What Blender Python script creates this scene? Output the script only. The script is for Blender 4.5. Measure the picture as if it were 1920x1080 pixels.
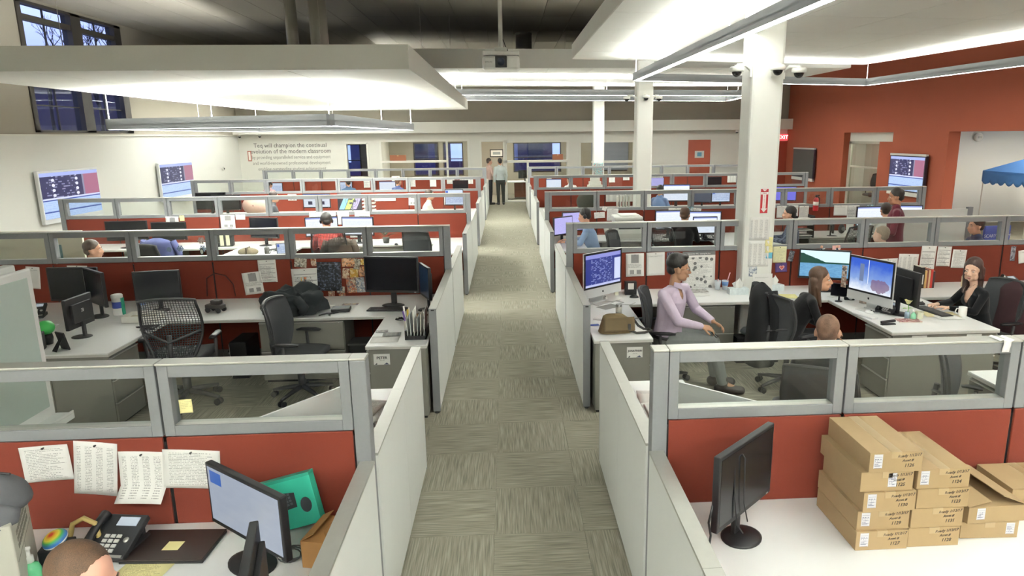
import bpy, bmesh, math, random
from math import sin, cos, pi, radians as RAD
from mathutils import Vector, Matrix, Euler
random.seed(7)
SC = bpy.context.scene
COL = SC.collection
for _o in list(bpy.data.objects): bpy.data.objects.remove(_o, do_unlink=True)

# ------------------------------------------------------------------ camera
CAM_H = 2.6185
cd = bpy.data.cameras.new('camera'); cam = bpy.data.objects.new('camera', cd); COL.objects.link(cam)
_F, _CX, _P, _YAW, _ROLL = 1280.06, 1026.62, 0.2198, -0.0568, -0.0103
cd.sensor_fit = 'HORIZONTAL'; cd.sensor_width = 36.0; cd.lens = _F / 1920 * 36.0
cd.shift_x = -(_CX - 960) / 1920; cd.clip_start = 0.05; cd.clip_end = 300
_fw = Vector((-sin(_YAW) * cos(_P), cos(_YAW) * cos(_P), -sin(_P))); _rt = Vector((cos(_YAW), sin(_YAW), 0)); _up = _rt.cross(_fw)
_r2 = _rt * cos(_ROLL) + _up * sin(_ROLL); _u2 = _up * cos(_ROLL) - _rt * sin(_ROLL)
_m = Matrix((_r2, _u2, -_fw)).transposed().to_4x4(); _m.translation = Vector((0, 0, CAM_H))
cam.matrix_world = _m
SC.camera = cam

# ------------------------------------------------------------------ world (dusk sky outside the windows) and exposure
w = bpy.data.worlds.new('dusk'); SC.world = w; w.use_nodes = True
nt = w.node_tree; nt.nodes.clear()
_out = nt.nodes.new('ShaderNodeOutputWorld'); _bg = nt.nodes.new('ShaderNodeBackground')
_tc = nt.nodes.new('ShaderNodeTexCoord'); _sx = nt.nodes.new('ShaderNodeSeparateXYZ'); _rp = nt.nodes.new('ShaderNodeValToRGB')
_rp.color_ramp.elements[0].position = 0.0; _rp.color_ramp.elements[0].color = (.07, .09, .30, 1)
_rp.color_ramp.elements[1].position = .14; _rp.color_ramp.elements[1].color = (.55, .63, 1.0, 1)
nt.links.new(_tc.outputs['Generated'], _sx.inputs[0]); nt.links.new(_sx.outputs['Z'], _rp.inputs[0])
nt.links.new(_rp.outputs[0], _bg.inputs[0]); nt.links.new(_bg.outputs[0], _out.inputs[0])
_bg.inputs[1].default_value = 1.0
SC.view_settings.view_transform = 'Standard'; SC.view_settings.look = 'None'
SC.view_settings.exposure = 1.12; SC.view_settings.gamma = 1.0; SC.view_settings.use_curve_mapping = False
SC.cycles.max_bounces = 8; SC.cycles.diffuse_bounces = 4; SC.cycles.glossy_bounces = 3; SC.cycles.transparent_max_bounces = 24; SC.cycles.caustics_reflective = False; SC.cycles.caustics_refractive = False
LAMP_DOWN, LAMP_UP = 17.0, 48.0          # strength of the fluorescent lenses

# ------------------------------------------------------------------ materials
def lin(c):
    if isinstance(c, str):
        c = c.lstrip('#'); c = [int(c[i:i + 2], 16) / 255 for i in (0, 2, 4)]
    return tuple((x / 12.92 if x <= .04045 else ((x + .055) / 1.055) ** 2.4) for x in c[:3]) + (1,)
MATS = {}
class NT:
    def __init__(s, name):
        m = bpy.data.materials.new(name); m.use_nodes = True; s.m = m; s.t = m.node_tree; s.b = s.t.nodes['Principled BSDF']; s.o = s.t.nodes['Material Output']
    def n(s, typ, **kw):
        x = s.t.nodes.new('ShaderNode' + typ)
        for k, v in kw.items():
            if k[0] == 'i' and k[1:].isdigit(): x.inputs[int(k[1:])].default_value = v
            else: setattr(x, k, v)
        return x
    def l(s, a, b): s.t.links.new(a, b)
    def coord(s, scale=(1, 1, 1), kind='Object', loc=(0, 0, 0), rot=(0, 0, 0)):
        c = s.n('TexCoord'); mp = s.n('Mapping'); s.l(c.outputs[kind], mp.inputs[0])
        mp.inputs['Scale'].default_value = scale; mp.inputs['Location'].default_value = loc; mp.inputs['Rotation'].default_value = rot
        return mp.outputs[0]
    def noise(s, co, scale, detail=3, rough=.5):
        x = s.n('TexNoise'); s.l(co, x.inputs['Vector']); x.inputs['Scale'].default_value = scale; x.inputs['Detail'].default_value = detail; x.inputs['Roughness'].default_value = rough
        return x.outputs['Fac']
    def ramp(s, fac, stops, const=False):
        x = s.n('ValToRGB'); s.l(fac, x.inputs[0]); r = x.color_ramp
        if const: r.interpolation = 'CONSTANT'
        while len(r.elements) < len(stops): r.elements.new(.5)
        for e, (p, c) in zip(r.elements, stops): e.position = p; e.color = lin(c) if not isinstance(c, float) else (c, c, c, 1)
        return x.outputs[0]
    def mix(s, fac, a, b):
        x = s.n('Mix', data_type='RGBA')
        for i, v in ((0, fac), (6, a), (7, b)):
            if hasattr(v, 'links'): s.l(v, x.inputs[i])
            else: x.inputs[i].default_value = lin(v) if i and isinstance(v, str) else v
        return x.outputs[2]
    def math(s, op, a, b=None, c=None):
        x = s.n('Math', operation=op)
        for i, v in enumerate((a, b, c)):
            if v is None: continue
            if hasattr(v, 'links'): s.l(v, x.inputs[i])
            else: x.inputs[i].default_value = v
        return x.outputs[0]
    def sep(s, co):
        x = s.n('SeparateXYZ'); s.l(co, x.inputs[0]); return x.outputs
    def bump(s, h, strength=.2, dist=.002):
        x = s.n('Bump'); x.inputs['Strength'].default_value = strength; x.inputs['Distance'].default_value = dist; s.l(h, x.inputs['Height']); s.l(x.outputs[0], s.b.inputs['Normal'])
    def col(s, v):
        if hasattr(v, 'links'): s.l(v, s.b.inputs['Base Color'])
        else: s.b.inputs['Base Color'].default_value = lin(v)
    def emit(s, v, k):
        if hasattr(v, 'links'): s.l(v, s.b.inputs['Emission Color'])
        else: s.b.inputs['Emission Color'].default_value = lin(v)
        s.b.inputs['Emission Strength'].default_value = k
def M(c, rough=.5, metal=0.0, var=0.0, vs=6.0, bump=0.0, bs=200.0, emit=None, spec=None, alpha=None):
    """plain procedural material: colour with soft noise variation and optional fine relief; cached by its values"""
    key = (c, rough, metal, var, vs, bump, bs, emit, spec, alpha)
    if key in MATS: return MATS[key]
    k = NT('mat_' + str(len(MATS))); k.b.inputs['Roughness'].default_value = rough; k.b.inputs['Metallic'].default_value = metal
    if spec is not None: k.b.inputs['Specular IOR Level'].default_value = spec
    if var > 0:
        co = k.coord(); f = k.noise(co, vs, 4); r = lin(c)
        mx = k.n('Mix', data_type='RGBA'); k.l(f, mx.inputs[0])
        mx.inputs[6].default_value = tuple(x * (1 - var) for x in r[:3]) + (1,); mx.inputs[7].default_value = tuple(min(1, x * (1 + var)) for x in r[:3]) + (1,)
        k.col(mx.outputs[2])
    else: k.col(c)
    if bump > 0: k.bump(k.noise(k.coord(), bs, 2), bump)
    if emit: k.emit(c, emit)
    MATS[key] = k.m
    return k.m
def glassmat(name, tint=(1, 1, 1), refl=.08, rough=.02, alpha=None):
    k = NT(name); t = k.n('BsdfTransparent'); t.inputs[0].default_value = tint + (1,); g = k.n('BsdfGlossy'); g.inputs['Roughness'].default_value = rough
    lw = k.n('LayerWeight'); lw.inputs[0].default_value = .5; mx = k.n('MixShader')      # facing-based reflectance, the same from both sides
    k.l(k.math('ADD', .035, k.math('MULTIPLY', k.math('POWER', lw.outputs['Facing'], 5.0), .8)), mx.inputs[0])
    k.l(t.outputs[0], mx.inputs[1]); k.l(g.outputs[0], mx.inputs[2]); k.l(mx.outputs[0], k.o.inputs[0])
    return k.m

# ------------------------------------------------------------------ mesh building
class MB:
    def __init__(s): s.v = []; s.f = []; s.sm = []
    def add(s, vs, fs, smooth=False, mx=None):
        o = len(s.v)
        s.v += [tuple(mx @ Vector(p)) for p in vs] if mx is not None else [tuple(p) for p in vs]
        s.f += [tuple(i + o for i in f) for f in fs]
        s.sm += [smooth] * len(fs) if isinstance(smooth, bool) else list(smooth)
        return s
    def box(s, x0, x1, y0, y1, z0, z1, mx=None):
        return s.add([(x0, y0, z0), (x1, y0, z0), (x1, y1, z0), (x0, y1, z0), (x0, y0, z1), (x1, y0, z1), (x1, y1, z1), (x0, y1, z1)],
                     [(3, 2, 1, 0), (4, 5, 6, 7), (0, 1, 5, 4), (1, 2, 6, 5), (2, 3, 7, 6), (3, 0, 4, 7)], False, mx)
    def bc(s, c, d, mx=None):   # box by centre and full size
        return s.box(c[0] - d[0] / 2, c[0] + d[0] / 2, c[1] - d[1] / 2, c[1] + d[1] / 2, c[2] - d[2] / 2, c[2] + d[2] / 2, mx)
    def prism(s, poly, z0, z1, mx=None):
        n = len(poly); vs = [(x, y, z0) for x, y in poly] + [(x, y, z1) for x, y in poly]
        a = sum(poly[i][0] * poly[(i + 1) % n][1] - poly[(i + 1) % n][0] * poly[i][1] for i in range(n))
        fs = [tuple(range(n))[::-1], tuple(range(n, 2 * n))] + [(i, (i + 1) % n, n + (i + 1) % n, n + i) for i in range(n)]
        if a < 0: fs = [f[::-1] for f in fs]
        return s.add(vs, fs, False, mx)
    def lathe(s, prof, n=20, mx=None, sx=1.0, sy=1.0, smooth=True):
        vs = []; fs = []; sm = []
        for r, z in prof:
            for k in range(n): a = 2 * pi * k / n; vs.append((r * cos(a) * sx, r * sin(a) * sy, z))
        for i in range(len(prof) - 1):
            for k in range(n): fs.append((i * n + k, i * n + (k + 1) % n, (i + 1) * n + (k + 1) % n, (i + 1) * n + k)); sm.append(smooth)
        if prof[0][0] > 1e-6: fs.append(tuple(range(n))[::-1]); sm.append(False)
        if prof[-1][0] > 1e-6: fs.append(tuple(range((len(prof) - 1) * n, len(prof) * n))); sm.append(False)
        return s.add(vs, fs, sm, mx)
    def cyl(s, p, q, r, r2=None, n=12):
        p = Vector(p); q = Vector(q); d = q - p; mx = Matrix.Translation(p) @ d.to_track_quat('Z', 'Y').to_matrix().to_4x4()
        return s.lathe([(r, 0), (r if r2 is None else r2, d.length)], n, mx)
    def tube(s, pts, r, n=8, closed=False, rs=None):
        P = [Vector(p) for p in pts]; m = len(P); vs = []; fs = []; prev = None
        for i, p in enumerate(P):
            a = P[i - 1] if (i > 0 or closed) else P[0]; b = P[(i + 1) % m] if (i < m - 1 or closed) else P[-1]
            t = (b - a).normalized()
            if prev is None: u = t.orthogonal().normalized()
            else: u = (prev - t * prev.dot(t)); u = u.normalized() if u.length > 1e-6 else t.orthogonal().normalized()
            prev = u; v = t.cross(u); rr = rs[i] if rs else r
            for k in range(n): an = 2 * pi * k / n; vs.append(p + u * (rr * cos(an)) + v * (rr * sin(an)))
        for i in range(m if closed else m - 1):
            j = (i + 1) % m
            for k in range(n): fs.append((i * n + k, i * n + (k + 1) % n, j * n + (k + 1) % n, j * n + k))
        sm = [True] * len(fs)
        if not closed: fs += [tuple(range(n))[::-1], tuple(range((m - 1) * n, m * n))]; sm += [False, False]
        return s.add(vs, fs, sm)
    def ell(s, c, r, n=16, m=10, mx=None, zmin=-1.0, zmax=1.0):
        a0 = math.asin(max(-1, min(1, zmin))); a1 = math.asin(max(-1, min(1, zmax)))
        prof = [(max(cos(a0 + (a1 - a0) * i / m), 1e-7 if False else 0), sin(a0 + (a1 - a0) * i / m)) for i in range(m + 1)]
        mm = Matrix.Translation(c) @ Matrix.Diagonal((r[0], r[1], r[2], 1))
        if mx is not None: mm = mx @ mm
        return s.lathe(prof, n, mm)
    def caps(s, p, q, r1, r2, n=14, flat=1.0, up=None):
        """tapered round-ended limb; flat<1 squeezes it along the axis nearest `up`"""
        p = Vector(p); q = Vector(q); d = q - p; L = d.length
        if L < 1e-6: return s.ell(p, (r1, r1, r1))
        z = d / L
        x = (Vector(up) - z * Vector(up).dot(z)).normalized() if up is not None else z.orthogonal().normalized()
        y = z.cross(x); mx = Matrix((x, y, z)).transposed().to_4x4(); mx.translation = p
        prof = [(r1 * sin(a), -r1 * cos(a)) for a in (0, .4, .8, 1.2)] + [(r1, 0), ((r1 + r2) / 2, L / 2), (r2, L)] + [(r2 * cos(a), L + r2 * sin(a)) for a in (.4, .8, 1.2, pi / 2)]
        prof[0] = (0, -r1); prof[-1] = (0, L + r2)
        return s.lathe(prof, n, mx, sx=flat)
    def surf(s, fn, nu, nv, smooth=True, mx=None):
        """grid surface fn(u,v) with u,v in 0..1"""
        vs = [fn(i / nu, j / nv) for j in range(nv + 1) for i in range(nu + 1)]
        fs = [(j * (nu + 1) + i, j * (nu + 1) + i + 1, (j + 1) * (nu + 1) + i + 1, (j + 1) * (nu + 1) + i) for j in range(nv) for i in range(nu)]
        return s.add(vs, fs, smooth, mx)
    def mesh(s, name):
        m = bpy.data.meshes.new(name); m.from_pydata(s.v, [], s.f); m.polygons.foreach_set('use_smooth', s.sm); m.update(); return m
def obj(name, g, mat, parent=None, loc=(0, 0, 0), rot=(0, 0, 0), bevel=0, solid=0):
    me = g.mesh(name) if isinstance(g, MB) else g
    if mat is not None and not me.materials: me.materials.append(mat)
    o = bpy.data.objects.new(name, me); COL.objects.link(o); o.location = loc; o.rotation_euler = rot
    if parent is not None: o.parent = parent
    if solid: x = o.modifiers.new('solid', 'SOLIDIFY'); x.thickness = solid; x.offset = 0
    if bevel: x = o.modifiers.new('bevel', 'BEVEL'); x.width = bevel; x.segments = 2; x.limit_method = 'ANGLE'; x.angle_limit = RAD(40)
    return o
def tag(o, label, cat, group=None):
    o['label'] = label; o['category'] = cat
    if group: o['group'] = group
    return o
def thing(name, label, cat, loc=(0, 0, 0), rz=0.0, group=None, rot=None):
    o = bpy.data.objects.new(name, None); o.empty_display_size = .1; COL.objects.link(o); o.location = loc; o.rotation_euler = rot or (0, 0, rz)
    return tag(o, label, cat, group)
def struct(name, g, mat, bevel=0, parent=None):
    o = obj(name, g, mat, parent, bevel=bevel)
    if parent is None: o['kind'] = 'structure'
    return o
KIDS = {}
def kids(o):
    if o.name not in KIDS: KIDS[o.name] = list(o.children)
    return KIDS[o.name]
def dup(root, label, loc, rz=0.0, group=None, rot=None, scale=None, skip=()):
    r = root.copy(); COL.objects.link(r); r.location = loc; r.rotation_euler = rot or (0, 0, rz)
    if scale: r.scale = scale
    r['label'] = label
    if group: r['group'] = group
    for ch in kids(root):
        if ch.name.split('.')[0] in skip: continue
        c = ch.copy(); COL.objects.link(c); c.parent = r
        for g in kids(ch):
            d = g.copy(); COL.objects.link(d); d.parent = c
    return r
def swap(o, part, mat):
    """give one named part of a thing its own copy of the mesh with another material"""
    for c in o.children:
        if c.name.split('.')[0] == part:
            c.data = c.data.copy(); c.data.materials.clear(); c.data.materials.append(mat)
WS = bpy.data.scenes.new('workshop'); WL = WS.view_layers[0]     # side scene in which text and remeshed bodies are evaluated, removed at the end
def evald(o):
    WS.collection.objects.link(o); WL.update(); me = bpy.data.meshes.new_from_object(o.evaluated_get(WL.depsgraph)); return me
def text(name, body, size, mat, parent, loc, rot, align='CENTER', extrude=.0006, shear=0.0, space=1.0, sx=1.0, bold=0.0):
    cu = bpy.data.curves.new('t', 'FONT'); cu.body = body; cu.size = size; cu.align_x = align; cu.align_y = 'CENTER'; cu.extrude = extrude; cu.shear = shear; cu.offset = bold; cu.space_character = space; cu.resolution_u = 2
    t = bpy.data.objects.new('t', cu); me = evald(t)
    bpy.data.objects.remove(t); bpy.data.curves.remove(cu)
    if sx != 1.0: me.transform(Matrix.Diagonal((sx, 1, 1, 1)))
    me.name = name; me.materials.clear()
    return obj(name, me, mat, parent, loc, rot)
ORD = ['first', 'second', 'third', 'fourth', 'fifth', 'sixth', 'seventh', 'eighth', 'ninth', 'tenth']
ROWN = ['nearest', 'second', 'third', 'fourth', 'farthest']
SIDEN = {-1: 'left', 1: 'right'}
# ------------------------------------------------------------------ shared surface materials
def mat_carpet(whole):
    k = NT('carpet_floor' if whole else 'carpet_tile'); S = .6096
    if whole:
        co = k.coord(kind='Object', loc=(.1394, -.0, 0)); X, Y, Z = k.sep(co)
        fx = k.math('FLOOR', k.math('DIVIDE', X, S)); fy = k.math('FLOOR', k.math('DIVIDE', k.math('SUBTRACT', Y, 4.142), S))
        par = k.math('ABSOLUTE', k.math('MODULO', k.math('ADD', fx, fy), 2.0))
        cx = k.n('CombineXYZ'); cy = k.n('CombineXYZ')
        for c, a, b in ((cx, X, Y), (cy, Y, X)): k.l(k.math('MULTIPLY', a, 1.0), c.inputs[0]); k.l(k.math('MULTIPLY', b, .035), c.inputs[1])
        n = k.math('ADD', k.math('MULTIPLY', k.noise(cx.outputs[0], 105, 2), k.math('SUBTRACT', 1.0, par)), k.math('MULTIPLY', k.noise(cy.outputs[0], 105, 2), par))
        gco = co
    else:
        oi = k.n('ObjectInfo'); mp = k.coord((1, .035, 1)); va = k.n('VectorMath', operation='ADD'); k.l(mp, va.inputs[0])
        sc = k.n('VectorMath', operation='SCALE'); cb = k.n('CombineXYZ'); k.l(oi.outputs['Random'], cb.inputs[0]); k.l(cb.outputs[0], sc.inputs[0]); sc.inputs['Scale'].default_value = 37.0
        k.l(sc.outputs[0], va.inputs[1]); n = k.noise(va.outputs[0], 105, 2); gco = k.coord()
    c = k.ramp(n, [(.30, '#727062'), (.5, '#949080'), (.70, '#b0ac9b')])
    g = k.noise(gco, 240, 2)
    k.col(k.mix(k.math('MULTIPLY', g, .55), c, '#86837a')); k.b.inputs['Roughness'].default_value = 1.0; k.b.inputs['Specular IOR Level'].default_value = .1
    k.bump(n, .5, .004)
    return k.m
def mat_fabric(name, a, b, sc=420.0, bump=.5):
    k = NT(name); co = k.coord(); n = k.noise(co, sc, 2); v = k.noise(co, 3, 3)
    k.col(k.mix(k.math('ADD', k.math('MULTIPLY', n, .8), k.math('MULTIPLY', v, .2)), a, b)); k.b.inputs['Roughness'].default_value = .95; k.b.inputs['Specular IOR Level'].default_value = .15
    k.b.inputs['Sheen Weight'].default_value = .15
    k.bump(n, bump, .002); return k.m
RED = mat_fabric('red_fabric', '#5f271c', '#7e3829')
SILVER = M('#b9b9b3', .38, .55, .04, 30)
GREYFRAME = M('#828487', .5, .15, .05, 60, .15, 300)
GREYCAB = M('#74736b', .55, .05, .06, 200, .12, 400)
WHITELAM = M('#e2e4e1', .45, 0, .02, 8)
TOPWHITE = M('#eeefee', .35, 0, .015, 5)
EDGE = M('#c9c8c2', .5)
BLACK = M('#17171a', .45, 0, .08, 40)
BLACKM = M('#0c0c0e', .7, 0, .1, 60)
DKGREY = M('#3a3a3b', .55, 0, .06, 60)
MIDGREY = M('#6d6d6b', .5, .1, .05, 60)
CHROME = M('#d6d6d6', .18, 1.0)
SCREENOFF = M('#121218', .22, 0, .04, 20)
GLASS = glassmat('panel_glass', (.93, .95, .94))
WINGLASS = glassmat('window_glass', (.82, .86, .95))
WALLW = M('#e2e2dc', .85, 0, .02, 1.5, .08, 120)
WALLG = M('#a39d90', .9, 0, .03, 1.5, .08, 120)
WALLFAR = M('#dddcd4', .85, 0, .02, 1.5, .08, 120)
WALLRED = M('#9c4f37', .85, 0, .04, 2, .12, 160)
WALLDKRED = M('#8c3522', .8, 0, .04, 2)
CEILM = M('#a09b90', .9, 0, .05, 60, .15, 90)
CLOUDM = M('#e4e4dd', .8, 0, .02, 4, .08, 120)
BEAMW = M('#e6e5dc', .8, 0, .02, 3)
COLW = M('#e8e8e2', .6, 0, .02, 3)
DARKTRIM = M('#3b3733', .6, 0, .05, 20)

# ------------------------------------------------------------------ floor with carpet tiles
XL, XR, YB, YF, ZC = -10.4, 11.4, -6.0, 27.8, 5.67
g = MB(); g.box(-16, 20, -7, 34, -.25, -.003); floor = struct('floor', g, mat_carpet(True))
tm = MB(); e = .3043
tm.add([(-e, -e, -.002), (e, -e, -.002), (e, e, -.002), (-e, e, -.002), (-e + .003, -e + .003, 0), (e - .003, -e + .003, 0), (e - .003, e - .003, 0), (-e + .003, e - .003, 0)],
       [(4, 5, 6, 7), (0, 1, 5, 4), (1, 2, 6, 5), (2, 3, 7, 6), (3, 0, 4, 7)])
tmesh = tm.mesh('carpet_tile'); CARPET = mat_carpet(False); tmesh.materials.append(CARPET)
for i in range(-7, 8):
    for j in range(-4, 30):
        cx, cy = -.1394 + (i + .5) * .6096, 4.1424 + (j + .5) * .6096
        if not (-1 <= i <= 1 and cy < 20.5 or (-7 <= i <= 7 and 4.0 < cy < 6.9)): continue
        obj('carpet_tile', tmesh, None, floor, (cx, cy, 0), (0, 0, (pi / 2 if (i + j) % 2 else 0) + (pi if random.random() < .5 else 0)))

# ------------------------------------------------------------------ walls
def holed(a0, a1, z0, z1, holes, mk):
    """boxes that fill the rectangle a0..a1 x z0..z1 except the holes (a0,a1,z0,z1)"""
    A = sorted({a0, a1, *[min(max(h[i], a0), a1) for h in holes for i in (0, 1)]}); Z = sorted({z0, z1, *[min(max(h[i], z0), z1) for h in holes for i in (2, 3)]})
    for i in range(len(A) - 1):
        j = 0
        while j < len(Z) - 1:
            am = (A[i] + A[i + 1]) / 2
            ins = lambda q: any(h[0] < am < h[1] and h[2] < (Z[q] + Z[q + 1]) / 2 < h[3] for h in holes)
            if ins(j): j += 1; continue
            q = j
            while q + 1 < len(Z) - 1 and not ins(q + 1): q += 1
            mk(A[i], A[i + 1], Z[j], Z[q + 1]); j = q + 1
g = MB(); g.box(XL - .3, XL, YB, YF, 0, 2.74); struct('wall_left', g, WALLW)
WY0, WY1, WZ0, WZ1 = 16.15, 20.2, 2.80, 5.6
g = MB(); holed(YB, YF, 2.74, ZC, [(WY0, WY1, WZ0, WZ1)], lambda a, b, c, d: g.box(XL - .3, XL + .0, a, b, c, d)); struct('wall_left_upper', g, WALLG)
g = MB(); g.box(XL - .02, XL + .05, YB, YF, 2.72, 2.76); struct('trim_1', g, BEAMW)
# tall window high in the left wall: dark frame, mullion, glazing bars and panes
g = MB(); wf = [(WY0, WY0 + .14), (18.02, 18.42), (WY1 - .3, WY1)]
for a, b in wf: g.box(XL - .2, XL + .03, a, b, WZ0, WZ1)
g.box(XL - .2, XL + .03, WY0, WY1, WZ0, WZ0 + .05); g.box(XL - .2, XL + .03, WY0, WY1, WZ1 - .06, WZ1); g.box(XL - .16, XL, WY0, WY1, 5.2, 5.32)
win = struct('window_1', g, DARKTRIM)
for a, b in ((WY0 + .14, 18.02), (18.42, WY1 - .3)):
    for c, d in ((WZ0 + .05, 5.2), (5.32, WZ1 - .06)):
        g = MB(); g.box(XL - .1, XL - .09, a, b, c, d); obj('pane', g, WINGLASS, win)
    m = (a + b) / 2; g = MB(); g.box(XL - .1, XL - .06, m - .012, m + .012, WZ0, WZ1); obj('glazing_bar', g, DARKTRIM, win)
    for z in (3.4, 4.0, 4.62):
        g = MB(); g.box(XL - .1, XL - .06, a, b, z - .012, z + .012); obj('glazing_bar', g, DARKTRIM, win)
# far wall with its glazed offices
holes = [(-6.32, -5.45, 1.05, 2.41), (-4.97, -1.5, .95, 2.48), (-1.02, -.12, 0, 2.42), (-.04, 2.48, .02, 2.40), (2.93, 5.15, 1.0, 2.37), (7.34, 8.26, 0, 2.39), (9.42, 10.34, 0, 2.38)]
g = MB(); holed(XL - .3, XR + .3, 0, 2.8, holes, lambda a, b, c, d: g.box(a, b, YF, YF + .16, c, d)); struct('wall_far', g, WALLFAR)
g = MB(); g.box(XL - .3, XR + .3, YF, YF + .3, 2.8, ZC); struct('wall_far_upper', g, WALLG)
g = MB(); g.box(-10.4, XR, 27.3, YF, 2.76, 3.17); struct('trim_2', g, BEAMW, .01)
# near wall behind the camera and the open ends
g = MB(); g.box(XL - .3, XR + .3, YB - .3, YB, 0, ZC); struct('wall_near', g, WALLW)
# right wall, terracotta, with two openings
g = MB(); holed(YB, YF, 0, ZC, [(20.0, 23.0, 0, 2.61), (9.0, 17.4, 0, 2.61)], lambda a, b, c, d: g.box(XR, XR + .31, a, b, c, d)); struct('wall_right', g, WALLRED)
g = MB()
for k, x in enumerate([XL + .762 * i for i in range(29)]): pass
g.box(XL - .3, XR + .3, YB, YF + .3, ZC + .03, ZC + .2); ceil = struct('ceiling', g, CEILM)
for i in range(29):
    for j, (y0, y1) in enumerate(((YB, 10), (10, 14), (14, 16.5), (16.5, 19), (19, 21.5), (21.5, 24), (24, 27.8))):
        if j < 2 and i % 4: continue
        wd = .762 * (4 if j < 2 else 1); x = XL + .762 * i
        g = MB(); g.box(x + .006, min(x + wd, XR) - .006, y0 + .006, y1 - .006, ZC, ZC + .04); obj('ceiling_panel', g, CEILM, ceil)
# rooms beyond: back offices and the white room through the right-hand opening
g = MB(); bw = [(-7.3, -6.5, .9, 2.34), (-4.17, -3.05, .9, 2.37), (-2.85, -1.95, .9, 2.36), (.3, 2.47, 1.0, 2.33), (3.88, 5.5, 1.0, 2.34)]
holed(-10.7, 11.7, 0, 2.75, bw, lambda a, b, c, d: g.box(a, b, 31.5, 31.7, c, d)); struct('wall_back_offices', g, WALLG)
g = MB(); g.box(-10.7, 11.7, YF + .16, 31.7, 2.74, 2.85); struct('ceiling_back_offices', g, CLOUDM)
for n, x in enumerate((-5.3, -1.3, 2.75, 6.2)):
    g = MB(); g.box(x - .05, x + .05, YF + .16, 31.5, 0, 2.74); struct('wall_office_%d' % (n + 1), g, WALLFAR)
for n, (a, b, c, d) in enumerate(bw):
    g = MB()
    for q in ((a, a + .05, c, d), (b - .05, b, c, d), (a, b, c, c + .05), (a, b, d - .06, d), (a, b, (c + d) / 2 - .02, (c + d) / 2 + .02)): g.box(q[0], q[1], 31.48, 31.6, q[2], q[3])
    o = struct('window_%d' % (n + 2), g, DARKTRIM); g = MB(); g.box(a, b, 31.54, 31.55, c, d); obj('pane', g, WINGLASS, o)
# frames, rails and panes in the far wall's openings
FR = M('#e2e1d8', .5)
for n, (a, b, c, d) in enumerate([holes[0], holes[1], holes[3], holes[4]]):
    g = MB(); t = .05
    for q in ((a - .03, a + t, c, d), (b - t, b + .03, c, d), (a, b, d - t, d + .03), (a, b, c - .02, c + t)): g.box(q[0], q[1], YF - .03, YF + .19, q[2], q[3])
    if n == 1: g.box(-2.40, -2.33, YF - .02, YF + .17, c, d); g.box(a, -2.36, YF - .12, YF + .2, 1.62, 1.70)
    if n == 2: g.box(a, b, YF - .03, YF + .18, 1.57, 1.66); g.box(.80, .88, YF - .02, YF + .17, c, 1.6)
    if n == 3: g.box(3.42, b, YF - .1, YF + .2, 1.52, 1.60)
    o = struct('window_%d' % (n + 7), g, FR)
    for a2, b2 in (((a, -2.36), (-2.36, b)) if n == 1 else ((a, .84), (.84, b)) if n == 2 else ((a, b),)):
        g = MB(); g.box(a2 + .03, b2 - .03, YF + .08, YF + .087, c, d); obj('pane', g, GLASS, o)
g = MB()
for q in ((-1.06, -1.0, 0, 2.46), (-.14, -.08, 0, 2.46), (-1.06, -.08, 2.40, 2.46)): g.box(q[0], q[1], YF - .03, YF + .19, q[2], q[3])
struct('door_1', g, FR)
REDDOOR = M('#a04e38', .6, 0, .03, 3)
for n, (a, b, zt) in enumerate(((7.34, 8.26, 2.39), (9.42, 10.34, 2.38))):
    g = MB(); g.box(a, b, YF + .03, YF + .08, 0, zt); d = struct('door_%d' % (n + 2), g, REDDOOR)
    g = MB(); g.cyl((a + .08, YF + .03, 1.0), (a + .08, YF - .04, 1.0), .015); g.box(a + .06, a + .2, YF - .055, YF - .035, .985, 1.015); obj('handle', g, CHROME, d)
g = MB(); g.box(11.08, 11.4, YF - .06, YF - .01, 0, 2.3); struct('door_4', g, WALLDKRED)
# room through the openings on the right
g = MB(); g.box(11.71, 17, 19.2, 19.3, 0, 3.2); g.box(16.9, 17, 6, 19.3, 0, 3.2); struct('wall_side_room', g, WALLW)
g = MB(); g.box(11.71, 17, 6, 19.3, 2.75, 2.85); struct('ceiling_side_room', g, CLOUDM)
g = MB(); g.box(13.2, 13.3, 19.3, 25, 0, 2.9); g.box(11.71, 13.3, 24.9, 25, 0, 2.9); struct('wall_alcove', g, WALLW)
g = MB(); g.box(11.71, 13.3, 19.3, 25, 2.75, 2.85); struct('ceiling_alcove', g, CLOUDM)
g = MB(); g.box(11.62, 11.71, 20.0, 23.0, 2.33, 2.61); struct('trim_3', g, BEAMW)
g = MB()
for a, b in ((22.86, 23.0), (20.9, 21.0)): g.box(11.6, 11.68, a, b, 0, 2.33)
g.box(11.6, 11.68, 21, 23, 2.25, 2.33); g.box(11.61, 11.67, 21, 23, 1.48, 1.53)
o = struct('window_11', g, M('#b7b5a8', .5))
for z0, z1 in ((.02, 1.48), (1.53, 2.25)):
    g = MB(); g.box(11.63, 11.64, 21, 22.86, z0, z1); obj('pane', g, glassmat('alcove_glass%d' % int(z0 * 10), (.8, .83, .8)), o)
g = MB(); g.box(11.5, 11.71, 20.0, 20.9, 0, 2.33); struct('wall_alcove_return', g, WALLRED)

# ------------------------------------------------------------------ columns
COLS = [(3.02, 8.2), (3.215, 16.3), (3.24, 24.5)]
for n, (x, y) in enumerate(COLS):
    g = MB(); g.box(x - .19, x + .19, y - .19, y + .19, 0, ZC); o = struct('column_%d' % (n + 1), g, COLW, .035)

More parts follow.
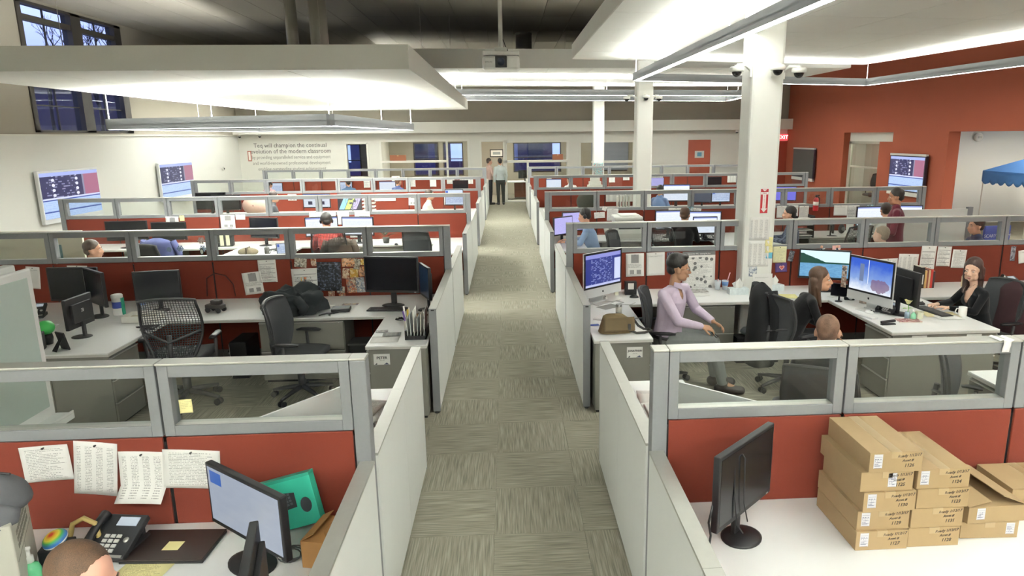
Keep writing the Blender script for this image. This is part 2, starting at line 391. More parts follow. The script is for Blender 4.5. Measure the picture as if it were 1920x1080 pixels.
# ------------------------------------------------------------------ ceiling clouds (floating soffits with panelled undersides)
def cloud(name, poly, z, h, label, nx, ny):
    t = thing(name, label, 'ceiling panel', (0, 0, 0), group='floating ceiling clouds')
    g = MB(); g.prism(poly, z + .012, z + h); obj('soffit_body', g, CLOUDM, t)
    (ax, ay), (bx, by), (cx, cy), (dx, dy) = poly       # near-left, near-right, far-right, far-left
    P = lambda u, v: ((ax * (1 - u) + bx * u) * (1 - v) + (dx * (1 - u) + cx * u) * v, (ay * (1 - u) + by * u) * (1 - v) + (dy * (1 - u) + cy * u) * v)
    for i in range(nx):
        for j in range(ny):
            a, b, c, d = (i + .004) / nx, (i + .996) / nx, (j + .004) / ny, (j + .996) / ny
            g = MB(); g.prism([P(a, c), P(b, c), P(b, d), P(a, d)], z, z + .02); obj('soffit_panel', g, CLOUDM, t)
    return t
cloud('ceiling_cloud', [(-6.25, 7.68), (-1.01, 7.64), (-1.01, 19.0), (-6.25, 19.2)], 3.32, .25, 'low white ceiling cloud on the left with a flat front edge', 4, 8)
cloud('ceiling_cloud', [(1.5, 1.0), (11.3, 1.0), (8.82, 17.1), (1.47, 15.6)], 4.24, .3, 'white ceiling cloud on the right pierced by the nearest column', 6, 10)
cloud('ceiling_cloud', [(-4.5, 17.35), (8.9, 17.9), (8.9, 24.6), (-4.5, 23.6)], 4.24, .45, 'farthest white ceiling cloud across the middle of the hall', 12, 5)
cloud('ceiling_cloud', [(-10.2, 19.6), (-4.52, 19.6), (-4.52, 26.6), (-10.2, 26.6)], 4.24, .25, 'added unseen white ceiling cloud blocking uplight beyond the low left one', 4, 5)  # unseen, added to keep the far-left pendant's uplight off the ceiling
cloud('ceiling_cloud', [(-9.0, -5.0), (9.0, -5.0), (9.0, .5), (-9.0, .5)], 4.24, .3, 'white ceiling cloud behind the viewpoint', 8, 3)
# ------------------------------------------------------------------ pendant fluorescent fixtures
def lamp_pair(k):
    a = NT('lens_down'); a.col('#ffffff'); a.emit('#fafcf6', LAMP_DOWN * k); b = NT('lens_up'); b.col('#ffffff'); b.emit('#fafcf6', LAMP_UP * k); return a.m, b.m
def bar(t, p, q, z, LENS, LENSU, h=.16, wd=.13):
    p = Vector((p[0], p[1], z)); q = Vector((q[0], q[1], z)); L = (q - p).length; a = math.atan2(q.y - p.y, q.x - p.x)
    mx = Matrix.Translation(p) @ Matrix.Rotation(a, 4, 'Z')
    g = MB(); g.box(0, L, -wd / 2, -wd / 2 + .008, 0, h, mx); g.box(0, L, wd / 2 - .008, wd / 2, 0, h, mx); g.box(0, L, -wd / 2, wd / 2, h * .35, h * .5, mx); g.box(0, .01, -wd / 2, wd / 2, 0, h, mx); g.box(L - .01, L, -wd / 2, wd / 2, 0, h, mx)
    obj('housing', g, GREYFRAME, t)
    n = max(1, round(L / 1.25))
    for i in range(n):
        x0, x1 = L * i / n + .02, L * (i + 1) / n - .02
        g = MB(); g.box(x0, x1, -wd / 2 + .012, wd / 2 - .012, .004, .02, mx); obj('lens', g, LENS, t)
        g = MB(); g.box(x0, x1, -wd / 2 + .02, wd / 2 - .02, h - .03, h - .012, mx); obj('uplight_lens', g, LENSU, t)
def pendant(corners, z, ztop, label, k=1.0, sides=(0, 1, 2, 3)):
    LN = lamp_pair(k)
    t = thing('pendant_light', label, 'ceiling light', (0, 0, 0), group='suspended rectangular fluorescent fixtures')
    for s in sides: bar(t, corners[s], corners[(s + 1) % 4], z, *LN)
    for s in range(4):
        for q in (0, .5):
            a, b = corners[s], corners[(s + 1) % 4]
            if s not in sides: continue
            x, y = a[0] + (b[0] - a[0]) * q, a[1] + (b[1] - a[1]) * q
            g = MB(); g.cyl((x, y, z + .15), (x, y, ztop), .008 if q == 0 else .004, n=6); obj('hanger_rod', g, M('#e6e6e0', .4), t)
    return t
pendant([(-6.15, 11.3), (-2.4, 9.75), (-2.3, 17.2), (-6.1, 17.6)], 2.775, 3.32, 'grey rectangular pendant light under the low left ceiling cloud', 2.1)
pendant([(2.78, 2.6), (9.6, 2.6), (8.75, 16.75), (2.75, 14.85)], 3.72, 4.24, 'grey rectangular pendant light on the right running past the nearest column', .65)
pendant([(-1.55, 19.4), (7.35, 20.9), (7.7, 24.2), (-1.35, 22.3)], 3.72, 4.24, 'grey rectangular pendant light hanging far down the hall', 1.2)
pendant([(-6.4, -4.0), (6.4, -4.0), (6.4, -.6), (-6.4, -.6)], 3.72, 4.24, 'grey rectangular pendant light behind the viewpoint', 2.0)
pendant([(-9.2, 20.6), (-4.6, 20.6), (-4.6, 25.6), (-9.2, 25.6)], 3.72, 4.24, 'added unseen grey rectangular pendant light beyond the left ceiling cloud', 1.2)  # unseen lamp, added to brighten the far-left corner and wall
# strip lights in the rooms beyond; the far office ones added to light them
for k, (x, y, z, sx, sy, lb) in enumerate([(-3.2, 29.4, 2.69, 2.4, .3, 'added ceiling strip light in the far office behind the long window'), (-.7, 29.6, 2.69, .8, .3, 'added ceiling strip light beyond the open far doorway'), (1.3, 29.4, 2.69, 1.6, .3, 'added ceiling strip light in the far glass office'),
        (4.2, 29.4, 2.69, 1.4, .3, 'added ceiling strip light in the far office behind the pillar'), (13.9, 15.5, 2.69, .4, 3.2, 'ceiling strip light in the white side room'), (13.9, 11, 2.69, .4, 3.2, 'second ceiling strip light in the white side room'), (12.4, 22.3, 2.69, .3, 1.4, 'ceiling strip light in the alcove with the glazed door')]):
    t = thing('strip_light', lb, 'ceiling light', (x, y, z)); g = MB(); g.box(-sx / 2 - .02, sx / 2 + .02, -sy / 2 - .02, sy / 2 + .02, .01, .04); obj('housing', g, FR, t)
    g = MB(); g.box(-sx / 2, sx / 2, -sy / 2, sy / 2, 0, .012); k2 = 'lens_small'
    if k2 not in MATS: q = NT(k2); q.col('#ffffff'); q.emit('#fff6e6', 22.0); MATS[k2] = q.m
    obj('lens', g, MATS[k2], t)
# vertical ducts and thin hanger wires above the left cloud
for x0, x1, y, lb in ((-4.13, -3.91, 14, 'narrow vertical metal duct above the left ceiling cloud'), (-3.68, -3.35, 14, 'wide vertical metal duct above the left ceiling cloud'), (.35, .85, 22.0, 'vertical metal duct far behind the projector')):
    t = thing('duct', lb, 'duct', ((x0 + x1) / 2, y, 0)); h = (x1 - x0) / 2; z0 = 3.57 if y < 20 else 4.69
    g = MB(); g.cyl((0, 0, z0), (0, 0, ZC), h, n=20); obj('pipe', g, M('#b4b2a8', .35, .5, .05, 3), t)
    g = MB(); [g.cyl((0, 0, z), (0, 0, z + .03), h + .012, n=20) for z in (z0 + .02, ZC - .06)]; obj('collar', g, M('#a5a398', .4, .5), t)
for k, (x, y, z) in enumerate([(-8.2, 15.3, 3.0), (-3.0, 12.0, 3.57), (-2.0, 17.5, 3.57), (-1.4, 18.8, 3.57), (1.9, 22.3, 4.69)]):
    if z == 3.0: x, y, z = -6.2, 10.5, 3.57
    g = MB(); g.cyl((x, y, z), (x, y, ZC), .006, n=6); tag(obj('hanger_wire', g, M('#c8c6bc', .4)), ['thin suspension wire in front of the high left window', 'thin suspension wire left of the wide duct', 'thin suspension wire right of the ducts', 'thin suspension wire at the right end of the left cloud', 'thin suspension wire right of the projector pole'][k], 'wire')
# ------------------------------------------------------------------ cubicle partitions
ROW = [3.19, 8.215, 12.98, 18.33, 23.67]; NEAR = [1.24, 6.265, 11.34, 16.57, 21.84]; FAR = [5.10, 10.08, 15.27, 20.62, 26.1]
PW, PT, ZL, ZH, ZG = .908, .085, 1.04, 1.578, 1.205
def panel_proto():
    t = thing('cubicle_partition', '', 'partition', (0, 0, 0)); w = PW
    g = MB(); g.box(-.0025, w + .0025, .012, PT - .012, .06, ZG - .03); obj('core', g, BLACKM, t)
    for nm, y0, y1 in (('fabric_panel', 0, .014), ('fabric_panel', PT - .014, PT)):
        g = MB(); g.box(.006, w - .006, y0, y1, .10, ZG - .004); obj(nm, g, RED, t, bevel=.004)
    g = MB(); fr = .052
    for a in ((.002, fr, ZG, ZH - .012), (w - fr, w - .002, ZG, ZH - .012), (fr, w - fr, ZG, ZG + .055), (fr, w - fr, ZH - .072, ZH - .012)): g.box(a[0], a[1], .004, PT - .004, a[2], a[3])
    obj('window_frame', g, GREYFRAME, t, bevel=.003)
    g = MB(); g.box(fr - .01, w - fr + .01, PT / 2 - .003, PT / 2 + .003, ZG + .05, ZH - .066); obj('glass_pane', g, GLASS, t)
    g = MB(); g.box(fr + .0005, w - fr - .0005, -.002 + .014, PT - .014, ZG + .055, ZG + .0565); obj('sill', g, SILVER, t)
    g = MB(); g.box(0, w, -.003, PT + .003, ZH - .012, ZH); obj('top_cap', g, SILVER, t, bevel=.003)
    g = MB(); g.box(.0, w, .01, PT - .01, 0, .1); obj('kick_plate', g, MIDGREY, t)
    return t
def post_proto():
    t = thing('partition_post', '', 'partition post', (0, 0, 0))
    g = MB(); g.box(0, .078, .0, PT, 0, ZH - .012); obj('post', g, GREYFRAME, t, bevel=.004)
    g = MB(); g.box(-.002, .078, -.003, PT + .003, ZH - .012, ZH); obj('top_cap', g, SILVER, t, bevel=.003)
    return t
def low_proto():
    t = thing('aisle_partition', '', 'partition', (0, 0, 0)); L = 1.0; T = .07      # runs along +y, aisle face at x=0, inner face at x=T
    g = MB(); g.box(.01, T - .01, .004, L - .004, .03, ZL - .02); obj('core', g, GREYFRAME, t)
    g = MB(); g.box(0, .012, .002, L - .002, .035, ZL - .014); obj('laminate_panel', g, WHITELAM, t)
    g = MB(); g.box(T - .012, T, .002, L - .002, .1, ZL - .014); obj('fabric_panel', g, RED, t)
    g = MB(); g.box(-.002, T + .002, .001, L - .001, ZL - .014, ZL); obj('top_cap', g, SILVER, t)
    g = MB(); g.box(.012, T - .012, .0, L, 0, .035); obj('base_channel', g, DKGREY, t)
    return t
def endcap_proto():
    t = thing('partition_end_post', '', 'partition post', (0, 0, 0)); T = .07
    g = MB(); g.box(0, T, -.012, 0, .012, ZL); obj('post', g, GREYFRAME, t, bevel=.002)
    g = MB(); g.box(.02, .05, -.0135, -.012, ZL - .02, ZL - .008); obj('slot', g, BLACK, t)
    g = MB(); g.cyl((T / 2, -.008, 0), (T / 2, -.008, .012), .02); obj('foot', g, DKGREY, t)
    return t
PP, LP, PO, EP = panel_proto(), low_proto(), post_proto(), endcap_proto()
first = {}
def inst(proto, label, loc, rz=0, group=None, scale=None, rot=None):
    if proto.name not in first:
        kids(proto); [kids(c) for c in kids(proto)]
        first[proto.name] = 1; proto.location = loc; proto.rotation_euler = rot or (0, 0, rz); proto['label'] = label
        if group: proto['group'] = group
        if scale: proto.scale = scale
        return proto
    return dup(proto, label, loc, rz, group, rot, scale)
for r in range(5):
    for s in (-1, 1):
        rown = '%s %s row' % (ROWN[r], SIDEN[s])
        for k in range(8):
            if r == 0 and k > 3: continue
            x = .785 + k * .914
            inst(PP, 'red and glass partition panel, %s from the aisle in the %s' % (ORD[k], rown), (x if s > 0 else -x - PW, ROW[r], 0), group='cubicle partitions')
        inst(PO, 'tall grey partition post at the aisle end of the %s' % rown, (.705 if s > 0 else -.783, ROW[r], 0), group='partition posts')
        if r > 0: inst(PO, 'tall grey partition post at the wall end of the %s' % rown, (8.10 if s > 0 else -8.178, ROW[r], 0), group='partition posts')
        segs = [(NEAR[r] + .012, (NEAR[r] + ROW[r]) / 2), ((NEAR[r] + ROW[r]) / 2, ROW[r]), (ROW[r] + PT, (ROW[r] + PT + FAR[r]) / 2), ((ROW[r] + PT + FAR[r]) / 2, FAR[r] - .012)]
        for k, (a, b) in enumerate(segs):
            lab = 'low white aisle partition %s the %s, %s end' % ('in front of' if k < 2 else 'behind', rown, ('outer' if k in (0, 3) else 'inner'))
            inst(LP, lab, (.695 * s, a, 0), group='low aisle partitions', scale=(s, b - a, 1))
        inst(EP, 'grey end post of the aisle partition on the near end of the %s' % rown, (.695 * s, NEAR[r] + .012, 0), group='low partition end posts', scale=(s, 1, 1))
        inst(EP, 'grey end post of the aisle partition on the far end of the %s' % rown, (.695 * s, FAR[r] - .012, 0), group='low partition end posts', scale=(s, -1, 1))
        # a low partition closing the far end of each row by the wall is built only where it can be seen
# ------------------------------------------------------------------ worktops and cabinets
ZT = .74
def slab(label, x0, x1, y0, y1, cat='desk', name='worktop', group='white worktops'):
    t = thing(name, label, cat, ((x0 + x1) / 2, (y0 + y1) / 2, 0), group=group); a, b = (x1 - x0) / 2, (y1 - y0) / 2
    g = MB(); g.box(-a, a, -b, b, ZT - .012, ZT); obj('laminate_top', g, TOPWHITE, t, bevel=.002)
    g = MB(); g.box(-a, a, -b, b, ZT - .034, ZT - .012); obj('edge_band', g, EDGE, t)
    return t
def cab_proto(w, d, nd, name):
    """pedestal / lateral file, front towards -y, origin at the middle of its base"""
    t = thing(name, '', 'cabinet', (0, 0, 0)); h = ZT - .037
    g = MB(); g.box(-w / 2, w / 2, -d / 2 + .02, d / 2, .03, h); obj('body', g, GREYCAB, t, bevel=.004)
    g = MB(); g.box(-w / 2 + .02, w / 2 - .02, -d / 2 + .05, d / 2 - .02, 0, .03); obj('plinth', g, BLACKM, t)
    hh = (h - .05) / nd
    for k in range(nd):
        z0 = .04 + k * hh; g = MB(); g.box(-w / 2 + .006, w / 2 - .006, -d / 2, -d / 2 + .02, z0, z0 + hh - .02); dr = obj('drawer', g, GREYCAB, t, bevel=.003)
        g = MB(); g.box(-w / 2 + .006, w / 2 - .006, -d / 2 - .006, -d / 2 + .014, z0 + hh - .018, z0 + hh - .006); obj('drawer_pull', g, SILVER, dr)
    g = MB(); g.cyl((w / 2 - .05, -d / 2 + .02, h - .025), (w / 2 - .05, -d / 2 - .004, h - .025), .009, n=10); obj('lock', g, SILVER, t)
    return t
LAT = cab_proto(.9, .48, 2, 'lateral_file_cabinet'); PED = cab_proto(.40, .60, 3, 'pedestal_cabinet')
# per row side: worktop along the partition on both faces, aisle return, shared peninsula, wall-end return
for r in range(5):
    for s in (-1, 1):
        rown = '%s %s row' % (ROWN[r], SIDEN[s])
        X = lambda a, b: (a, b) if s > 0 else (-b, -a)
        for face in (-1, 1):
            if r == 0 and face < 0 and False: continue
            fn = 'near side' if face < 0 else 'far side'
            yp = ROW[r] - .002 if face < 0 else ROW[r] + PT + .002
            ye = (NEAR[r] - .16) if face < 0 else (FAR[r] - .1)
            if face > 0 and r == 4: pass
            yd = yp + face * (.76 if s > 0 else .99 if (r, face) == (1, -1) else .76)
            if (r, face) == (1, -1): yd = 7.45 if s > 0 else 7.2
            xm = 8.1 if r else 5.4
            if r == 0 and face < 0: ye = -.2
            lo, hi = sorted((yp, yd))
            if r == 1 and face < 0 and s > 0:      # the nearest column stands in this worktop
                slab('white worktop on the %s of the %s, left of the column' % (fn, rown), .78, 2.82, lo, hi)
                slab('white worktop on the %s of the %s, right of the column' % (fn, rown), 3.22, xm, lo, hi); slab('narrow white worktop strip in front of the nearest column', 2.82, 3.22, lo, 8.005)
            else:
                x0, x1 = X(.78, xm); slab('long white worktop along the %s of the %s' % (fn, rown), x0, x1, lo, hi)
            lo2, hi2 = sorted((yd, ye))
            x0, x1 = X(.78, 1.34); slab('white worktop return by the aisle, %s of the %s' % (fn, rown), x0, x1, lo2, hi2)
            pw = X(3.66, 4.74) if not (r == 1 and face < 0 and s < 0) else (-4.72, -3.63)
            if not (r == 0 and face < 0): slab('white peninsula worktop on the %s of the %s' % (fn, rown), pw[0], pw[1], lo2, hi2)
            if r and face > 0 or r > 0:
                x0, x1 = X(7.5, 8.08); slab('white worktop return by the wall, %s of the %s' % (fn, rown), x0, x1, lo2, hi2)
            # cabinets: two pedestals under the open end of each peninsula, one under the aisle return, lateral files under the long worktop
            rz = 0 if face < 0 else pi
            yc = ye - face * .26
            if not (r == 0 and face < 0) and (r < 2):
                for q, xx in enumerate((pw[0] + .272, pw[1] - .272)): inst(PED, '%s grey pedestal under the peninsula, %s of the %s' % (('left', 'right')[q], fn, rown), (xx, yc, 0), (-pi / 2, pi / 2)[q], 'grey cabinets', (1.2, .9, 1))
                inst(PED, 'grey pedestal under the aisle return, %s of the %s' % (fn, rown), (s * 1.062, yc, 0), s * pi / 2, 'grey cabinets', (1.2, .9, 1))
            if face < 0:
                for q, xx in enumerate(((2.14, 6.0) if s > 0 else (2.25, 6.3))):
                    if r == 0: continue
                    inst(LAT, 'grey file cabinet under the long worktop of the %s, %s' % (rown, ('nearer the aisle', 'nearer the wall')[q]), (s * xx, yd + .27, 0), 0, 'grey cabinets')
                if r == 1 and s > 0: inst(LAT, 'grey two drawer file cabinet behind the woman in black on the far right', (6.95, yd + .27, 0), 0, 'grey cabinets')
# ------------------------------------------------------------------ printed and lit surfaces
def mat_print(kind, seed=0, ink='#3a3a3e', paper='#e9e8e4', accent='#c04a3a'):
    """paper print in the sheet's own x (across) / z (up) metres, margins from its bounds"""
    key = ('print', kind, seed, ink, paper, accent)
    if key in MATS: return MATS[key]
    k = NT('print_' + kind); co = k.coord(loc=(seed * 3.7, 0, seed * 1.3)); X, Y, Z = k.sep(co); gx, gy, gz = k.sep(k.coord(kind='Generated'))
    gt = lambda a, b: k.math('GREATER_THAN', a, b); lt = lambda a, b: k.math('LESS_THAN', a, b); mul = lambda a, b: k.math('MULTIPLY', a, b)
    inb = lambda v, a, b: mul(gt(v, a), lt(v, b))
    rows = k.math('DIVIDE', Z, .0082); fr = k.math('FRACT', rows); cb = k.n('CombineXYZ'); k.l(mul(X, 170.0), cb.inputs[0]); k.l(mul(k.math('FLOOR', rows), 7.3), cb.inputs[1])
    words = gt(k.noise(cb.outputs[0], 1.0, 1), .44); cb2 = k.n('CombineXYZ'); k.l(mul(k.math('FLOOR', rows), 3.1), cb2.inputs[0]); lw = k.noise(cb2.outputs[0], 1.7, 0)
    line = mul(mul(lt(fr, .42), words), mul(inb(gx, .1, .9), lt(gx, k.math('ADD', k.math('MULTIPLY', lw, 1.3), .12))))
    if kind == 'text': f = mul(line, inb(gz, .07, .92)); base = paper
    elif kind == 'table':
        cols = lt(k.math('FRACT', mul(gx, 4.0)), .62); f = mul(mul(mul(lt(fr, .45), words), cols), inb(gz, .06, .9)); f = mul(f, inb(gx, .07, .95))
    elif kind == 'bars':
        f = k.math('MAXIMUM', mul(line, inb(gz, .07, .75)), mul(lt(k.math('FRACT', mul(gz, 5.0)), .10), inb(gx, .08, .92)))
    elif kind == 'flyer':
        f = k.math('MAXIMUM', mul(line, inb(gz, .38, .55)), k.math('MAXIMUM', mul(inb(gz, .58, .95), inb(gx, .3, .72)), mul(inb(gz, .1, .28), k.math('MAXIMUM', inb(gx, .22, .46), inb(gx, .6, .84)))))
    elif kind == 'poster':
        vo = k.n('TexVoronoi'); k.l(co, vo.inputs['Vector']); vo.inputs['Scale'].default_value = 13.0
        blob = mul(lt(vo.outputs['Distance'], .28), inb(gz, .05, .85)); f = k.math('MAXIMUM', k.math('MAXIMUM', mul(blob, inb(gx, .06, .94)), mul(mul(line, .7), inb(gz, .05, .85))), gt(gz, .90))
    elif kind == 'blank': f = mul(line, inb(gz, .8, .86))
    elif kind == 'note': f = mul(mul(line, .5), inb(gz, .3, .85))
    else: f = mul(line, .0)
    k.col(k.mix(mul(f, {'poster': .85, 'flyer': .7, 'bars': .75}.get(kind, .55)), paper, ink)); k.b.inputs['Roughness'].default_value = .8
    MATS[key] = k.m; return k.m
def mat_photo(seed, cols):
    key = ('photo', seed, tuple(cols))
    if key in MATS: return MATS[key]
    k = NT('photo'); co = k.coord(loc=(seed * 5.1, 0, seed * 2.3)); vo = k.n('TexVoronoi'); k.l(co, vo.inputs['Vector']); vo.inputs['Scale'].default_value = 55.0
    s = k.sep(vo.outputs['Color'])[0]; n = k.noise(co, 24, 4)
    k.col(k.ramp(k.math('ADD', k.math('MULTIPLY', s, .7), k.math('MULTIPLY', n, .3)), [(.15 + .7 * i / max(1, len(cols) - 1), c) for i, c in enumerate(cols)])); k.b.inputs['Roughness'].default_value = .35
    MATS[key] = k.m; return k.m
def mat_screen(kind, k_emit=1.0):
    k_emit *= .52
    key = ('screen', kind, k_emit)
    if key in MATS: return MATS[key]
    k = NT('screen_' + kind); gx, gy, gz = k.sep(k.coord(kind='Generated'))
    gt = lambda a, b: k.math('GREATER_THAN', a, b); lt = lambda a, b: k.math('LESS_THAN', a, b); mul = lambda a, b: k.math('MULTIPLY', a, b); inb = lambda v, a, b: mul(gt(v, a), lt(v, b))
    def lines(n, thr=.46, sc=40.0, seed=0.0):
        r = mul(gz, float(n)); cb = k.n('CombineXYZ'); k.l(mul(gx, sc), cb.inputs[0]); k.l(k.math('ADD', mul(k.math('FLOOR', r), 7.7), seed), cb.inputs[1])
        return mul(lt(k.math('FRACT', r), .5), gt(k.noise(cb.outputs[0], 1.0, 1), thr))
    if kind == 'white': c = k.mix(mul(lines(22), mul(.3, inb(gz, .08, .8))), '#eaf1ff', '#8fa4d8'); c = k.mix(gt(gz, .93), c, '#8c9bd8')
    elif kind == 'page': c = k.mix(mul(lines(16), mul(.7, inb(gz, .1, .75))), '#cfdcf4', '#4f6aa8'); c = k.mix(mul(inb(gx, .02, .16), inb(gz, .68, .95)), c, '#3a62c4')
    elif kind == 'grey': c = k.mix(mul(k.noise(k.coord((1, 1, 3)), 9, 3), .5), '#c4cede', '#98a6bc'); c = k.mix(mul(inb(gx, .03, .2), inb(gz, .72, .95)), c, '#4878d0')
    elif kind == 'code':
        c = k.mix(mul(mul(lines(24, .56, 16.0), .8), inb(gx, .15, .75)), '#2f3a86', '#a9b4e8'); c = k.mix(mul(gt(gx, .82), inb(gz, .12, .8)), c, '#cdd6f5'); c = k.mix(gt(gz, .88), c, '#8f93d8'); c = k.mix(lt(gz, .07), c, '#b9bfe8')
    elif kind == 'lake':
        n = k.noise(k.coord((1, 1, 4)), 30, 4); c = k.mix(mul(lt(gz, .52), n), '#8cc4e8', '#2c6c9c'); c = k.mix(gt(gz, .52), c, '#d8f2f8'); hill = k.math('SUBTRACT', k.math('ADD', .86, mul(k.noise(k.coord(), 20, 3), .12)), mul(gx, .62)); c = k.mix(mul(gt(gz, .52), lt(gz, k.math('MAXIMUM', hill, .58))), c, '#1f4a3c')
    elif kind == 'fair':
        n = k.noise(k.coord(), 14, 4); c = k.ramp(k.math('ADD', mul(gz, .75), mul(n, .3)), [(.18, '#dfe6f0'), (.42, '#7f9fd6'), (.8, '#2c5ac8')])
        d = k.math('SQRT', k.math('ADD', k.math('POWER', k.math('SUBTRACT', gx, .72), 2.0), k.math('POWER', k.math('SUBTRACT', gz, .25), 2.0))); c = k.mix(mul(lt(k.math('ADD', d, mul(n, .3)), .36), .8), c, '#7a5a78'); c = k.mix(mul(inb(gx, .24, .34), inb(gz, .3, .85)), c, '#6a7a9c'); c = k.mix(mul(inb(gx, .44, .455), gt(gz, .25)), c, '#e8ecf8')
    elif kind == 'blue': c = k.ramp(k.math('ADD', gz, mul(k.noise(k.coord(), 5, 2), .5)), [(.4, '#1a35b8'), (.75, '#4f9cf0'), (1.0, '#1c2fa0')])
    elif kind == 'violet': c = k.mix(mul(lines(14), .3), '#b9b4ea', '#7f7cc8')
    elif kind == 'site':
        c = k.mix(mul(lines(12), mul(.25, inb(gz, .1, .7))), '#eef3ff', '#7a90c8'); c = k.mix(gt(gz, .82), c, '#4668c8')
        for q in (.25, .72): c = k.mix(mul(inb(gx, q - .08, q + .08), inb(gz, .18, .45)), c, '#3a3f55')
    elif kind == 'ovals':
        c = '#22252e'
        for q, cl in ((.28, '#7fb0d8'), (.52, '#b9d46a'), (.78, '#a79ad6')):
            u = k.math('SUBTRACT', k.math('SUBTRACT', gx, q), mul(k.math('SUBTRACT', gz, .45), .35)); c = k.mix(mul(lt(k.math('ABSOLUTE', u), .11), inb(gz, .08, .85)), c, cl)
        k.col(c); k.b.inputs['Roughness'].default_value = .4; MATS[key] = k.m; return k.m
    elif kind == 'dash':
        n = lines(18, .55, 18.0); c = k.mix(mul(mul(n, .6), inb(gx, .08, .6)), '#33345e', '#a9abd0')
        cx = k.math('SUBTRACT', k.math('FRACT', mul(gz, 9.0)), .5)
        for q in (.2, .6): c = k.mix(lt(k.math('ADD', k.math('POWER', mul(k.math('SUBTRACT', gx, q), 30.0), 2.0), k.math('POWER', mul(cx, 2.6), 2.0)), .6), c, '#e2e4f4')
        c = k.mix(mul(gt(gx, .73), gt(gz, .42)), c, '#a86a86'); c = k.mix(mul(inb(gx, .70, .73), gt(gz, .42)), c, '#8d8fa8'); c = k.mix(gt(gz, .92), c, '#a9b6ee'); c = k.mix(lt(gz, .42), c, '#b4ccf4')
        c = k.mix(k.math('MAXIMUM', inb(gz, .385, .41), inb(gz, .13, .16)), c, '#2d4a9c'); c = k.mix(mul(mul(lines(24, .5), .3), lt(gz, .37)), c, '#7f9cc8'); c = k.mix(inb(gz, .41, .445), c, '#d6dcff')
    k.col('#0a0a0c'); k.emit(c, k_emit); k.b.inputs['Roughness'].default_value = .3; MATS[key] = k.m; return k.m
# ------------------------------------------------------------------ office equipment prototypes (front towards -y, origin at the base)
PAPER_N = [0]
def paper(label, x, y, z, w, h, tilt=0, kind='text', seed=0, mat=None, rz=0, curl=.006, cat='paper', name='pinned_paper', pin=True, lay=False, fold=0, group=None):
    """one sheet; standing sheets hang with their back on the panel at y, lying sheets rest on z"""
    m = mat or mat_print(kind, seed)
    t = thing(name, label, cat, (x, y, z), group=group, rot=(-pi / 2 + .0 if lay else 0, 0 if lay else tilt, rz) if not lay else (-pi / 2, 0, 0))
    if lay: t.rotation_euler = Matrix.Rotation(tilt, 3, 'Z').to_4x4().to_euler() if False else Euler((0, 0, tilt))
    g = MB()
    def fn(u, v):
        xx = (u - .5) * w; zz = (v - .5) * h; b = curl * ((abs(u - .5) * 2) ** 2 * .6 + (1 - v) ** 2)
        if fold and v < fold: b += (fold - v) * h * 1.1
        return (xx, -.0015 - b, zz) if not lay else (xx, zz, .001 + .3 * b)
    if lay: g.surf(fn, 4, 4); sh = obj('sheet', g, None, t)
    else: g.surf(fn, 6, 8); sh = obj('sheet', g, None, t)
    sh.modifiers.new('solid', 'SOLIDIFY').thickness = .0008
    if lay:   # lying sheets use their own x/y, so rotate the print into the sheet
        me = sh.data; me.transform(Matrix.Rotation(pi / 2, 4, 'X')); sh.rotation_euler = (-pi / 2, 0, 0)
    sh.data.materials.append(m)
    if pin and not lay:
        g = MB(); g.lathe([(0, 0), (.004, .001), (.004, .008), (.0055, .010), (.0055, .013), (0, .014)], 8, Matrix.Translation((0, -.002, h * .44)) @ Matrix.Rotation(pi / 2, 4, 'X')); obj('push_pin', g, BLACK, t)
    return t
def monitor_proto(w, h, scr, name='monitor', bez=.016, body=None, sh=.13, label=''):
    body = body or BLACK; t = thing(name, label, 'monitor', (0, 0, 0))
    g = MB(); g.lathe([(.115, 0), (.115, .006), (.10, .012), (.03, .018), (0, .018)], 24, None, 1.0, .8); obj('base', g, body, t)
    g = MB(); g.box(-.028, .028, .02, .045, .012, sh + h * .45); obj('stand', g, body, t, bevel=.006)
    z0 = sh; g = MB(); g.box(-w / 2, w / 2, -.012, .022, z0, z0 + h); g.box(-w * .36, w * .36, .022, .045, z0 + h * .18, z0 + h * .8); obj('case', g, body, t, bevel=.005)
    g = MB(); g.box(-w / 2 + bez, w / 2 - bez, -.0135, -.0118, z0 + bez * 1.6, z0 + h - bez); obj('screen', g, scr, t)
    g = MB(); g.box(w / 2 - .05, w / 2 - .03, -.0135, -.012, z0 + .006, z0 + .012); obj('power_light', g, SILVER, t)
    return t
APPLE = [(-.02, -.36), (-.12, -.40), (-.26, -.33), (-.36, -.14), (-.38, .06), (-.32, .24), (-.20, .32), (-.08, .30), (0, .26), (.08, .30), (.20, .32), (.29, .26), (.22, .16), (.20, .04), (.25, -.08), (.33, -.15), (.26, -.30), (.16, -.39), (.06, -.37)]
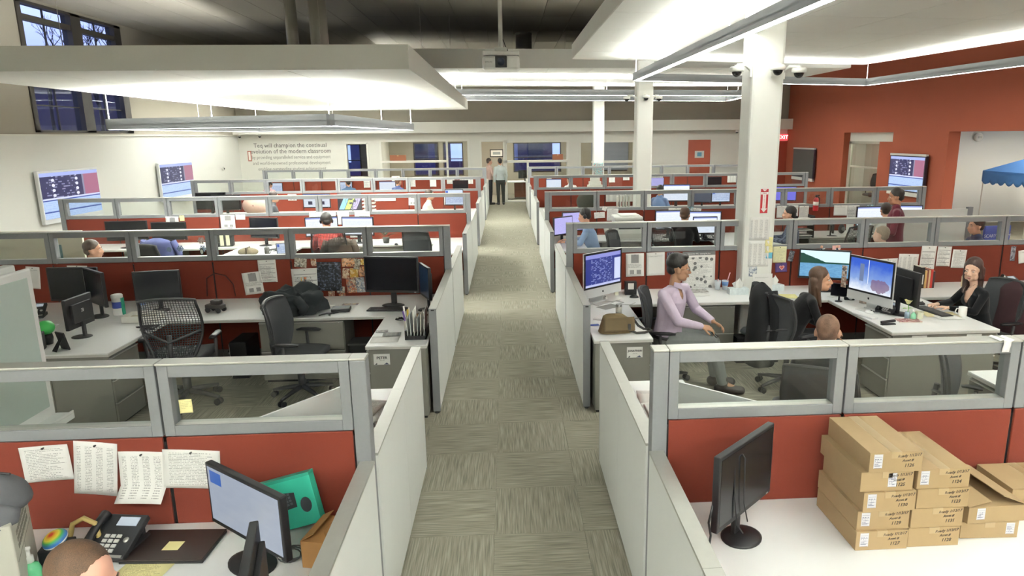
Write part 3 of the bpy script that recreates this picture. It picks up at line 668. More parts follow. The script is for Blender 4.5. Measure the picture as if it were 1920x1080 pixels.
def imac_proto(scr, w=.65):
    t = thing('all_in_one_computer', '', 'computer', (0, 0, 0)); h = w * .8; z0 = .10; AL = M('#dfe0e0', .32, .35, .02, 5)
    g = MB(); g.box(-.13, .13, -.06, .12, 0, .008); g.box(-.11, .11, .05, .058, 0, .02); g.add([(-.12, .10, .004), (.12, .10, .004), (.12, .055, .30), (-.12, .055, .30), (-.12, .112, .004), (.12, .112, .004), (.12, .065, .30), (-.12, .065, .30)], [(0, 1, 2, 3), (7, 6, 5, 4), (0, 3, 7, 4), (1, 5, 6, 2), (2, 6, 7, 3), (0, 4, 5, 1)]); obj('stand', g, AL, t, bevel=.003)
    g = MB()
    def shell(u, v):
        x = (u - .5) * w; z = z0 + v * h; b = (1 - (abs(u - .5) * 2) ** 2.4) * (1 - (abs(v - .5) * 2) ** 2.4); return (x, .012 + .045 * b, z)
    g.surf(shell, 16, 12); g.f = [f[::-1] for f in g.f]; g.box(-w / 2, w / 2, -.006, .0125, z0, z0 + h); obj('case', g, AL, t, bevel=.002)
    g = MB(); g.box(-w / 2 + .002, w / 2 - .002, -.0085, -.0058, z0 + h * .20, z0 + h - .002); bz = obj('bezel', g, BLACK, t)
    g = MB(); g.box(-w / 2 + .026, w / 2 - .026, -.0098, -.0084, z0 + h * .20 + .022, z0 + h - .026); obj('screen', g, scr, t)
    s = .085
    g = MB(); mx = Matrix.Translation((0, .0575, z0 + h * .60)) @ Matrix.Rotation(pi / 2, 4, 'X') @ Matrix.Scale(-1, 4, (1, 0, 0)); g.prism([(a * s, b * s) for a, b in APPLE], -.002, .002, mx); g.prism([(a * s, b * s) for a, b in ((0, .34), (.02, .46), (.14, .54), (.12, .42))], -.002, .002, mx); obj('logo', g, BLACK, t)
    g = MB(); mx = Matrix.Translation((0, -.0065, z0 + h * .10)) @ Matrix.Rotation(pi / 2, 4, 'X'); g.prism([(a * .035, b * .035) for a, b in APPLE], -.001, .001, mx); obj('front_logo', g, BLACK, t)
    return t
def keyboard_proto(body=None, key=None, w=.44, d=.14):
    t = thing('keyboard', '', 'keyboard', (0, 0, 0)); g = MB(); g.box(-w / 2, w / 2, -d / 2, d / 2, 0, .014); obj('case', g, body or BLACK, t, bevel=.004)
    g = MB(); n = 15
    for r in range(5):
        for c in range(n):
            x = -w / 2 + .012 + c * (w - .024) / n; y = -d / 2 + .012 + r * (d - .024) / 5; g.box(x + .0015, x + (w - .024) / n - .0015, y + .0015, y + (d - .024) / 5 - .0015, .013, .019)
    k = obj('keys', g, key or DKGREY, t); k['kind'] = 'stuff'; return t
def mouse_proto(m):
    t = thing('computer_mouse', '', 'mouse', (0, 0, 0)); g = MB(); g.ell((0, 0, .002), (.031, .055, .032), 16, 8, None, 0.0); obj('shell', g, m, t)
    g = MB(); g.cyl((-.004, -.02, .030), (.004, -.02, .030), .008, n=10); obj('wheel', g, DKGREY, t); return t
def phone_proto():
    t = thing('desk_phone', '', 'telephone', (0, 0, 0)); PB = M('#26272a', .45, 0, .06, 40); mx = Matrix.Rotation(.45, 4, 'X')
    g = MB(); g.box(-.10, .10, -.10, .10, .008, .034, Matrix.Translation((0, 0, .045)) @ mx); g.box(-.09, .09, -.09, .085, 0, .03); g.box(-.07, .07, .06, .085, 0, .09); obj('body', g, PB, t, bevel=.004)
    m2 = Matrix.Translation((0, 0, .045)) @ mx
    g = MB(); g.box(-.012, .075, .045, .085, .034, .0365, m2); obj('display', g, M('#9fa8b4', .2, 0, 0, 6, 0, 200, .25), t)
    for r in range(4):
        for c in range(3): g = MB(); x = -.03 + c * .026; y = -.078 + r * .022; g.box(x, x + .019, y, y + .014, .034, .0385, m2); obj('key', g, M('#d8d8d4', .5), t)
    g = MB(); g.lathe([(.012, .034), (.012, .039), (0, .039)], 12, m2 @ Matrix.Translation((.07, -.02, 0))); obj('navigation_pad', g, SILVER, t)
    g = MB(); g.box(-.012, .09, -.098, -.088, .034, .0365, m2); obj('trim_strip', g, SILVER, t)
    g = MB(); P = [m2 @ Vector(p) for p in ((-.072, -.095, .045), (-.072, -.06, .058), (-.072, .04, .062), (-.072, .085, .05))]; g.tube(P, .018, 10, rs=[.024, .017, .017, .024]); obj('handset', g, BLACK, t)
    g = MB(); g.tube([(-.085 + .018 * sin(a * 1.9), -.09 - .02 * a + .012 * cos(a * 1.9), .02 - .002 * a) for a in [i * .35 for i in range(12)]], .004, 6); obj('cord', g, BLACK, t)
    return t
def mug_proto(m, label='', r=.04, h=.095):
    t = thing('mug', label, 'mug', (0, 0, 0)); g = MB(); g.lathe([(r * .92, 0), (r, .006), (r, h), (r - .004, h), (r - .006, .008), (0, .008)], 20); obj('cup', g, m, t)
    g = MB(); g.tube([(r - .003, 0, h * .8), (r + .02, 0, h * .82), (r + .033, 0, h * .5), (r + .02, 0, h * .22), (r - .003, 0, h * .22)], .006, 8); obj('handle', g, m, t); return t
def tissue_proto(m):
    t = thing('tissue_box', '', 'tissue box', (0, 0, 0)); g = MB(); g.box(-.115, .115, -.06, .06, 0, .075); obj('carton', g, m, t, bevel=.002)
    g = MB()
    for a in range(5):
        an = a * 1.26; g.add([(.0, 0, .07), (.05 * cos(an), .03 * sin(an), .072), (.075 * cos(an + .4), .035 * sin(an + .4), .13 + .02 * (a % 2)), (.01, 0, .15 + .012 * a)], [(0, 1, 2, 3)])
    obj('tissue', g, M('#f4f4f0', .9), t, solid=.002); return t
def chair_proto(mesh_back=True, name='office_chair', fab='#2b2c2f', hi=1.0):
    t = thing(name, '', 'chair', (0, 0, 0)); F = M('#2e2e30', .5, 0, .06, 30); SEAT = M(fab, .9, 0, .1, 60, .25, 300)
    for i in range(5):
        a = i * 2 * pi / 5 + .3; d = Vector((cos(a), sin(a), 0)); g = MB(); g.tube([d * .03 + Vector((0, 0, .12)), d * .18 + Vector((0, 0, .10)), d * .31 + Vector((0, 0, .075))], .02, 8, rs=[.026, .022, .015]); sp = obj('base_arm', g, F, t)
        g = MB(); p = d * .30; s = d.cross(Vector((0, 0, 1))); g.cyl(p + s * .012 + Vector((0, 0, .03)), p + s * .032 + Vector((0, 0, .03)), .03, n=14); g.cyl(p - s * .012 + Vector((0, 0, .03)), p - s * .032 + Vector((0, 0, .03)), .03, n=14); g.cyl(p + Vector((0, 0, .03)), p + Vector((0, 0, .085)), .01, n=8); obj('caster', g, BLACK, sp)
    g = MB(); g.cyl((0, 0, .10), (0, 0, .42), .028); g.cyl((0, 0, .10), (0, 0, .25), .036); obj('gas_column', g, F, t)
    g = MB(); g.box(-.10, .10, -.14, .12, .40, .44); obj('tilt_mechanism', g, F, t, bevel=.01)
    g = MB()
    def sf(z, dz):
        def fn(u, v):
            x = (u - .5) * .5; y = (v - .5) * .48; r = max(abs(u - .5), abs(v - .5)) * 2; return (x * (1 - .10 * (abs(v - .5) * 2) ** 3), y, z + dz - .02 * (1 - abs(u - .5) * 2) * 0 - .03 * max(0, (v - .7)) * 0 - .04 * max(0, .25 - v) + .012 * (abs(u - .5) * 2) ** 2)
        return fn
    g.surf(sf(.445, .045), 10, 10); g2 = MB(); g2.surf(sf(.445, 0), 10, 10); g.add(g2.v, [f[::-1] for f in g2.f], True)
    n = 11
    rim = [i for i in range(n)] + [n * (j + 1) - 1 for j in range(1, n)] + [n * n - 1 - i for i in range(1, n)] + [n * j for j in range(n - 2, 0, -1)]
    for a, b in zip(rim, rim[1:] + rim[:1]): g.f.append((a, a + n * n, b + n * n, b)); g.sm.append(True)
    obj('seat', g, SEAT, t)
    # backrest behind (-y is the open front): curved sheet at +y
    def bk(u, v, off=0.0):
        wv = .23 + .035 * sin(pi * min(1, v * 1.1)) - .07 * (1 - v) ** 2; x = (u - .5) * 2 * wv; z = .50 + v * .52 * hi + .025 * (1 - (abs(u - .5) * 2) ** 2) * v - (.03 * (1 - abs(u - .5) * 2) if v > .95 else 0) * 0
        y = .23 + .05 * (v - .3) ** 2 * 4 * .4 - .06 * (abs(u - .5) * 2) ** 2 * .8 + .02 * sin(pi * v) * -1 + off; return (x, y, z)
    rim = [bk(u / 12, 0) for u in range(13)] + [bk(1, v / 12) for v in range(1, 13)] + [bk(1 - u / 12, 1) for u in range(1, 13)] + [bk(0, 1 - v / 12) for v in range(1, 12)]
    g = MB(); g.tube(rim, .013, 8, closed=True); g.tube([(0, .12, .42), (0, .27, .44), (0, .28, .56), (0, .262, .72)], .02, 8); g.tube([bk(.0, .45), (0, .285, .66), bk(1, .45)], .012, 8); obj('back_frame', g, F, t)
    if mesh_back:
        g = MB()
        for i in range(1, 22): g.tube([bk(i / 22, v / 8) for v in range(9)], .0032, 4)
        for j in range(1, 26): g.tube([bk(u / 8, j / 26) for u in range(9)], .0032, 4)
        m = obj('mesh_back', g, F, t); m['kind'] = 'stuff'
    else:
        g = MB(); g.surf(lambda u, v: bk(u, v, -.03), 10, 10); g2 = MB(); g2.surf(lambda u, v: bk(u, v, .02), 10, 10); g.add(g2.v, [f[::-1] for f in g2.f], True)
        r0 = [i for i in range(11)] + [11 * (j + 1) - 1 for j in range(1, 11)] + [120 - i for i in range(1, 11)] + [11 * j for j in range(9, 0, -1)]
        for a, b in zip(r0, r0[1:] + r0[:1]): g.f.append((a, b, b + 121, a + 121)); g.sm.append(True)
        obj('backrest', g, SEAT, t)
    for s in (-1, 1):
        g = MB(); g.tube([(s * .20, .02, .43), (s * .29, .02, .45), (s * .30, .03, .62)], .016, 8); am = obj('arm_post', g, F, t)
        g = MB(); g.tube([(s * .29, .13, .635), (s * .30, .08, .65), (s * .30, -.06, .65), (s * .285, -.12, .64)], .03, 10, rs=[.02, .032, .034, .022]); g.v = [(x, y, .645 + (z - .645) * .5) for x, y, z in g.v]; obj('arm_pad', g, BLACK, am)
    return t
def heap(name, label, cat, loc, rz, m, size, seed=0, amp=.25):
    """crumpled cloth heap resting on its base"""
    from mathutils import noise as NZ
    t = thing(name, label, cat, loc, rz); g = MB(); w, d, h = size
    def fn(u, v):
        a = 2 * pi * u; b = v * pi / 2; q = lambda x: math.copysign(abs(x) ** .55, x); x, y, z = q(cos(a)) * cos(b) ** .5, q(sin(a)) * cos(b) ** .5, sin(b) ** .6
        n = NZ.noise(Vector((x * 1.7 + seed, y * 1.7, z * 1.7))) + .5 * NZ.noise(Vector((x * 4 + seed, y * 4, z * 4))); ridge = abs(NZ.noise(Vector((x * 2.6, y * 2.6 + seed, z * 2.6))))
        k = 1 + amp * n - amp * .5 * ridge; return (x * w / 2 * k, y * d / 2 * k, max(0, z * h * k + .12 * h * x))
    g.surf(fn, 48, 18); obj('cloth', g, m, t); g = MB(); g.tube([(w * .2, -d * .42, h * .75), (w * .36, -d * .5, h * .4), (w * .3, -d * .52, .05)], .05, 10, rs=[.05, .055, .04]); obj('sleeve', g, m, t); return t
def drape(name, label, cat, loc, rz, m, size=(.5, .12, .6), seed=0, fold=.02):
    """hanging cloth (jacket over a chair back): closed wavy shell"""
    rnd = random.Random(seed); ph = [rnd.random() * 6 for _ in range(6)]; w, d, h = size; t = thing(name, label, cat, loc, rz)
    def fn(u, v):
        a = 2 * pi * u; taper = .70 + .35 * v ** .7 if v < 1 else 1.0; r = 1 + fold * 6 * (sin(3 * a + ph[0] + 2 * v) * .35 + sin(7 * a + ph[1] + 4 * v) * .25) * v
        z = -h * v + .02 * sin(2 * a + ph[2]) * v; c = max(0.05, min(1, v / .10)) ** .5; return (w / 2 * cos(a) * taper * r * c, d / 2 * sin(a) * (taper + .2 * v) * r * c, z)
    g = MB(); g.surf(fn, 28, 16); obj('shell', g, m, t)
    for s in (-1, 1):
        g = MB(); g.tube([(s * w * .40, -.02, -.05), (s * w * .52, -.03, -.22), (s * w * .50, -.05, -.44), (s * w * .46, -.04, -h * .82)], .05, 10, rs=[.05, .055, .048, .04]); obj('sleeve', g, m, t)
    return t
# ------------------------------------------------------------------ people
def skinmat(c): return M(c, .55, 0, .10, 12, .08, 90, None, .35)
def hairmat(c):
    key = ('hair', c)
    if key not in MATS:
        k = NT('hair'); co = k.coord((1, 1, .12)); n = k.noise(co, 160, 3); b = lin(c); d = k.n('Mix', data_type='RGBA'); k.l(n, d.inputs[0])
        d.inputs[6].default_value = tuple(x * .55 for x in b[:3]) + (1,); d.inputs[7].default_value = tuple(min(1, x * 1.5) for x in b[:3]) + (1,)
        k.col(d.outputs[2]); k.b.inputs['Roughness'].default_value = .5; k.bump(n, .6, .004); MATS[key] = k.m
    return MATS[key]
def buzzmat(hair, skin):
    key = ('buzz', hair, skin)
    if key not in MATS:
        k = NT('buzzed_hair'); co = k.coord(); n = k.noise(co, 520, 2); v = k.noise(co, 11, 2)
        f = k.ramp(k.math('ADD', k.math('MULTIPLY', n, .6), k.math('MULTIPLY', v, .45)), [(.38, 0.0), (.74, 1.0)])
        k.col(k.mix(f, hair, skin)); k.b.inputs['Roughness'].default_value = .7; k.bump(n, .4, .003); MATS[key] = k.m
    return MATS[key]
def remesh(g, vox, it=3):
    o = bpy.data.objects.new('tmp', g.mesh('tmp'))
    r = o.modifiers.new('r', 'REMESH'); r.mode = 'VOXEL'; r.voxel_size = vox; r.use_smooth_shade = True
    s = o.modifiers.new('s', 'SMOOTH'); s.factor = .5; s.iterations = it
    me = evald(o)
    old = o.data; bpy.data.objects.remove(o); bpy.data.meshes.remove(old)
    return me
def frame(z, x):
    z = Vector(z).normalized(); x = Vector(x); x = (x - z * x.dot(z)).normalized(); y = z.cross(x)
    return Matrix((x, y, z)).transposed().to_4x4()
def torso(g, J, k, inf=0.0, fem=False, low=-.05, shoulders=True, neck=False):
    H, N = Vector(J['H']), Vector(J['N']); ax = N - H; L = ax.length; x = Vector(J['Sr']) - Vector(J['Sl']); mx = frame(ax, x); w = .92 if fem else 1.0
    ww = .90 if fem else 1.0; rings = [(-.17, .02, .02), (-.13, .12, .095), (-.05, .160, .122), (.08, .166, .124), (.25, .152 * ww, .114), (.42, .146 * ww * ww, .110), (.58, .156 * ww, .116), (.74, .166 * ww, .118), (.86, .150 * ww, .098), (.95, .095 * ww, .075), (1.0, .055, .055), (1.02, .01, .01)]
    if low < -.1: rings = [(t, a, b) for t, a, b in rings if t > -.04]; rings = [(-.06, .05, .05), (-.04, .150, .116)] + rings
    vs = []; n = 24; fs = []
    for t, a, b in rings:
        for q in range(n): an = 2 * pi * q / n; vs.append(((a * k + inf) * cos(an), (b * k * (.95 if fem else 1) + inf) * sin(an), t * L))
    R = len(rings)
    for i in range(R - 1):
        for q in range(n): fs.append((i * n + q, i * n + (q + 1) % n, (i + 1) * n + (q + 1) % n, (i + 1) * n + q))
    fs += [tuple(range(n))[::-1], tuple(range((R - 1) * n, R * n))]
    m = mx.copy(); m.translation = H; g.add(vs, fs, True, m)
    if fem:
        for s in (-1, 1): m = mx.copy(); m.translation = H + ax * .68; g.ell((s * .065 * k, .068 * k, 0), (.060 * k + inf, .048 * k + inf, .066 * k + inf), 14, 10, m)
    if shoulders:
        for a in ('Sl', 'Sr'): g.caps(N - ax * .07, Vector(J[a]).lerp(N, .06), .055 * k + inf, .050 * k * w + inf * .6)
def hand(g, W, d, n, k=1.0, curl=.35, thumb=1):
    """palm, four unequal jointed fingers and a thumb; d points along the hand, n out of the palm, thumb=+1/-1 picks the side"""
    W = Vector(W); d = Vector(d).normalized(); n = Vector(n); n = (n - d * n.dot(d)).normalized(); s = d.cross(n) * thumb
    for q in (-1.1, -.3, .5, 1.1): g.caps(W + s * (.016 * q) * k, W + d * .082 * k + s * (.028 * q) * k, .014 * k, .0125 * k, 8)
    for q, ln, in ((1.32, .074), (.45, .083), (-.42, .077), (-1.28, .060)):
        p = W + d * .088 * k + s * (.0235 * q) * k; dr = (d + s * .10 * q).normalized(); a = 0.0
        for seg, c in ((.46, curl * .6), (.30, curl), (.24, curl * .9)):
            a += c; v = dr * cos(a) + n * sin(a); e = p + v * ln * seg * k; g.caps(p, e, .0082 * k, .0072 * k, 8); p = e
    p = W + d * .022 * k + s * .026 * k; v = (d * .55 + s * .75 + n * .25).normalized()
    for ln, bend in ((.042, 0), (.034, .45)):
        v = (v + d * bend).normalized(); e = p + v * ln * k; g.caps(p, e, .0115 * k, .0095 * k, 8); p = e
def head_prims(g, mh, k, fem):
    e = lambda c, r: g.ell([a * k for a in c], [a * k for a in r], 18, 12, mh)
    e((0, -.012, .036), (.075, .096, .088)); e((0, .022, -.030), (.062 if not fem else .058, .073, .082)); e((0, .050, -.086), (.032 if not fem else .026, .032, .026))
    for s in (-1, 1):
        e((s * .040, .030, -.062), (.024, .045, .036)); e((s * .038, .064, -.022), (.022, .024, .020)); e((s * .0765, -.006, -.008), (.010, .022, .031)); e((s * .030, .074, .022), (.028, .016, .009))
    g.caps(mh @ Vector((0, .088 * k, .012 * k)), mh @ Vector((0, .107 * k, -.028 * k)), .0085 * k, .0135 * k)
    for s in (-1, 1): e((s * .012, .096, -.032), (.0085, .010, .007))
    e((0, .090, -.058), (.022, .010, .0058)); e((0, .089, -.069), (.019, .010, .0065))
def person(label, loc, rz, J, skin='#c99a80', hair='#2a2019', style='short', top='#8899bb', bottom='#33343a', fem=False, k=1.0, vox=.012, head=(0, 0, 0), topmat=None, shoe='#1d1b1b', legs=True, hands=True, sleeve=1.0, extra=None, collar=False, name='person', buzz=None, vneck=0):
    """J: joints in the body's own frame (x right, y facing, z up, origin on the floor below the hips); head = yaw, pitch, roll"""
    J = {a: Vector(b) for a, b in J.items()}
    hc = J['C']; mh = Matrix.Translation(hc) @ Matrix.Rotation(head[0], 4, 'Z') @ Matrix.Rotation(head[1], 4, 'X') @ Matrix.Rotation(head[2], 4, 'Y') @ Matrix.Scale(1.06, 4)
    g = MB(); torso(g, J, k, -.004, fem); head_prims(g, mh, k, fem)
    g.caps(J['N'] - Vector((0, 0, .03)), mh @ Vector((0, -.018 * k, -.055 * k)), .056 * k * (.85 if fem else 1), .050 * k * (.85 if fem else 1))
    w = .85 if fem else 1.0
    for s in 'lr':
        g.caps(J['S' + s], J['E' + s], .047 * k * w, .039 * k * w); g.caps(J['E' + s], J['W' + s], .038 * k * w, .027 * k * w)
        if hands:
            d = J.get('D' + s, (J['W' + s] - J['E' + s])); n = J.get('P' + s, Vector((0, 0, -1))); hand(g, J['W' + s], d, n, k * (.9 if fem else 1), J['curl' + s].x if 'curl' + s in J else .35, (1 if s == 'r' else -1) * -1)
        if legs: g.caps(J['h' + s], J['K' + s], .078 * k, .055 * k); g.caps(J['K' + s], J['A' + s], .052 * k, .036 * k); g.caps(J['A' + s], J['A' + s].lerp(J['T' + s], .7), .034 * k, .024 * k)
    me = remesh(g, vox)
    o = obj(name, me, skinmat(skin), None, loc, (0, 0, rz)); tag(o, label, 'person', None)
    # clothes
    g = MB(); torso(g, J, k, .008, fem, low=-.12)
    for s in 'lr':
        el = J['E' + s]; g.caps(J['S' + s], el, .056 * k * w, .050 * k * w)
        if sleeve > .5: g.caps(el, el.lerp(J['W' + s], .93), .050 * k * w, .036 * k * w)
    if collar: g.caps(J['N'] + Vector((-.03, .01, .015)), J['N'] + Vector((.03, .01, .015)), .062 * k, .062 * k)
    k0 = k
    tm = topmat or mat_fabric('cloth_' + top, '#' + ''.join('%02x' % int(int(top[i:i + 2], 16) * .8) for i in (1, 3, 5)), top, 350, .2)
    sme = remesh(g, vox)
    if vneck:        # open neckline: the garment's faces over the upper chest are cut away
        ax = J['N'] - J['H']; L = ax.length; iv = frame(ax, J['Sr'] - J['Sl']); iv.translation = J['H']; iv = iv.inverted(); t0 = .66 if vneck > .05 else .80; bm = bmesh.new(); bm.from_mesh(sme); cut = []
        for f in bm.faces:
            c = iv @ f.calc_center_median(); t = c.z / L
            if c.y > .01 and t > t0 and abs(c.x) < vneck * min(1.0, (t - t0) / (.88 - t0)) ** .7: cut.append(f)
        bmesh.ops.delete(bm, geom=cut, context='FACES'); bm.to_mesh(sme); bm.free()
    sh = obj('shirt' if not fem else 'top', sme, tm, o)
    if legs:
        g = MB(); mx = frame(J['N'] - J['H'], J['Sr'] - J['Sl']); mx.translation = J['H']; g.ell((0, 0, -.01), (.172 * k, .135 * k, .12 * k), 16, 10, mx)
        for s in 'lr': g.caps(J['h' + s], J['K' + s], .092 * k, .068 * k); g.caps(J['K' + s], J['A' + s].lerp(J['K' + s], .04), .066 * k, .054 * k)
        obj('trousers', remesh(g, vox), M(bottom, .9, 0, .12, 25, .2, 200), o)
        for s in 'lr':
            g = MB(); d = J['T' + s] - J['A' + s]; a = J['A' + s] + Vector((0, 0, -.035)); e2 = J['T' + s] + d.normalized() * .012; e2.z = .045; a.z = .055; g.caps(a - Vector((d.x, d.y, 0)) * .22, e2, .050 * k, .044 * k, 14); g.caps(J['A' + s] + Vector((0, 0, .05)), a, .050 * k, .050 * k); g.v = [(x, y, max(z, .002)) for x, y, z in g.v]
            obj('shoe', remesh(g, max(vox, .009)), M(shoe, .45, 0, .1, 30), o)
    # face details
    for s in (-1, 1):
        g = MB(); g.ell((s * .0305 * k, .0775 * k, .006 * k), (.0120 * k, .012 * k, .0062 * k), 12, 8, mh); ey = obj('eye', g, M('#efe9e2', .3), o)
        g = MB(); g.ell((s * .0305 * k, .0868 * k, .006 * k), (.0056 * k, .0034 * k, .0052 * k), 10, 6, mh); obj('iris', g, M('#2c1d14', .2), ey)
        g = MB(); g.tube([mh @ Vector((s * x * k, y * k, z * k)) for x, y, z in ((.014, .0885, .026), (.030, .0885, .031), (.047, .076, .026))], .0032 * k, 6); obj('eyebrow', g, hairmat(hair), o)
    g = MB(); g.ell((0, .0945 * k, -.058 * k), (.020 * k, .007 * k, .0042 * k), 12, 6, mh); g.ell((0, .0935 * k, -.0675 * k), (.017 * k, .0075 * k, .005 * k), 12, 6, mh); obj('lips', g, M('#9c5a50' if not fem else '#a8585a', .4), o)
    # hair
    g = MB(); e = lambda c, r, **q: g.ell([a * k for a in c], [a * k for a in r], 20, 14, mh, **q)
    C = lambda p, q, r1, r2, flat=1.0: g.caps(mh @ (Vector(p) * k), mh @ (Vector(q) * k), r1 * k, r2 * k, 12, flat, mh.to_3x3() @ Vector((0, 1, 0)))
    if style == 'short': e((0, -.020, .050), (.083, .096, .090)); [C((s * .074, -.005, .03), (s * .072, -.012, -.01), .014, .008) for s in (-1, 1)]; e((0, -.055, -.005), (.066, .055, .06))
    if style == 'full': e((0, -.022, .060), (.082, .100, .090)); e((0, .035, .112), (.058, .042, .026)); e((.02, .05, .118), (.04, .03, .02)); [C((s * .074, .004, .03), (s * .073, .0, .0), .011, .006) for s in (-1, 1)]; e((0, -.060, -.002), (.064, .050, .058))
    if style == 'buzz': e((0, -.0195, .0425), (.0775, .0955, .0885)); e((0, -.050, -.01), (.064, .052, .055))
    if style == 'bald': e((0, -.030, -.004), (.0775, .080, .052))
    if style == 'long':
        e((0, -.023, .058), (.084, .097, .089)); e((0, -.055, -.03), (.080, .060, .09))
        for s in (-1, 1):
            C((s * .026, .030, .116), (s * .066, -.006, .062), .018, .020); C((s * .068, .0, .06), (s * .076, -.016, -.08), .022, .029); C((s * .074, -.028, -.07), (s * .072, .004, -.25), .034, .018, .8); C((s * .05, -.06, .0), (s * .06, -.05, -.22), .05, .03)
        C((0, -.075, -.02), (0, -.085, -.20), .075, .05, .6)
    if g.v: obj('hair', remesh(g, min(vox, .008), 2), buzz or hairmat(hair), o)
    if extra: extra(o, mh, J, k)
    return o
def seated(lean=.02, arms='desk', k=1.0, headfwd=.03, seat=.50, hand_z=.80, reach=.36, side=0.0):
    J = dict(H=(0, 0, seat + .03), N=(side, lean, seat + .03 + .545), hl=(-.09, .02, seat + .04), hr=(.09, .02, seat + .04), Kl=(-.13, .43, seat + .05), Kr=(.13, .43, seat + .05), Al=(-.13, .40, .09), Ar=(.13, .40, .09), Tl=(-.14, .55, .04), Tr=(.14, .55, .04))
    N = Vector(J['N']); J['C'] = N + Vector((0, headfwd + .01, .175)); J['Sl'] = N + Vector((-.172, 0, -.055)); J['Sr'] = N + Vector((.172, 0, -.055))
    for s, q in (('l', -1), ('r', 1)):
        if arms == 'desk': J['E' + s] = (q * .225 + side, lean + .10, hand_z + .01); J['W' + s] = (q * .13, lean + reach, hand_z + .015); J['P' + s] = (0, 0, -1)
        if arms == 'lap': J['E' + s] = (q * .24 + side, lean - .02, N.z - .34); J['W' + s] = (q * .12, lean + .20, seat + .17); J['P' + s] = (0, .2, -1)
    return J
def standing(arms='down'):
    J = dict(H=(0, 0, .94), N=(0, .0, 1.475), hl=(-.09, 0, .93), hr=(.09, 0, .93), Kl=(-.10, .01, .50), Kr=(.10, .01, .50), Al=(-.10, -.02, .09), Ar=(.10, -.02, .09), Tl=(-.12, .13, .04), Tr=(.12, .13, .04), C=(0, .03, 1.65), Sl=(-.18, 0, 1.42), Sr=(.18, 0, 1.42))
    for s, q in (('l', -1), ('r', 1)):
        J['E' + s] = (q * .24, -.03, 1.12); J['W' + s] = (q * .22, .06, .88); J['P' + s] = (-q, 0, 0)
        if arms == 'folded': J['E' + s] = (q * .25, .04, 1.13); J['W' + s] = (q * -.02, .20, 1.12); J['P' + s] = (0, -1, 0)
    return J
# ------------------------------------------------------------------ papers pinned to the partitions
def pin(r, x, z, w, h, tilt, kind, label, seed=0, **q):
    y = ROW[r] - .001 if r < 10 else r - 10
    return paper(label, x, y, z, w, h, RAD(tilt), kind, seed, **q)
pin(0, -2.260, 1.091, 0.230, 0.182, -3, 'text', 'printed sheet leftmost on the nearest left red partition', 1)
pin(0, -2.035, 1.055, 0.203, 0.276, 7, 'table', 'schedule sheet with three columns on the nearest left red partition', 2)
pin(0, -1.817, 1.015, 0.218, 0.239, 3, 'table', 'closely printed list with folded bottom edge on the nearest left partition', 3, fold=.25)
pin(0, -1.581, 1.033, 0.273, 0.202, 4, 'text', 'wide memo sheet behind the lit monitor on the nearest left partition', 4)
YEL = M('#efe6a6', .8); PINK = M('#f0b9b4', .8); BLUEN = M('#62b0cc', .8); NOTE = mat_print('note', 1, '#6b6648', '#efe6a6')
paper('yellow sticky note on the nearest left glass strip', -1.649, 3.342, 1.29, .062, .068, RAD(-3), mat=NOTE, pin=False, name='sticky_note', cat='note').location = (-1.589, 3.229, 1.348)
pin(1, -5.591, 1.046, 0.156, 0.262, 5, 'blank', 'blank white sheet half hidden behind the white board', 5)
pin(1, -5.079, 1.109, 0.230, 0.141, 2, 'blank', 'white sheet above the two dark monitors on the second left row', 6)
pin(1, -3.072, 0.924, 0.225, 0.268, -6, 'flyer', 'tilted flyer beside the jacket on the second left row', 7, curl=.01)
pin(1, -2.889, 1.067, 0.212, 0.273, -1, 'bars', 'lined form pinned over the tilted flyer', 8)
pin(1, -2.451, 0.896, 0.316, 0.388, -2, 'bars', 'wall calendar with dark header left of the black poster', 9)
pin(1, -2.168, 0.986, 0.285, 0.354, 1, 'poster', 'black poster with pale pictures behind the cluttered desk', 10, mat=mat_photo(3, ['#16161a', '#1d1e24', '#22232a', '#1a1b20', '#6a7388', '#1c1e24']))
for i, (x, z, w, h) in enumerate([(-2.495, 1.160, 0.144, 0.110), (-2.341, 1.160, 0.063, 0.091), (-2.537, 0.932, 0.088, 0.098), (-2.391, 0.899, 0.171, 0.171), (-2.394, 0.754, 0.190, 0.119), (-1.932, 1.152, 0.152, 0.104), (-1.829, 1.130, 0.070, 0.131), (-1.970, 1.018, 0.082, 0.125), (-1.871, 1.023, 0.102, 0.112), (-1.914, 0.872, 0.115, 0.192), (-1.805, 0.873, 0.102, 0.185), (-1.775, 1.037, 0.076, 0.118), (-2.042, 0.819, 0.095, 0.079), (-2.159, 0.748, 0.076, 0.106), (-1.757, 1.155, 0.057, 0.078), (-2.032, 0.735, 0.077, 0.086)]):
    cl = [['#7a6a58', '#d8d2c4', '#3c3630'], ['#b06a3c', '#e8d9c0', '#8a2f22'], ['#e0a63a', '#caa048', '#fff0c0'], ['#d8c8b0', '#8a7a70', '#e2824a', '#46536a'], ['#cfd4dc', '#6c7686', '#efe9de'], ['#d98d4a', '#f0c9a4', '#6a3a28']][i % 6]
    pin(1, x, z, w, h, random.uniform(-8, 8), 'photo', ['small photo of a building high up beside the post', 'narrow framed snapshot above the calendar', 'orange card under the calendar header', 'large group snapshot right of the orange card', 'pale snapshot low under the group snapshot', 'warm portrait photo at the top of the collage', 'bluish photo at the top right of the collage', 'brown snapshot at the left of the collage', 'mixed snapshot in the middle of the collage', 'pale photo at the bottom of the collage', 'yellow green photo beside the monitor', 'small photo tucked against the monitor top', 'cream snapshot under the black poster', 'blue card under the black poster', 'tiny photo above the big dark monitor', 'purple card lowest in the collage'][i], mat=mat_photo(i, cl), cat='photo', name='pinned_photo', curl=.003)
pin(1, 1.549, 1.048, 0.226, 0.288, -1, 'flyer', 'flyer with grey pictures right of the lit corner computer', 11)
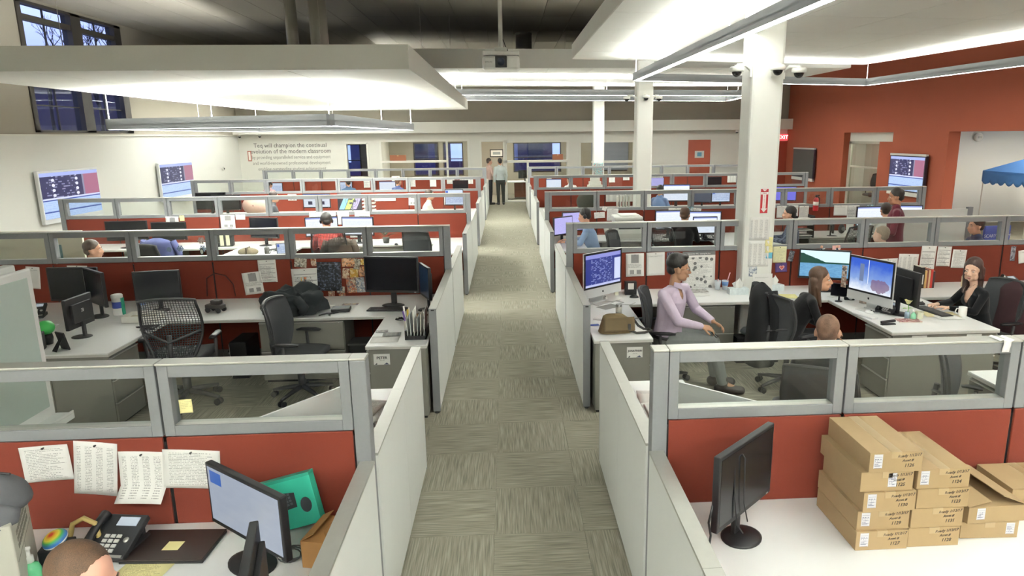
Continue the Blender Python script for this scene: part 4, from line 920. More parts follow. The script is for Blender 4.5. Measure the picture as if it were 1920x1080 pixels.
pin(1, 1.808, 1.056, 0.227, 0.289, -1, 'blank', 'nearly blank sheet left of the seated man with glasses', 12)
pin(1, 1.998, 1.163, 0.107, 0.067, 0, 'photo', 'small dark photo above the seated man with glasses', mat=mat_photo(21, ['#2a2433', '#6d6a80', '#1c1a24']), cat='photo', name='pinned_photo')
po = pin(1, 2.352, 0.952, 0.411, 0.501, -1, 'poster', 'large white poster with black header and small product pictures', 13, cat='poster', name='poster')
text('lettering', 'Interactive TEQ training kit plus', .022, M('#f2f2ee', .7), po, (0, -.009, .222), (pi / 2, 0, 0))
pin(1, 3.368, 1.142, 0.170, 0.202, 0, 'note', 'pale yellow certificate right of the column', mat=mat_print('text', 14, '#8a8660', '#e6e2b8'))
pin(1, 3.516, 1.119, 0.068, 0.135, 12, 'photo', 'dark photo strip right of the yellow certificate', mat=mat_photo(22, ['#2a2a30', '#8a8c94', '#1c1c20']), cat='photo', name='pinned_photo')
hc = pin(1, 3.396, 0.976, 0.150, 0.116, -3, 'photo', 'purple postcard with a heart drawing beside the column', mat=M('#5d4680', .6), cat='postcard', name='postcard')
g = MB(); H = [(16 * sin(a) ** 3 / 17, (13 * cos(a) - 5 * cos(2 * a) - 2 * cos(3 * a) - cos(4 * a)) / 17) for a in [i * 2 * pi / 24 for i in range(24)]]; mxh = Matrix.Translation((.01, -.004, 0)) @ Matrix.Rotation(pi / 2, 4, 'X'); g.prism([(a * .036, b * .036) for a, b in H], 0, .002, mxh); obj('heart', g, M('#e4b2a4', .6), hc); g = MB(); g.prism([(a * .022, b * .022) for a, b in H], 0, .003, mxh); obj('inner_heart', g, M('#c25a50', .6), hc)
pin(1, 4.087, 1.195, 0.103, 0.095, -2, 'note', 'pink sticky note above the lake screen', mat=PINK, cat='note', name='sticky_note', pin=False)
for i, (x, z) in enumerate([(3.765, 1.157), (3.958, 1.140)]):
    t = thing('figurine', ['small cut out figure standing left on the lake monitor', 'small cut out figure standing right on the lake monitor'][i], 'figurine', (x, 7.93, 1.195)); g = MB(); g.caps((0, 0, .012), (0, 0, .05), .018, .014); obj('torso', g, M('#26365a', .7), t); g = MB(); g.ell((0, 0, .078), (.016, .016, .019)); obj('head', g, M('#d9a78c', .6), t); g = MB(); g.caps((-.02, 0, .045), (.035, -.01, .06), .006, .005); obj('arm', g, M('#e8e6e0', .7), t)
pin(1, 4.770, 0.967, 0.258, 0.186, -2, 'table', 'faint sheet left of the tall form behind the blue screen', 15)
pin(1, 5.032, 0.929, 0.259, 0.372, 2, 'table', 'tall printed form above the dark monitor back', 16)
pin(1, 5.285, 1.010, 0.196, 0.406, 2, 'bars', 'long sheet with thick black bars right of the tall form', 17)
pin(1, 5.493, 1.075, 0.182, 0.254, 2, 'bars', 'grey lined sheet between two others left of the long haired woman', 18)
pin(1, 5.694, 1.040, 0.183, 0.234, 3, 'text', 'white letter pinned just above the long haired woman', 19)
pin(1, 6.401, 1.091, 0.064, 0.186, 1, 'photo', 'dark vertical photo strip far right on the second row', mat=mat_photo(25, ['#2a2a36', '#a7a9b4', '#3c3c4a']), cat='photo', name='pinned_photo')
pin(1, 6.591, 1.056, 0.221, 0.166, -7, 'blank', 'white sheet cut by the right picture edge', 20)
# third row
for i, (x, z, w, h, t, kd, lb) in enumerate([
    (-6.201, 1.059, 0.230, 0.336, 2, 'flyer', 'sheet with a dark photo on the third left row'), (-6.016, 1.195, 0.086, 0.099, -2, 'note', 'pale yellow note right of the dark photo sheet'), (-5.196, 1.116, 0.261, 0.248, 1, 'flyer', 'newsletter sheet on the third left row'), (-4.960, 1.197, 0.174, 0.099, 1, 'blank', 'small white card right of the newsletter'),
    (-3.587, 1.193, 0.235, 0.159, 1, 'text', 'letter under the white headset box on the third left row'), (-3.340, 1.154, 0.245, 0.230, 1, 'blank', 'spiral bound sheet left on the third left row'), (-3.079, 1.149, 0.216, 0.250, 1, 'blank', 'plain white sheet right of the spiral bound sheet'), (-2.834, 1.201, 0.069, 0.140, 1, 'blank', 'tall narrow slip on the third left row'), (-2.694, 1.148, 0.217, 0.240, 1, 'bars', 'form at the end of the sheets on the third left row'), (-2.789, 0.913, 0.376, 0.273, 0, 'table', 'wide chart low behind the plant on the third left row'),
    (1.749, 1.119, 0.205, 0.112, -3, 'text', 'small sheet behind the man in blue shirt'), (1.840, 1.240, 0.082, 0.071, 20, 'blank', 'tiny tilted note above the man in blue shirt'), (2.001, 1.125, 0.216, 0.235, 2, 'text', 'printed sheet left of the white printer'), (1.999, 0.821, 0.310, 0.289, -14, 'flyer', 'tilted brochure with a dark picture seen through the glass'),
    (3.227, 1.119, 0.291, 0.226, 1, 'text', 'sheet right of the white printer'), (3.410, 0.806, 0.346, 0.291, 1, 'table', 'chart seen through the glass behind the dark chair'), (3.480, 1.162, 0.177, 0.175, -6, 'photo', 'blue and black brochure cluster'), (3.621, 1.154, 0.188, 0.144, 8, 'bars', 'tilted form right of the blue brochure'),
    (5.304, 1.126, 0.191, 0.228, 0, 'text', 'sheet just right of the column on the third row'), (5.537, 1.128, 0.191, 0.239, 0, 'bars', 'form behind the man in the striped shirt'), (5.750, 1.119, 0.191, 0.229, 0, 'text', 'sheet left of the red extinguisher'), (6.479, 1.133, 0.268, 0.198, 1, 'blank', 'blank sheet left of the barred form'), (6.734, 1.087, 0.236, 0.282, 1, 'bars', 'form with two dark bars on the third right row'), (6.919, 1.116, 0.097, 0.094, 1, 'blank', 'small card right of the barred form'), (7.063, 1.181, 0.140, 0.104, -4, 'photo', 'teal postcard beside the standing man'),
    (6.696, 0.789, 0.151, 0.190, 0, 'blank', 'pale sheet with a black speaker seen through glass')]):
    pin(2, x, z, w, h, t, kd, lb, 30 + i, mat=(NOTE if kd == 'note' else mat_photo(40 + i, ['#2a2c34', '#5fa6b8', '#d8e4e2', '#3a4a52']) if kd == 'photo' else None))
# fourth row, seen through the glass of the third
for i, (x, z, w, h, t, kd, lb) in enumerate([
    (-3.228, 1.061, 0.556, 0.182, 0, 'blank', 'long white sheet on the fourth left row'), (-2.512, 1.008, 0.210, 0.323, 2, 'flyer', 'sheet with orange heading on the fourth left row'), (-1.608, 0.994, 0.141, 0.296, 1, 'bars', 'form behind the man in white shirt'), (-5.628, 1.105, 0.219, 0.167, 1, 'flyer', 'sheet behind the man in grey jacket'), (-4.157, 0.963, 0.623, 0.462, 0, 'ovals', 'poster of three coloured lozenges on a dark ground'),
    (3.001, 0.973, 0.724, 0.229, 0, 'table', 'long paper strip on the fourth right row'), (5.743, 1.003, 0.265, 0.202, 0, 'bars', 'form beside the collage on the fourth right row'), (5.934, 1.001, 0.147, 0.202, 0, 'blank', 'slip right of the collage form'), (6.240, 0.938, 0.192, 0.318, 0, 'flyer', 'flyer left of the column on the fourth row'), (7.496, 0.984, 0.312, 0.217, 0, 'blank', 'sheet right of the column on the fourth row'), (5.108, 1.085, 0.293, 0.172, 0, 'photo', 'dark collage on the fourth right row'), (5.445, 1.094, 0.323, 0.144, 0, 'photo', 'pale collage on the fourth right row'), (4.656, 1.077, 0.292, 0.201, 0, 'blank', 'blank sheet behind the white screens')]):
    pin(3, x, z, w, h, t, kd, lb, 60 + i, mat=(mat_screen('ovals') if kd == 'ovals' else mat_photo(70 + i, ['#2c2228', '#8a8fb0', '#d8d2cc', '#6a3030']) if kd == 'photo' else None))
for i, (x, z, w, h, lb) in enumerate([(-3.769, 1.133, 0.269, 0.394, 'sheet behind the far seated man'), (-1.925, 1.134, 0.253, 0.198, 'sheet left of the dark box on the farthest left row'), (-1.391, 1.118, 0.453, 0.180, 'two joined sheets at the end of the farthest left row'), (-2.522, 1.097, 0.216, 0.288, 'tall sheet on the farthest left row'), (-3.232, 1.107, 0.233, 0.287, 'striped sheet on the farthest left row'), (-4.746, 1.093, 0.214, 0.286, 'white sheet left on the farthest left row'), (1.438, 1.188, 0.165, 0.145, 'card above the far white shirted man'), (3.616, 1.121, 0.204, 0.219, 'sheet left of the far dark haired man'), (4.108, 1.169, 0.223, 0.182, 'sheet right of the far dark haired man'), (5.162, 1.128, 0.467, 0.238, 'pale sheet beside the second column'), (7.843, 1.109, 0.341, 0.313, 'gridded sheet left of the nearest column on the farthest row'), (8.175, 1.105, 0.247, 0.313, 'second gridded sheet beside the nearest column')]):
    pin(4, x, z, w, h, 0, ['text', 'bars', 'table', 'blank'][i % 4], lb, 90 + i, pin=False)
# sheets taped to the nearest column, the extinguisher sign and the cameras
cp = lambda x, z, w, h, t, kd, lb, **q: paper(lb, x, 8.009, z, w, h, RAD(t), kd, 5, curl=.001, **q)
cp(3.017, 1.499, 0.248, 0.271, 0, 'table', 'phone list taped high on the nearest column', pin=False); cp(3.022, 1.193, 0.250, 0.314, 0, 'table', 'lower phone list taped on the nearest column', pin=False)
cp(3.144, 1.338, 0.092, 0.111, 3, 'note', 'upper yellow sticky note on the column edge', mat=NOTE, pin=False, name='sticky_note', cat='note'); cp(3.150, 1.244, 0.092, 0.078, -4, 'note', 'lower yellow sticky note on the column edge', mat=NOTE, pin=False, name='sticky_note', cat='note'); cp(3.155, 1.169, 0.079, 0.072, 2, 'note', 'blue sticky note on the column edge', mat=BLUEN, pin=False, name='sticky_note', cat='note'); cp(2.965, 0.975, 0.099, 0.126, 0, 'photo', 'small bluish photo low on the column', mat=mat_photo(80, ['#5a6478', '#a8b0bc', '#e2e2de']), pin=False, name='pinned_photo', cat='photo')
t = thing('fire_sign', 'red fire extinguisher sign with a white arrow on the nearest column', 'sign', (3.053, 8.008, 1.83)); RS = M('#b3222c', .5)
g = MB(); g.box(-.052, .052, -.004, 0, -.15, .15); obj('plate', g, M('#f0efec', .5), t); g = MB(); g.box(-.046, .046, -.0055, -.004, -.144, .144); obj('red_field', g, RS, t)
g = MB(); mx = Matrix.Rotation(pi / 2, 4, 'X'); g.prism([(-.02, .10), (.02, .10), (.02, -.09), (.038, -.09), (0, -.135), (-.038, -.09), (-.02, -.09)], .0056, .0066, mx); obj('arrow', g, M('#f4f3ef', .5), t)
g = MB(); g.box(-.044, .044, -.0068, -.0056, .078, .106); obj('word_field', g, M('#f4f3ef', .5), t); g = MB(); g.prism([(-.03, .138), (.03, .138), (0, .115)], .0056, .0066, mx); obj('triangle', g, M('#f4f3ef', .5), t)
text('lettering', 'FIRE', .026, RS, t, (0, -.0075, .092), (pi / 2, 0, 0)); 
for i, ch in enumerate('EXTINGUISHER'): text('letter', ch, .0155, RS, t, (0, -.0075, .066 - i * .0132), (pi / 2, 0, 0))
def dome(label, cx, cy, z, dx, dy):
    t = thing('security_camera', label, 'camera', (cx, cy, z)); W = M('#ecece6', .4)
    g = MB(); g.lathe([(.075, .0), (.082, .01), (.082, .045), (.07, .055), (0, .058)], 22); g.cyl((0, 0, .05), (0, 0, .075), .03); obj('housing', g, W, t)
    g = MB(); g.ell((0, 0, .004), (.056, .056, .062), 18, 8, None, -1.0, 0.0); obj('dome', g, M('#1a1a1c', .12), t)
    g = MB(); g.tube([(0, 0, .07), (dx * .6, dy * .6, .075), (dx, dy, .02)], .02, 8); g.bc((dx, dy, .0), (.05 if dy else .02, .02 if dy else .05, .12)); obj('wall_bracket', g, W, t)
dome('dome camera on the left of the nearest column', 2.66, 8.05, 3.31, .16, .0); dome('dome camera on the front of the nearest column', 3.07, 7.87, 3.31, 0, .13); dome('dome camera on the right of the nearest column', 3.37, 8.0, 3.29, -.15, .1)
dome('dome camera left of the second column', 2.80, 16.2, 3.42, .22, 0); dome('dome camera in front of the second column', 3.20, 15.95, 3.43, 0, .15); dome('dome camera right of the second column', 3.55, 16.2, 3.42, -.14, 0)
# ------------------------------------------------------------------ wall displays, far wall lettering, signs
def display(label, wx, y0, y1, z0, z1, side, scr, whitef):
    yc = (y0 + y1) / 2; w = y1 - y0; h = z1 - z0; t = thing('wall_display', label, 'display', (wx, yc, z0), pi / 2 if side < 0 else -pi / 2)
    F = M('#e3e5e6', .4) if whitef else M('#2a2230', .4)
    g = MB(); g.box(-w / 2, w / 2, -.14, -.06, 0, h); obj('case', g, F, t, bevel=.01)
    g = MB(); g.box(-w / 2 + .04, w / 2 - .04, -.1415, -.139, .11, h - .05); obj('screen', g, scr, t)
    g = MB(); g.box(-w / 2 + .2, w / 2 - .2, -.06, .0, .2, h - .2); obj('mount', g, DKGREY, t)
    g = MB(); g.box(-w / 2, w / 2, -.155, -.07, -.035, .075) if not whitef else g.box(w * .02, w * .42, -.2, -.12, -.06, .01); obj('pen_tray', g, M('#efeeea', .4), t)
    if not whitef: g = MB(); g.box(-w / 2, w / 2, -.15, -.07, h - .02, h + .035); obj('top_bar', g, M('#dcdcd8', .4), t)
    return t
display('nearer wall display showing a dashboard on the left wall', -10.4, 15.75, 18.0, .78, 1.96, -1, mat_screen('dash', 1.0), True)
display('farther wall display showing a dashboard on the left wall', -10.4, 21.1, 23.3, .78, 1.93, -1, mat_screen('dash', 1.0), True)
display('lit dashboard display on the terracotta wall', 11.4, 18.05, 19.8, .88, 1.98, 1, mat_screen('dash', 1.0), False)
display('dark switched off display on the terracotta wall', 11.4, 24.9, 26.75, .88, 2.03, 1, M('#4a4a48', .5, 0, .1, 8), False)
q = thing('wall_quote', 'five lines of grey lettering on the far white wall', 'lettering', (-8.43, 27.79, 1.9)); QM = M('#5d5c5a', .7); QL = M('#84827c', .7)
for i, (tx, sz, m, shr) in enumerate([('Teq will champion the continual', .235, QM, 0), ('evolution of the modern classroom', .235, QM, 0), ('by providing unparalleled service and equipment', .185, QL, 0), ('and world-renowned professional development', .185, QL, 0), ('enabling outstanding student achievement', .185, QL, 0)]):
    text('text_line', tx, sz, m, q, (0, 0, .44 - i * .225), (pi / 2, 0, 0), sx=.92 if i < 2 else .84)
t = thing('exit_sign', 'red lit exit sign beside the terracotta wall', 'sign', (11.16, 27.62, 2.45)); g = MB(); g.box(-.2, .2, 0, .06, -.13, .13); obj('box', g, M('#d84a50', .4, 0, 0, 6, 0, 200, .6), t); text('lettering', 'EXIT', .2, M('#ffe9e4', .4, 0, 0, 6, 0, 200, 1.2), t, (0, -.004, 0), (pi / 2, 0, 0))
t = thing('door_sign', 'white plaque with a blue centre on the red far door', 'sign', (7.81, 27.815, 1.81)); g = MB(); g.box(-.19, .19, -.012, 0, -.14, .14); obj('plate', g, M('#d3d4cf', .5), t); g = MB(); g.box(-.09, .09, -.014, -.012, -.08, .08); obj('print', g, M('#4f8aa6', .5), t)
t = thing('framed_picture', 'black framed picture seen through the far doorway', 'picture', (-.45, 31.47, 1.86)); g = MB(); g.box(-.3, .3, 0, .03, -.17, .17); obj('frame', g, BLACK, t); g = MB(); g.box(-.26, .26, -.004, .004, -.13, .13); obj('mat_board', g, M('#e8e8e4', .6), t); g = MB(); g.box(-.17, .17, -.006, -.003, -.06, .06); obj('print', g, M('#9aa3a6', .6), t)
t = thing('wall_sign', 'small framed extinguisher sign on the far white wall', 'sign', (-10.02, 27.79, 1.95)); g = MB(); g.box(-.07, .07, -.01, 0, -.2, .2); obj('plate', g, M('#b06a5c', .5), t); g = MB(); g.box(-.04, .04, -.012, -.01, -.16, .16); obj('print', g, M('#efe9e2', .5), t)
for n, (x, z, lb) in enumerate([(-10.2, 2.70, 'left small camera under the far beam'), (-9.45, 2.70, 'right small camera under the far beam'), (9.2, 2.68, 'small camera under the far beam beside the nearest column')]):
    t = thing('ceiling_camera', lb, 'camera', (x, 27.45, z)); g = MB(); g.cyl((0, 0, .0), (0, 0, .06), .06, n=14); obj('base', g, M('#d8d8d2', .5), t); g = MB(); g.ell((0, 0, 0), (.055, .055, .06), 12, 6, None, -1.0, 0.0); obj('dome', g, BLACK, t)
t = thing('smoke_alarm', 'white round alarm fitting high in the side room', 'alarm', (13.4, 19.14, 2.45)); g = MB(); g.lathe([(.12, 0), (.12, .05), (.08, .09), (0, .09)], 18, Matrix.Rotation(pi / 2, 4, 'X')); obj('body', g, M('#e9e6da', .5), t); g = MB(); g.box(-.05, .05, -.11, -.085, -.03, .03); obj('lens', g, M('#c9c6ba', .3), t)
t = thing('wall_outlet', 'small round wall fitting left of the far lettering', 'fitting', (-10.39, 26.0, 1.55), pi / 2); g = MB(); g.cyl((0, 0, 0), (0, -.05, 0), .07); obj('plate', g, M('#c3c2ba', .5), t); g = MB(); g.cyl((.01, -.05, .0), (.01, -.07, 0), .03); obj('knob', g, DKGREY, t)
# projector on its pole
t = thing('projector', 'white ceiling projector on a pole over the aisle', 'projector', (-.045, 9.4, 3.45)); W = M('#f4f4f0', .4)
g = MB(); g.box(-.24, .24, -.16, .18, .0, .18); obj('case', g, W, t, bevel=.035); g = MB(); g.box(-.235, .235, -.15, .17, .185, .235); obj('top_cover', g, W, t, bevel=.01)
g = MB(); g.box(-.075, .075, -.175, -.15, .03, .17); lb = obj('lens_panel', g, BLACK, t, bevel=.004); g = MB(); g.lathe([(.05, 0), (.05, .02), (.042, .025), (.03, .012), (0, .01)], 20, Matrix.Translation((0, -.175, .1)) @ Matrix.Rotation(pi / 2, 4, 'X')); obj('lens', g, M('#1a2030', .08), lb)
g = MB(); g.box(-.08, .08, -.06, .06, .24, .29); g.box(-.08, -.06, -.05, .05, .23, .26); g.box(.06, .08, -.05, .05, .23, .26); obj('mount_plate', g, SILVER, t); g = MB(); g.cyl((0, 0, .28), (0, 0, 5.67 - 3.45), .027, n=14); obj('pole', g, M('#d9d8d0', .4), t)
g = MB(); g.tube([(.05, .1, .2), (.09, .06, .27), (.06, .03, .32), (.03, .02, .4)], .006, 6); obj('cable', g, BLACK, t); text('lettering', 'EPSON', .03, M('#9a9a98', .5), t, (-.16, -.1615, .1), (pi / 2, 0, 0))
# ------------------------------------------------------------------ prototypes placed below
MON_OFF = monitor_proto(.56, .35, SCREENOFF); MON_W = monitor_proto(.52, .33, mat_screen('white')); IM = imac_proto(mat_screen('code', .9)); KB = keyboard_proto(); KW = keyboard_proto(M('#d9dadb', .4), M('#f0f0ee', .5), .30, .12); MS = mouse_proto(M('#1c1c1e', .3)); MW = mouse_proto(M('#e8e8e6', .3)); PH = phone_proto(); TB = tissue_proto(M('#d8e2e4', .7, 0, .2, 30)); CH = chair_proto(True); CF = chair_proto(False, fab='#3d3f42'); MG = mug_proto(M('#f0efec', .3))
def put(p, lb, x, y, rz=0, z=ZT, scr=None, tilt=None, scale=None, group=None):
    o = inst(p, lb, (x, y, z), RAD(rz), group, scale)
    if scr: swap(o, 'screen', scr)
    return o
# --- nearest left row
put(MON_W, 'lit monitor with pale window on the nearest left desk', -1.19, 2.82, -38.5, scr=mat_screen('grey', .62), scale=(1.12, 1, .92))
put(MON_OFF, 'dark monitor seen edge on at the bottom of the nearest left desk', -.985, 2.30, -76, scale=(.7, 1, .85))
t = thing('product_box', 'teal box with keyboard picture leaning on the nearest left partition', 'box', (-1.11, 3.075, .752), rot=(RAD(-12), RAD(-15), RAD(-2))); TE = M('#2fae92', .55, 0, .04, 8)
g = MB(); g.box(-.21, .185, -.03, .03, 0, .25); obj('carton', g, TE, t, bevel=.002); g = MB(); g.box(-.21, .185, -.031, .031, .235, .2505); obj('lid_edge', g, M('#27937c', .55), t)
g = MB(); mxk = Matrix.Translation((-.035, -.0305, .135)) @ Matrix.Rotation(pi / 2, 4, 'X') @ Matrix.Rotation(.12, 4, 'Z'); g.prism([(-.12, -.04), (.12, -.05), (.13, .02), (.08, .035), (-.04, .055), (-.12, .04)], 0, .001, mxk); pk = obj('keyboard_picture', g, M('#24262a', .5), t); g = MB(); [g.box(-.105 + c * .0165, -.105 + c * .0165 + .012, -.032 + r * .016, -.032 + r * .016 + .011, .001, .0016, mxk) for c in range(13) for r in range(4)]; pkk = obj('keys_picture', g, M('#4a4d52', .5), pk); pkk['kind'] = 'stuff'
g = MB(); g.lathe([(.034, 0), (.034, .001)], 18, Matrix.Translation((.135, -.0305, .10)) @ Matrix.Rotation(pi / 2, 4, 'X'), .8, 1.1); obj('mouse_picture', g, M('#303338', .5), t)
t = thing('small_carton', 'open brown carton beside the aisle on the nearest left desk', 'box', (-.86, 2.86, .745), RAD(-12)); KR = M('#b0834f', .8, 0, .08, 20)
g = MB(); g.box(-.07, .07, -.11, .11, 0, .13); obj('carton', g, KR, t); g = MB(); g.add([(-.07, -.11, .13), (-.07, .11, .13), (-.01, .10, .165), (-.01, -.10, .165)], [(0, 1, 2, 3)]); g.add([(.07, -.11, .13), (.07, .11, .13), (.04, .10, .18), (.04, -.10, .18)], [(0, 1, 2, 3)]); obj('flap', g, KR, t, solid=.003)
g = MB()
for i in range(3): g.tube([(-1.03 + .05 * cos(a) + .01 * i, 2.84 + .035 * sin(a), .748 + .008 * i + .012 * (1 + sin(a))) for a in [k * 2 * pi / 14 for k in range(14)]], .0035, 6, closed=True)
tag(obj('cable_coil', g, M('#3b3b3d', .5)), 'coiled grey and black cables behind the lit monitor', 'cable')
t = thing('laptop', 'closed dark brown laptop with a yellow note', 'laptop', (-1.60, 2.97, .741), RAD(-3))
LB = M('#2c2220', .4, 0, .06, 8); g = MB(); g.box(-.19, .19, -.125, .125, 0, .012); obj('base', g, BLACK, t, bevel=.003); g = MB(); g.box(-.19, .19, -.125, .125, .013, .021); obj('lid', g, LB, t, bevel=.004); g = MB(); g.box(-.035, .04, -.05, .02, .0212, .0216); obj('sticky_note', g, NOTE, t)
put(PH, 'desk phone with white keys on the nearest left desk', -1.865, 2.98, -8, scale=(1.12, 1.12, 1.12))
pd = paper('yellow printed pad with red heading in front of the phone', -1.658, 2.811, .741, .22, .17, RAD(-8), mat=mat_print('text', 44, '#8a7a50', '#e9e0a4'), lay=True, pin=False, name='note_pad', cat='pad')
g = MB(); g.box(-.11, .11, .06, .085, .002, .0035); obj('heading', g, M('#c0392b', .7), pd)
t = thing('hand_sanitizer', 'pump bottle of green hand sanitizer', 'bottle', (-2.09, 2.74, .741)); g = MB(); g.lathe([(.034, 0), (.038, .01), (.038, .07), (.03, .095), (.013, .105), (.013, .11), (0, .11)], 18); obj('bottle', g, M('#6fcf97', .15, 0, .05, 20), t); g = MB(); g.lathe([(.017, .108), (.017, .135), (.008, .137), (.008, .165), (.012, .167), (.012, .177), (0, .178)], 14); g.tube([(0, 0, .172), (-.03, .0, .172), (-.045, 0, .16)], .007, 8); obj('pump', g, M('#f4f4f0', .4), t)
t = thing('black_box', 'black speaker box under the rainbow ball', 'box', (-2.05, 2.86, .741), RAD(12)); g = MB(); g.box(-.06, .06, -.05, .05, 0, .115); obj('case', g, BLACK, t, bevel=.006); g = MB(); g.lathe([(.024, 0), (.024, .002)], 18, Matrix.Translation((.005, -.0502, .065)) @ Matrix.Rotation(pi / 2, 4, 'X'), 1.2, .7); obj('badge', g, M('#a8a8a4', .3, .6), t)
kx = NT('rainbow'); cg = kx.sep(kx.coord(kind='Object')); r_ = kx.math('SQRT', kx.math('ADD', kx.math('POWER', cg[0], 2.0), kx.math('POWER', cg[1], 2.0))); kx.col(kx.ramp(kx.math('DIVIDE', r_, .05), [(.15, '#d8402a'), (.4, '#e8b93a'), (.62, '#e4dc50'), (.8, '#4cae54'), (1.0, '#2f6ab0')]))
t = thing('stress_ball', 'rainbow coloured cushion ball on the black box', 'ball', (-2.04, 2.86, .858), rot=(RAD(20), RAD(-14), 0)); g = MB(); g.ell((0, 0, .03), (.052, .052, .032), 22, 12); obj('ball', g, kx.m, t); g = MB(); g.lathe([(.0505, .022), (.0525, .024), (.0525, .029), (.0505, .031)], 22); obj('white_seam', g, M('#f0efe8', .6), t)
g = MB(); g.tube([(-2.06, 2.95, .76), (-2.065, 2.97, .82), (-2.05, 2.98, .88), (-2.0, 2.985, .905), (-1.95, 2.98, .88), (-1.935, 2.97, .82), (-1.94, 2.95, .77)], .012, 8); hp = tag(obj('headphone_band', g, M('#b8a264', .5)), 'tan headphone band behind the black speaker box', 'headphones'); g = MB(); g.ell((-2.06, 2.95, .775), (.02, .035, .04)); obj('ear_cushion', g, M('#c9b070', .8), hp)
g = MB(); g.caps((-1.86, 3.05, .76), (-1.86, 3.06, .80), .017, .02); tag(obj('black_figurine', g, BLACK), 'small black knob shaped toy behind the desk phone', 'toy')
t = thing('beige_tower', 'beige computer tower with vent slots at the left picture edge', 'computer', (-2.20, 2.72, .741), RAD(28)); BG = M('#b9b8ac', .6, 0, .04, 20)
g = MB(); g.box(-.10, .10, -.22, .22, 0, .38); obj('case', g, BG, t, bevel=.006)
for i in range(3):
    for j in range(11): g = MB(); g.box(.1, .1012, -.14 + j * .026, -.122 + j * .026, .235 + i * .03, .255 + i * .03); obj('vent_slot', g, M('#76756c', .7), t)
g = MB(); g.box(.0995, .1008, -.2, .2, .205, .208); g.box(.0995, .1008, -.02, -.017, 0, .205); obj('seam', g, M('#7b7a70', .7), t)
t = thing('cap', 'dark grey cloth cap lying on the beige tower', 'cap', (-2.19, 2.74, 1.122), RAD(20)); CG = M('#55565a', .95, 0, .12, 60, .3, 300); g = MB(); g.ell((0, 0, 0), (.10, .12, .085), 20, 8, None, 0.0); obj('crown', g, CG, t); g = MB(); g.surf(lambda u, v: ((u - .5) * .19, -.09 - .10 * v * (1 - (2 * u - 1) ** 2 * .6), .012 - .02 * v + .03 * (1 - (2 * u - 1) ** 2) * (1 - v)), 10, 6); obj('brim', g, CG, t, solid=.004); g = MB(); g.tube([(-.09, .03, .05), (-.03, .06, .085), (.05, .02, .08)], .004, 6); obj('seam', g, BLACK, t); t.scale = (1.35, 1.35, 1.45)
put(MS, 'black mouse at the bottom edge of the nearest left desk', -1.50, 2.60, 20)
# --- nearest right row: monitor and cartons
put(MON_OFF, 'dark monitor wrapped in its cable on the nearest right desk', 1.075, 2.86, 43, scale=(.92, 1, 1.05))
g = MB(); g.tube([(1.0, 2.80, 1.215), (.99, 2.77, 1.20), (1.0, 2.765, 1.0), (1.02, 2.775, .86), (1.06, 2.80, .80)], .0035, 6); g.tube([(1.03, 2.83, 1.216), (1.05, 2.80, 1.18), (1.06, 2.81, .95), (1.09, 2.83, .84)], .003, 6); g.tube([(.88, 2.70, 1.02), (.86, 2.69, .93), (.875, 2.70, .86), (.865, 2.69, .79)], .005, 6); tag(obj('monitor_cable', g, BLACK), 'black cable looped round the dark monitor on the nearest right desk', 'cable')
KRAFT = M('#98815f', .85, 0, .07, 14, .12, 120); TAPE = M('#a08a68', .3, 0, .03, 20); INK = M('#2a2320', .7); LABW = mat_print('bars', 51, '#3a3f66', '#c3c3ca')
def carton(label, x0, x1, y0, y1, z0, num, h=.0955, rz=0, lab=-.32, word='Asset #', is_open=False):
    w, d = x1 - x0, y1 - y0; t = thing('cardboard_box', label, 'box', ((x0 + x1) / 2, (y0 + y1) / 2, z0), RAD(rz), 'stacked cardboard boxes')
    g = MB(); g.box(-w / 2, w / 2, -d / 2, d / 2, 0, h - .003); obj('carton', g, KRAFT, t, bevel=.0015)
    if not is_open:
        for s in (-1, 1): g = MB(); g.box(min(s * .001, s * w / 2), max(s * .001, s * w / 2), -d / 2, d / 2, h - .003, h); obj('top_flap', g, KRAFT, t)
        g = MB(); g.box(-.024, .024, -d / 2 - .0006, d / 2 + .0006, h, h + .0006); g.box(-.024, .024, -d / 2 - .0008, -d / 2, h - .03, h + .0006); obj('packing_tape', g, TAPE, t)
    else:
        g = MB(); g.add([(-w / 2, -d / 2, h), (-w / 2, d / 2, h), (-.0, d / 2, h + .008), (-.02, -d / 2 + .02, h + .012)], [(0, 1, 2, 3)]); obj('top_flap', g, KRAFT, t, solid=.003); g = MB(); g.add([(w / 2, -d / 2, h), (w / 2, d / 2, h), (.01, d / 2, h + .05), (.02, -d / 2, h + .05)], [(0, 1, 2, 3)]); obj('top_flap', g, KRAFT, t, solid=.003)
    if lab is not None: g = MB(); g.box(w * lab - .02, w * lab + .02, -d / 2 - .0008, -d / 2, .02, h - .008); obj('shipping_label', g, LABW, t)
    if num:
        text('handwriting', 'Ready 1/13/17', .019, INK, t, (w * .24, -d / 2 - .0006, h - .018), (pi / 2, -.06, 0), shear=.3); text('handwriting', word, .0165, INK, t, (w * .22, -d / 2 - .0006, h - .041), (pi / 2, -.06, 0), shear=.3); text('handwriting', num, .023, INK, t, (w * .25, -d / 2 - .0006, h - .066), (pi / 2, -.03, 0), shear=.25)
    return t
BX = [('1127', 0, 0), ('1129', .004, .012), ('1130', .02, .004), ('1125', .004, .014), ('1126', .034, .010)]
for i, (n, dx, dy) in enumerate(BX): carton('cardboard box marked %s, %s in the left stack' % (n, ['lowest', 'second from bottom', 'third from bottom', 'fourth from bottom', 'topmost'][i]), 1.557 + dx, 1.802 + dx, 2.713 + dy, 3.112 + dy, .741 + i * .096, n, lab=-.34 if i != 3 else .1)
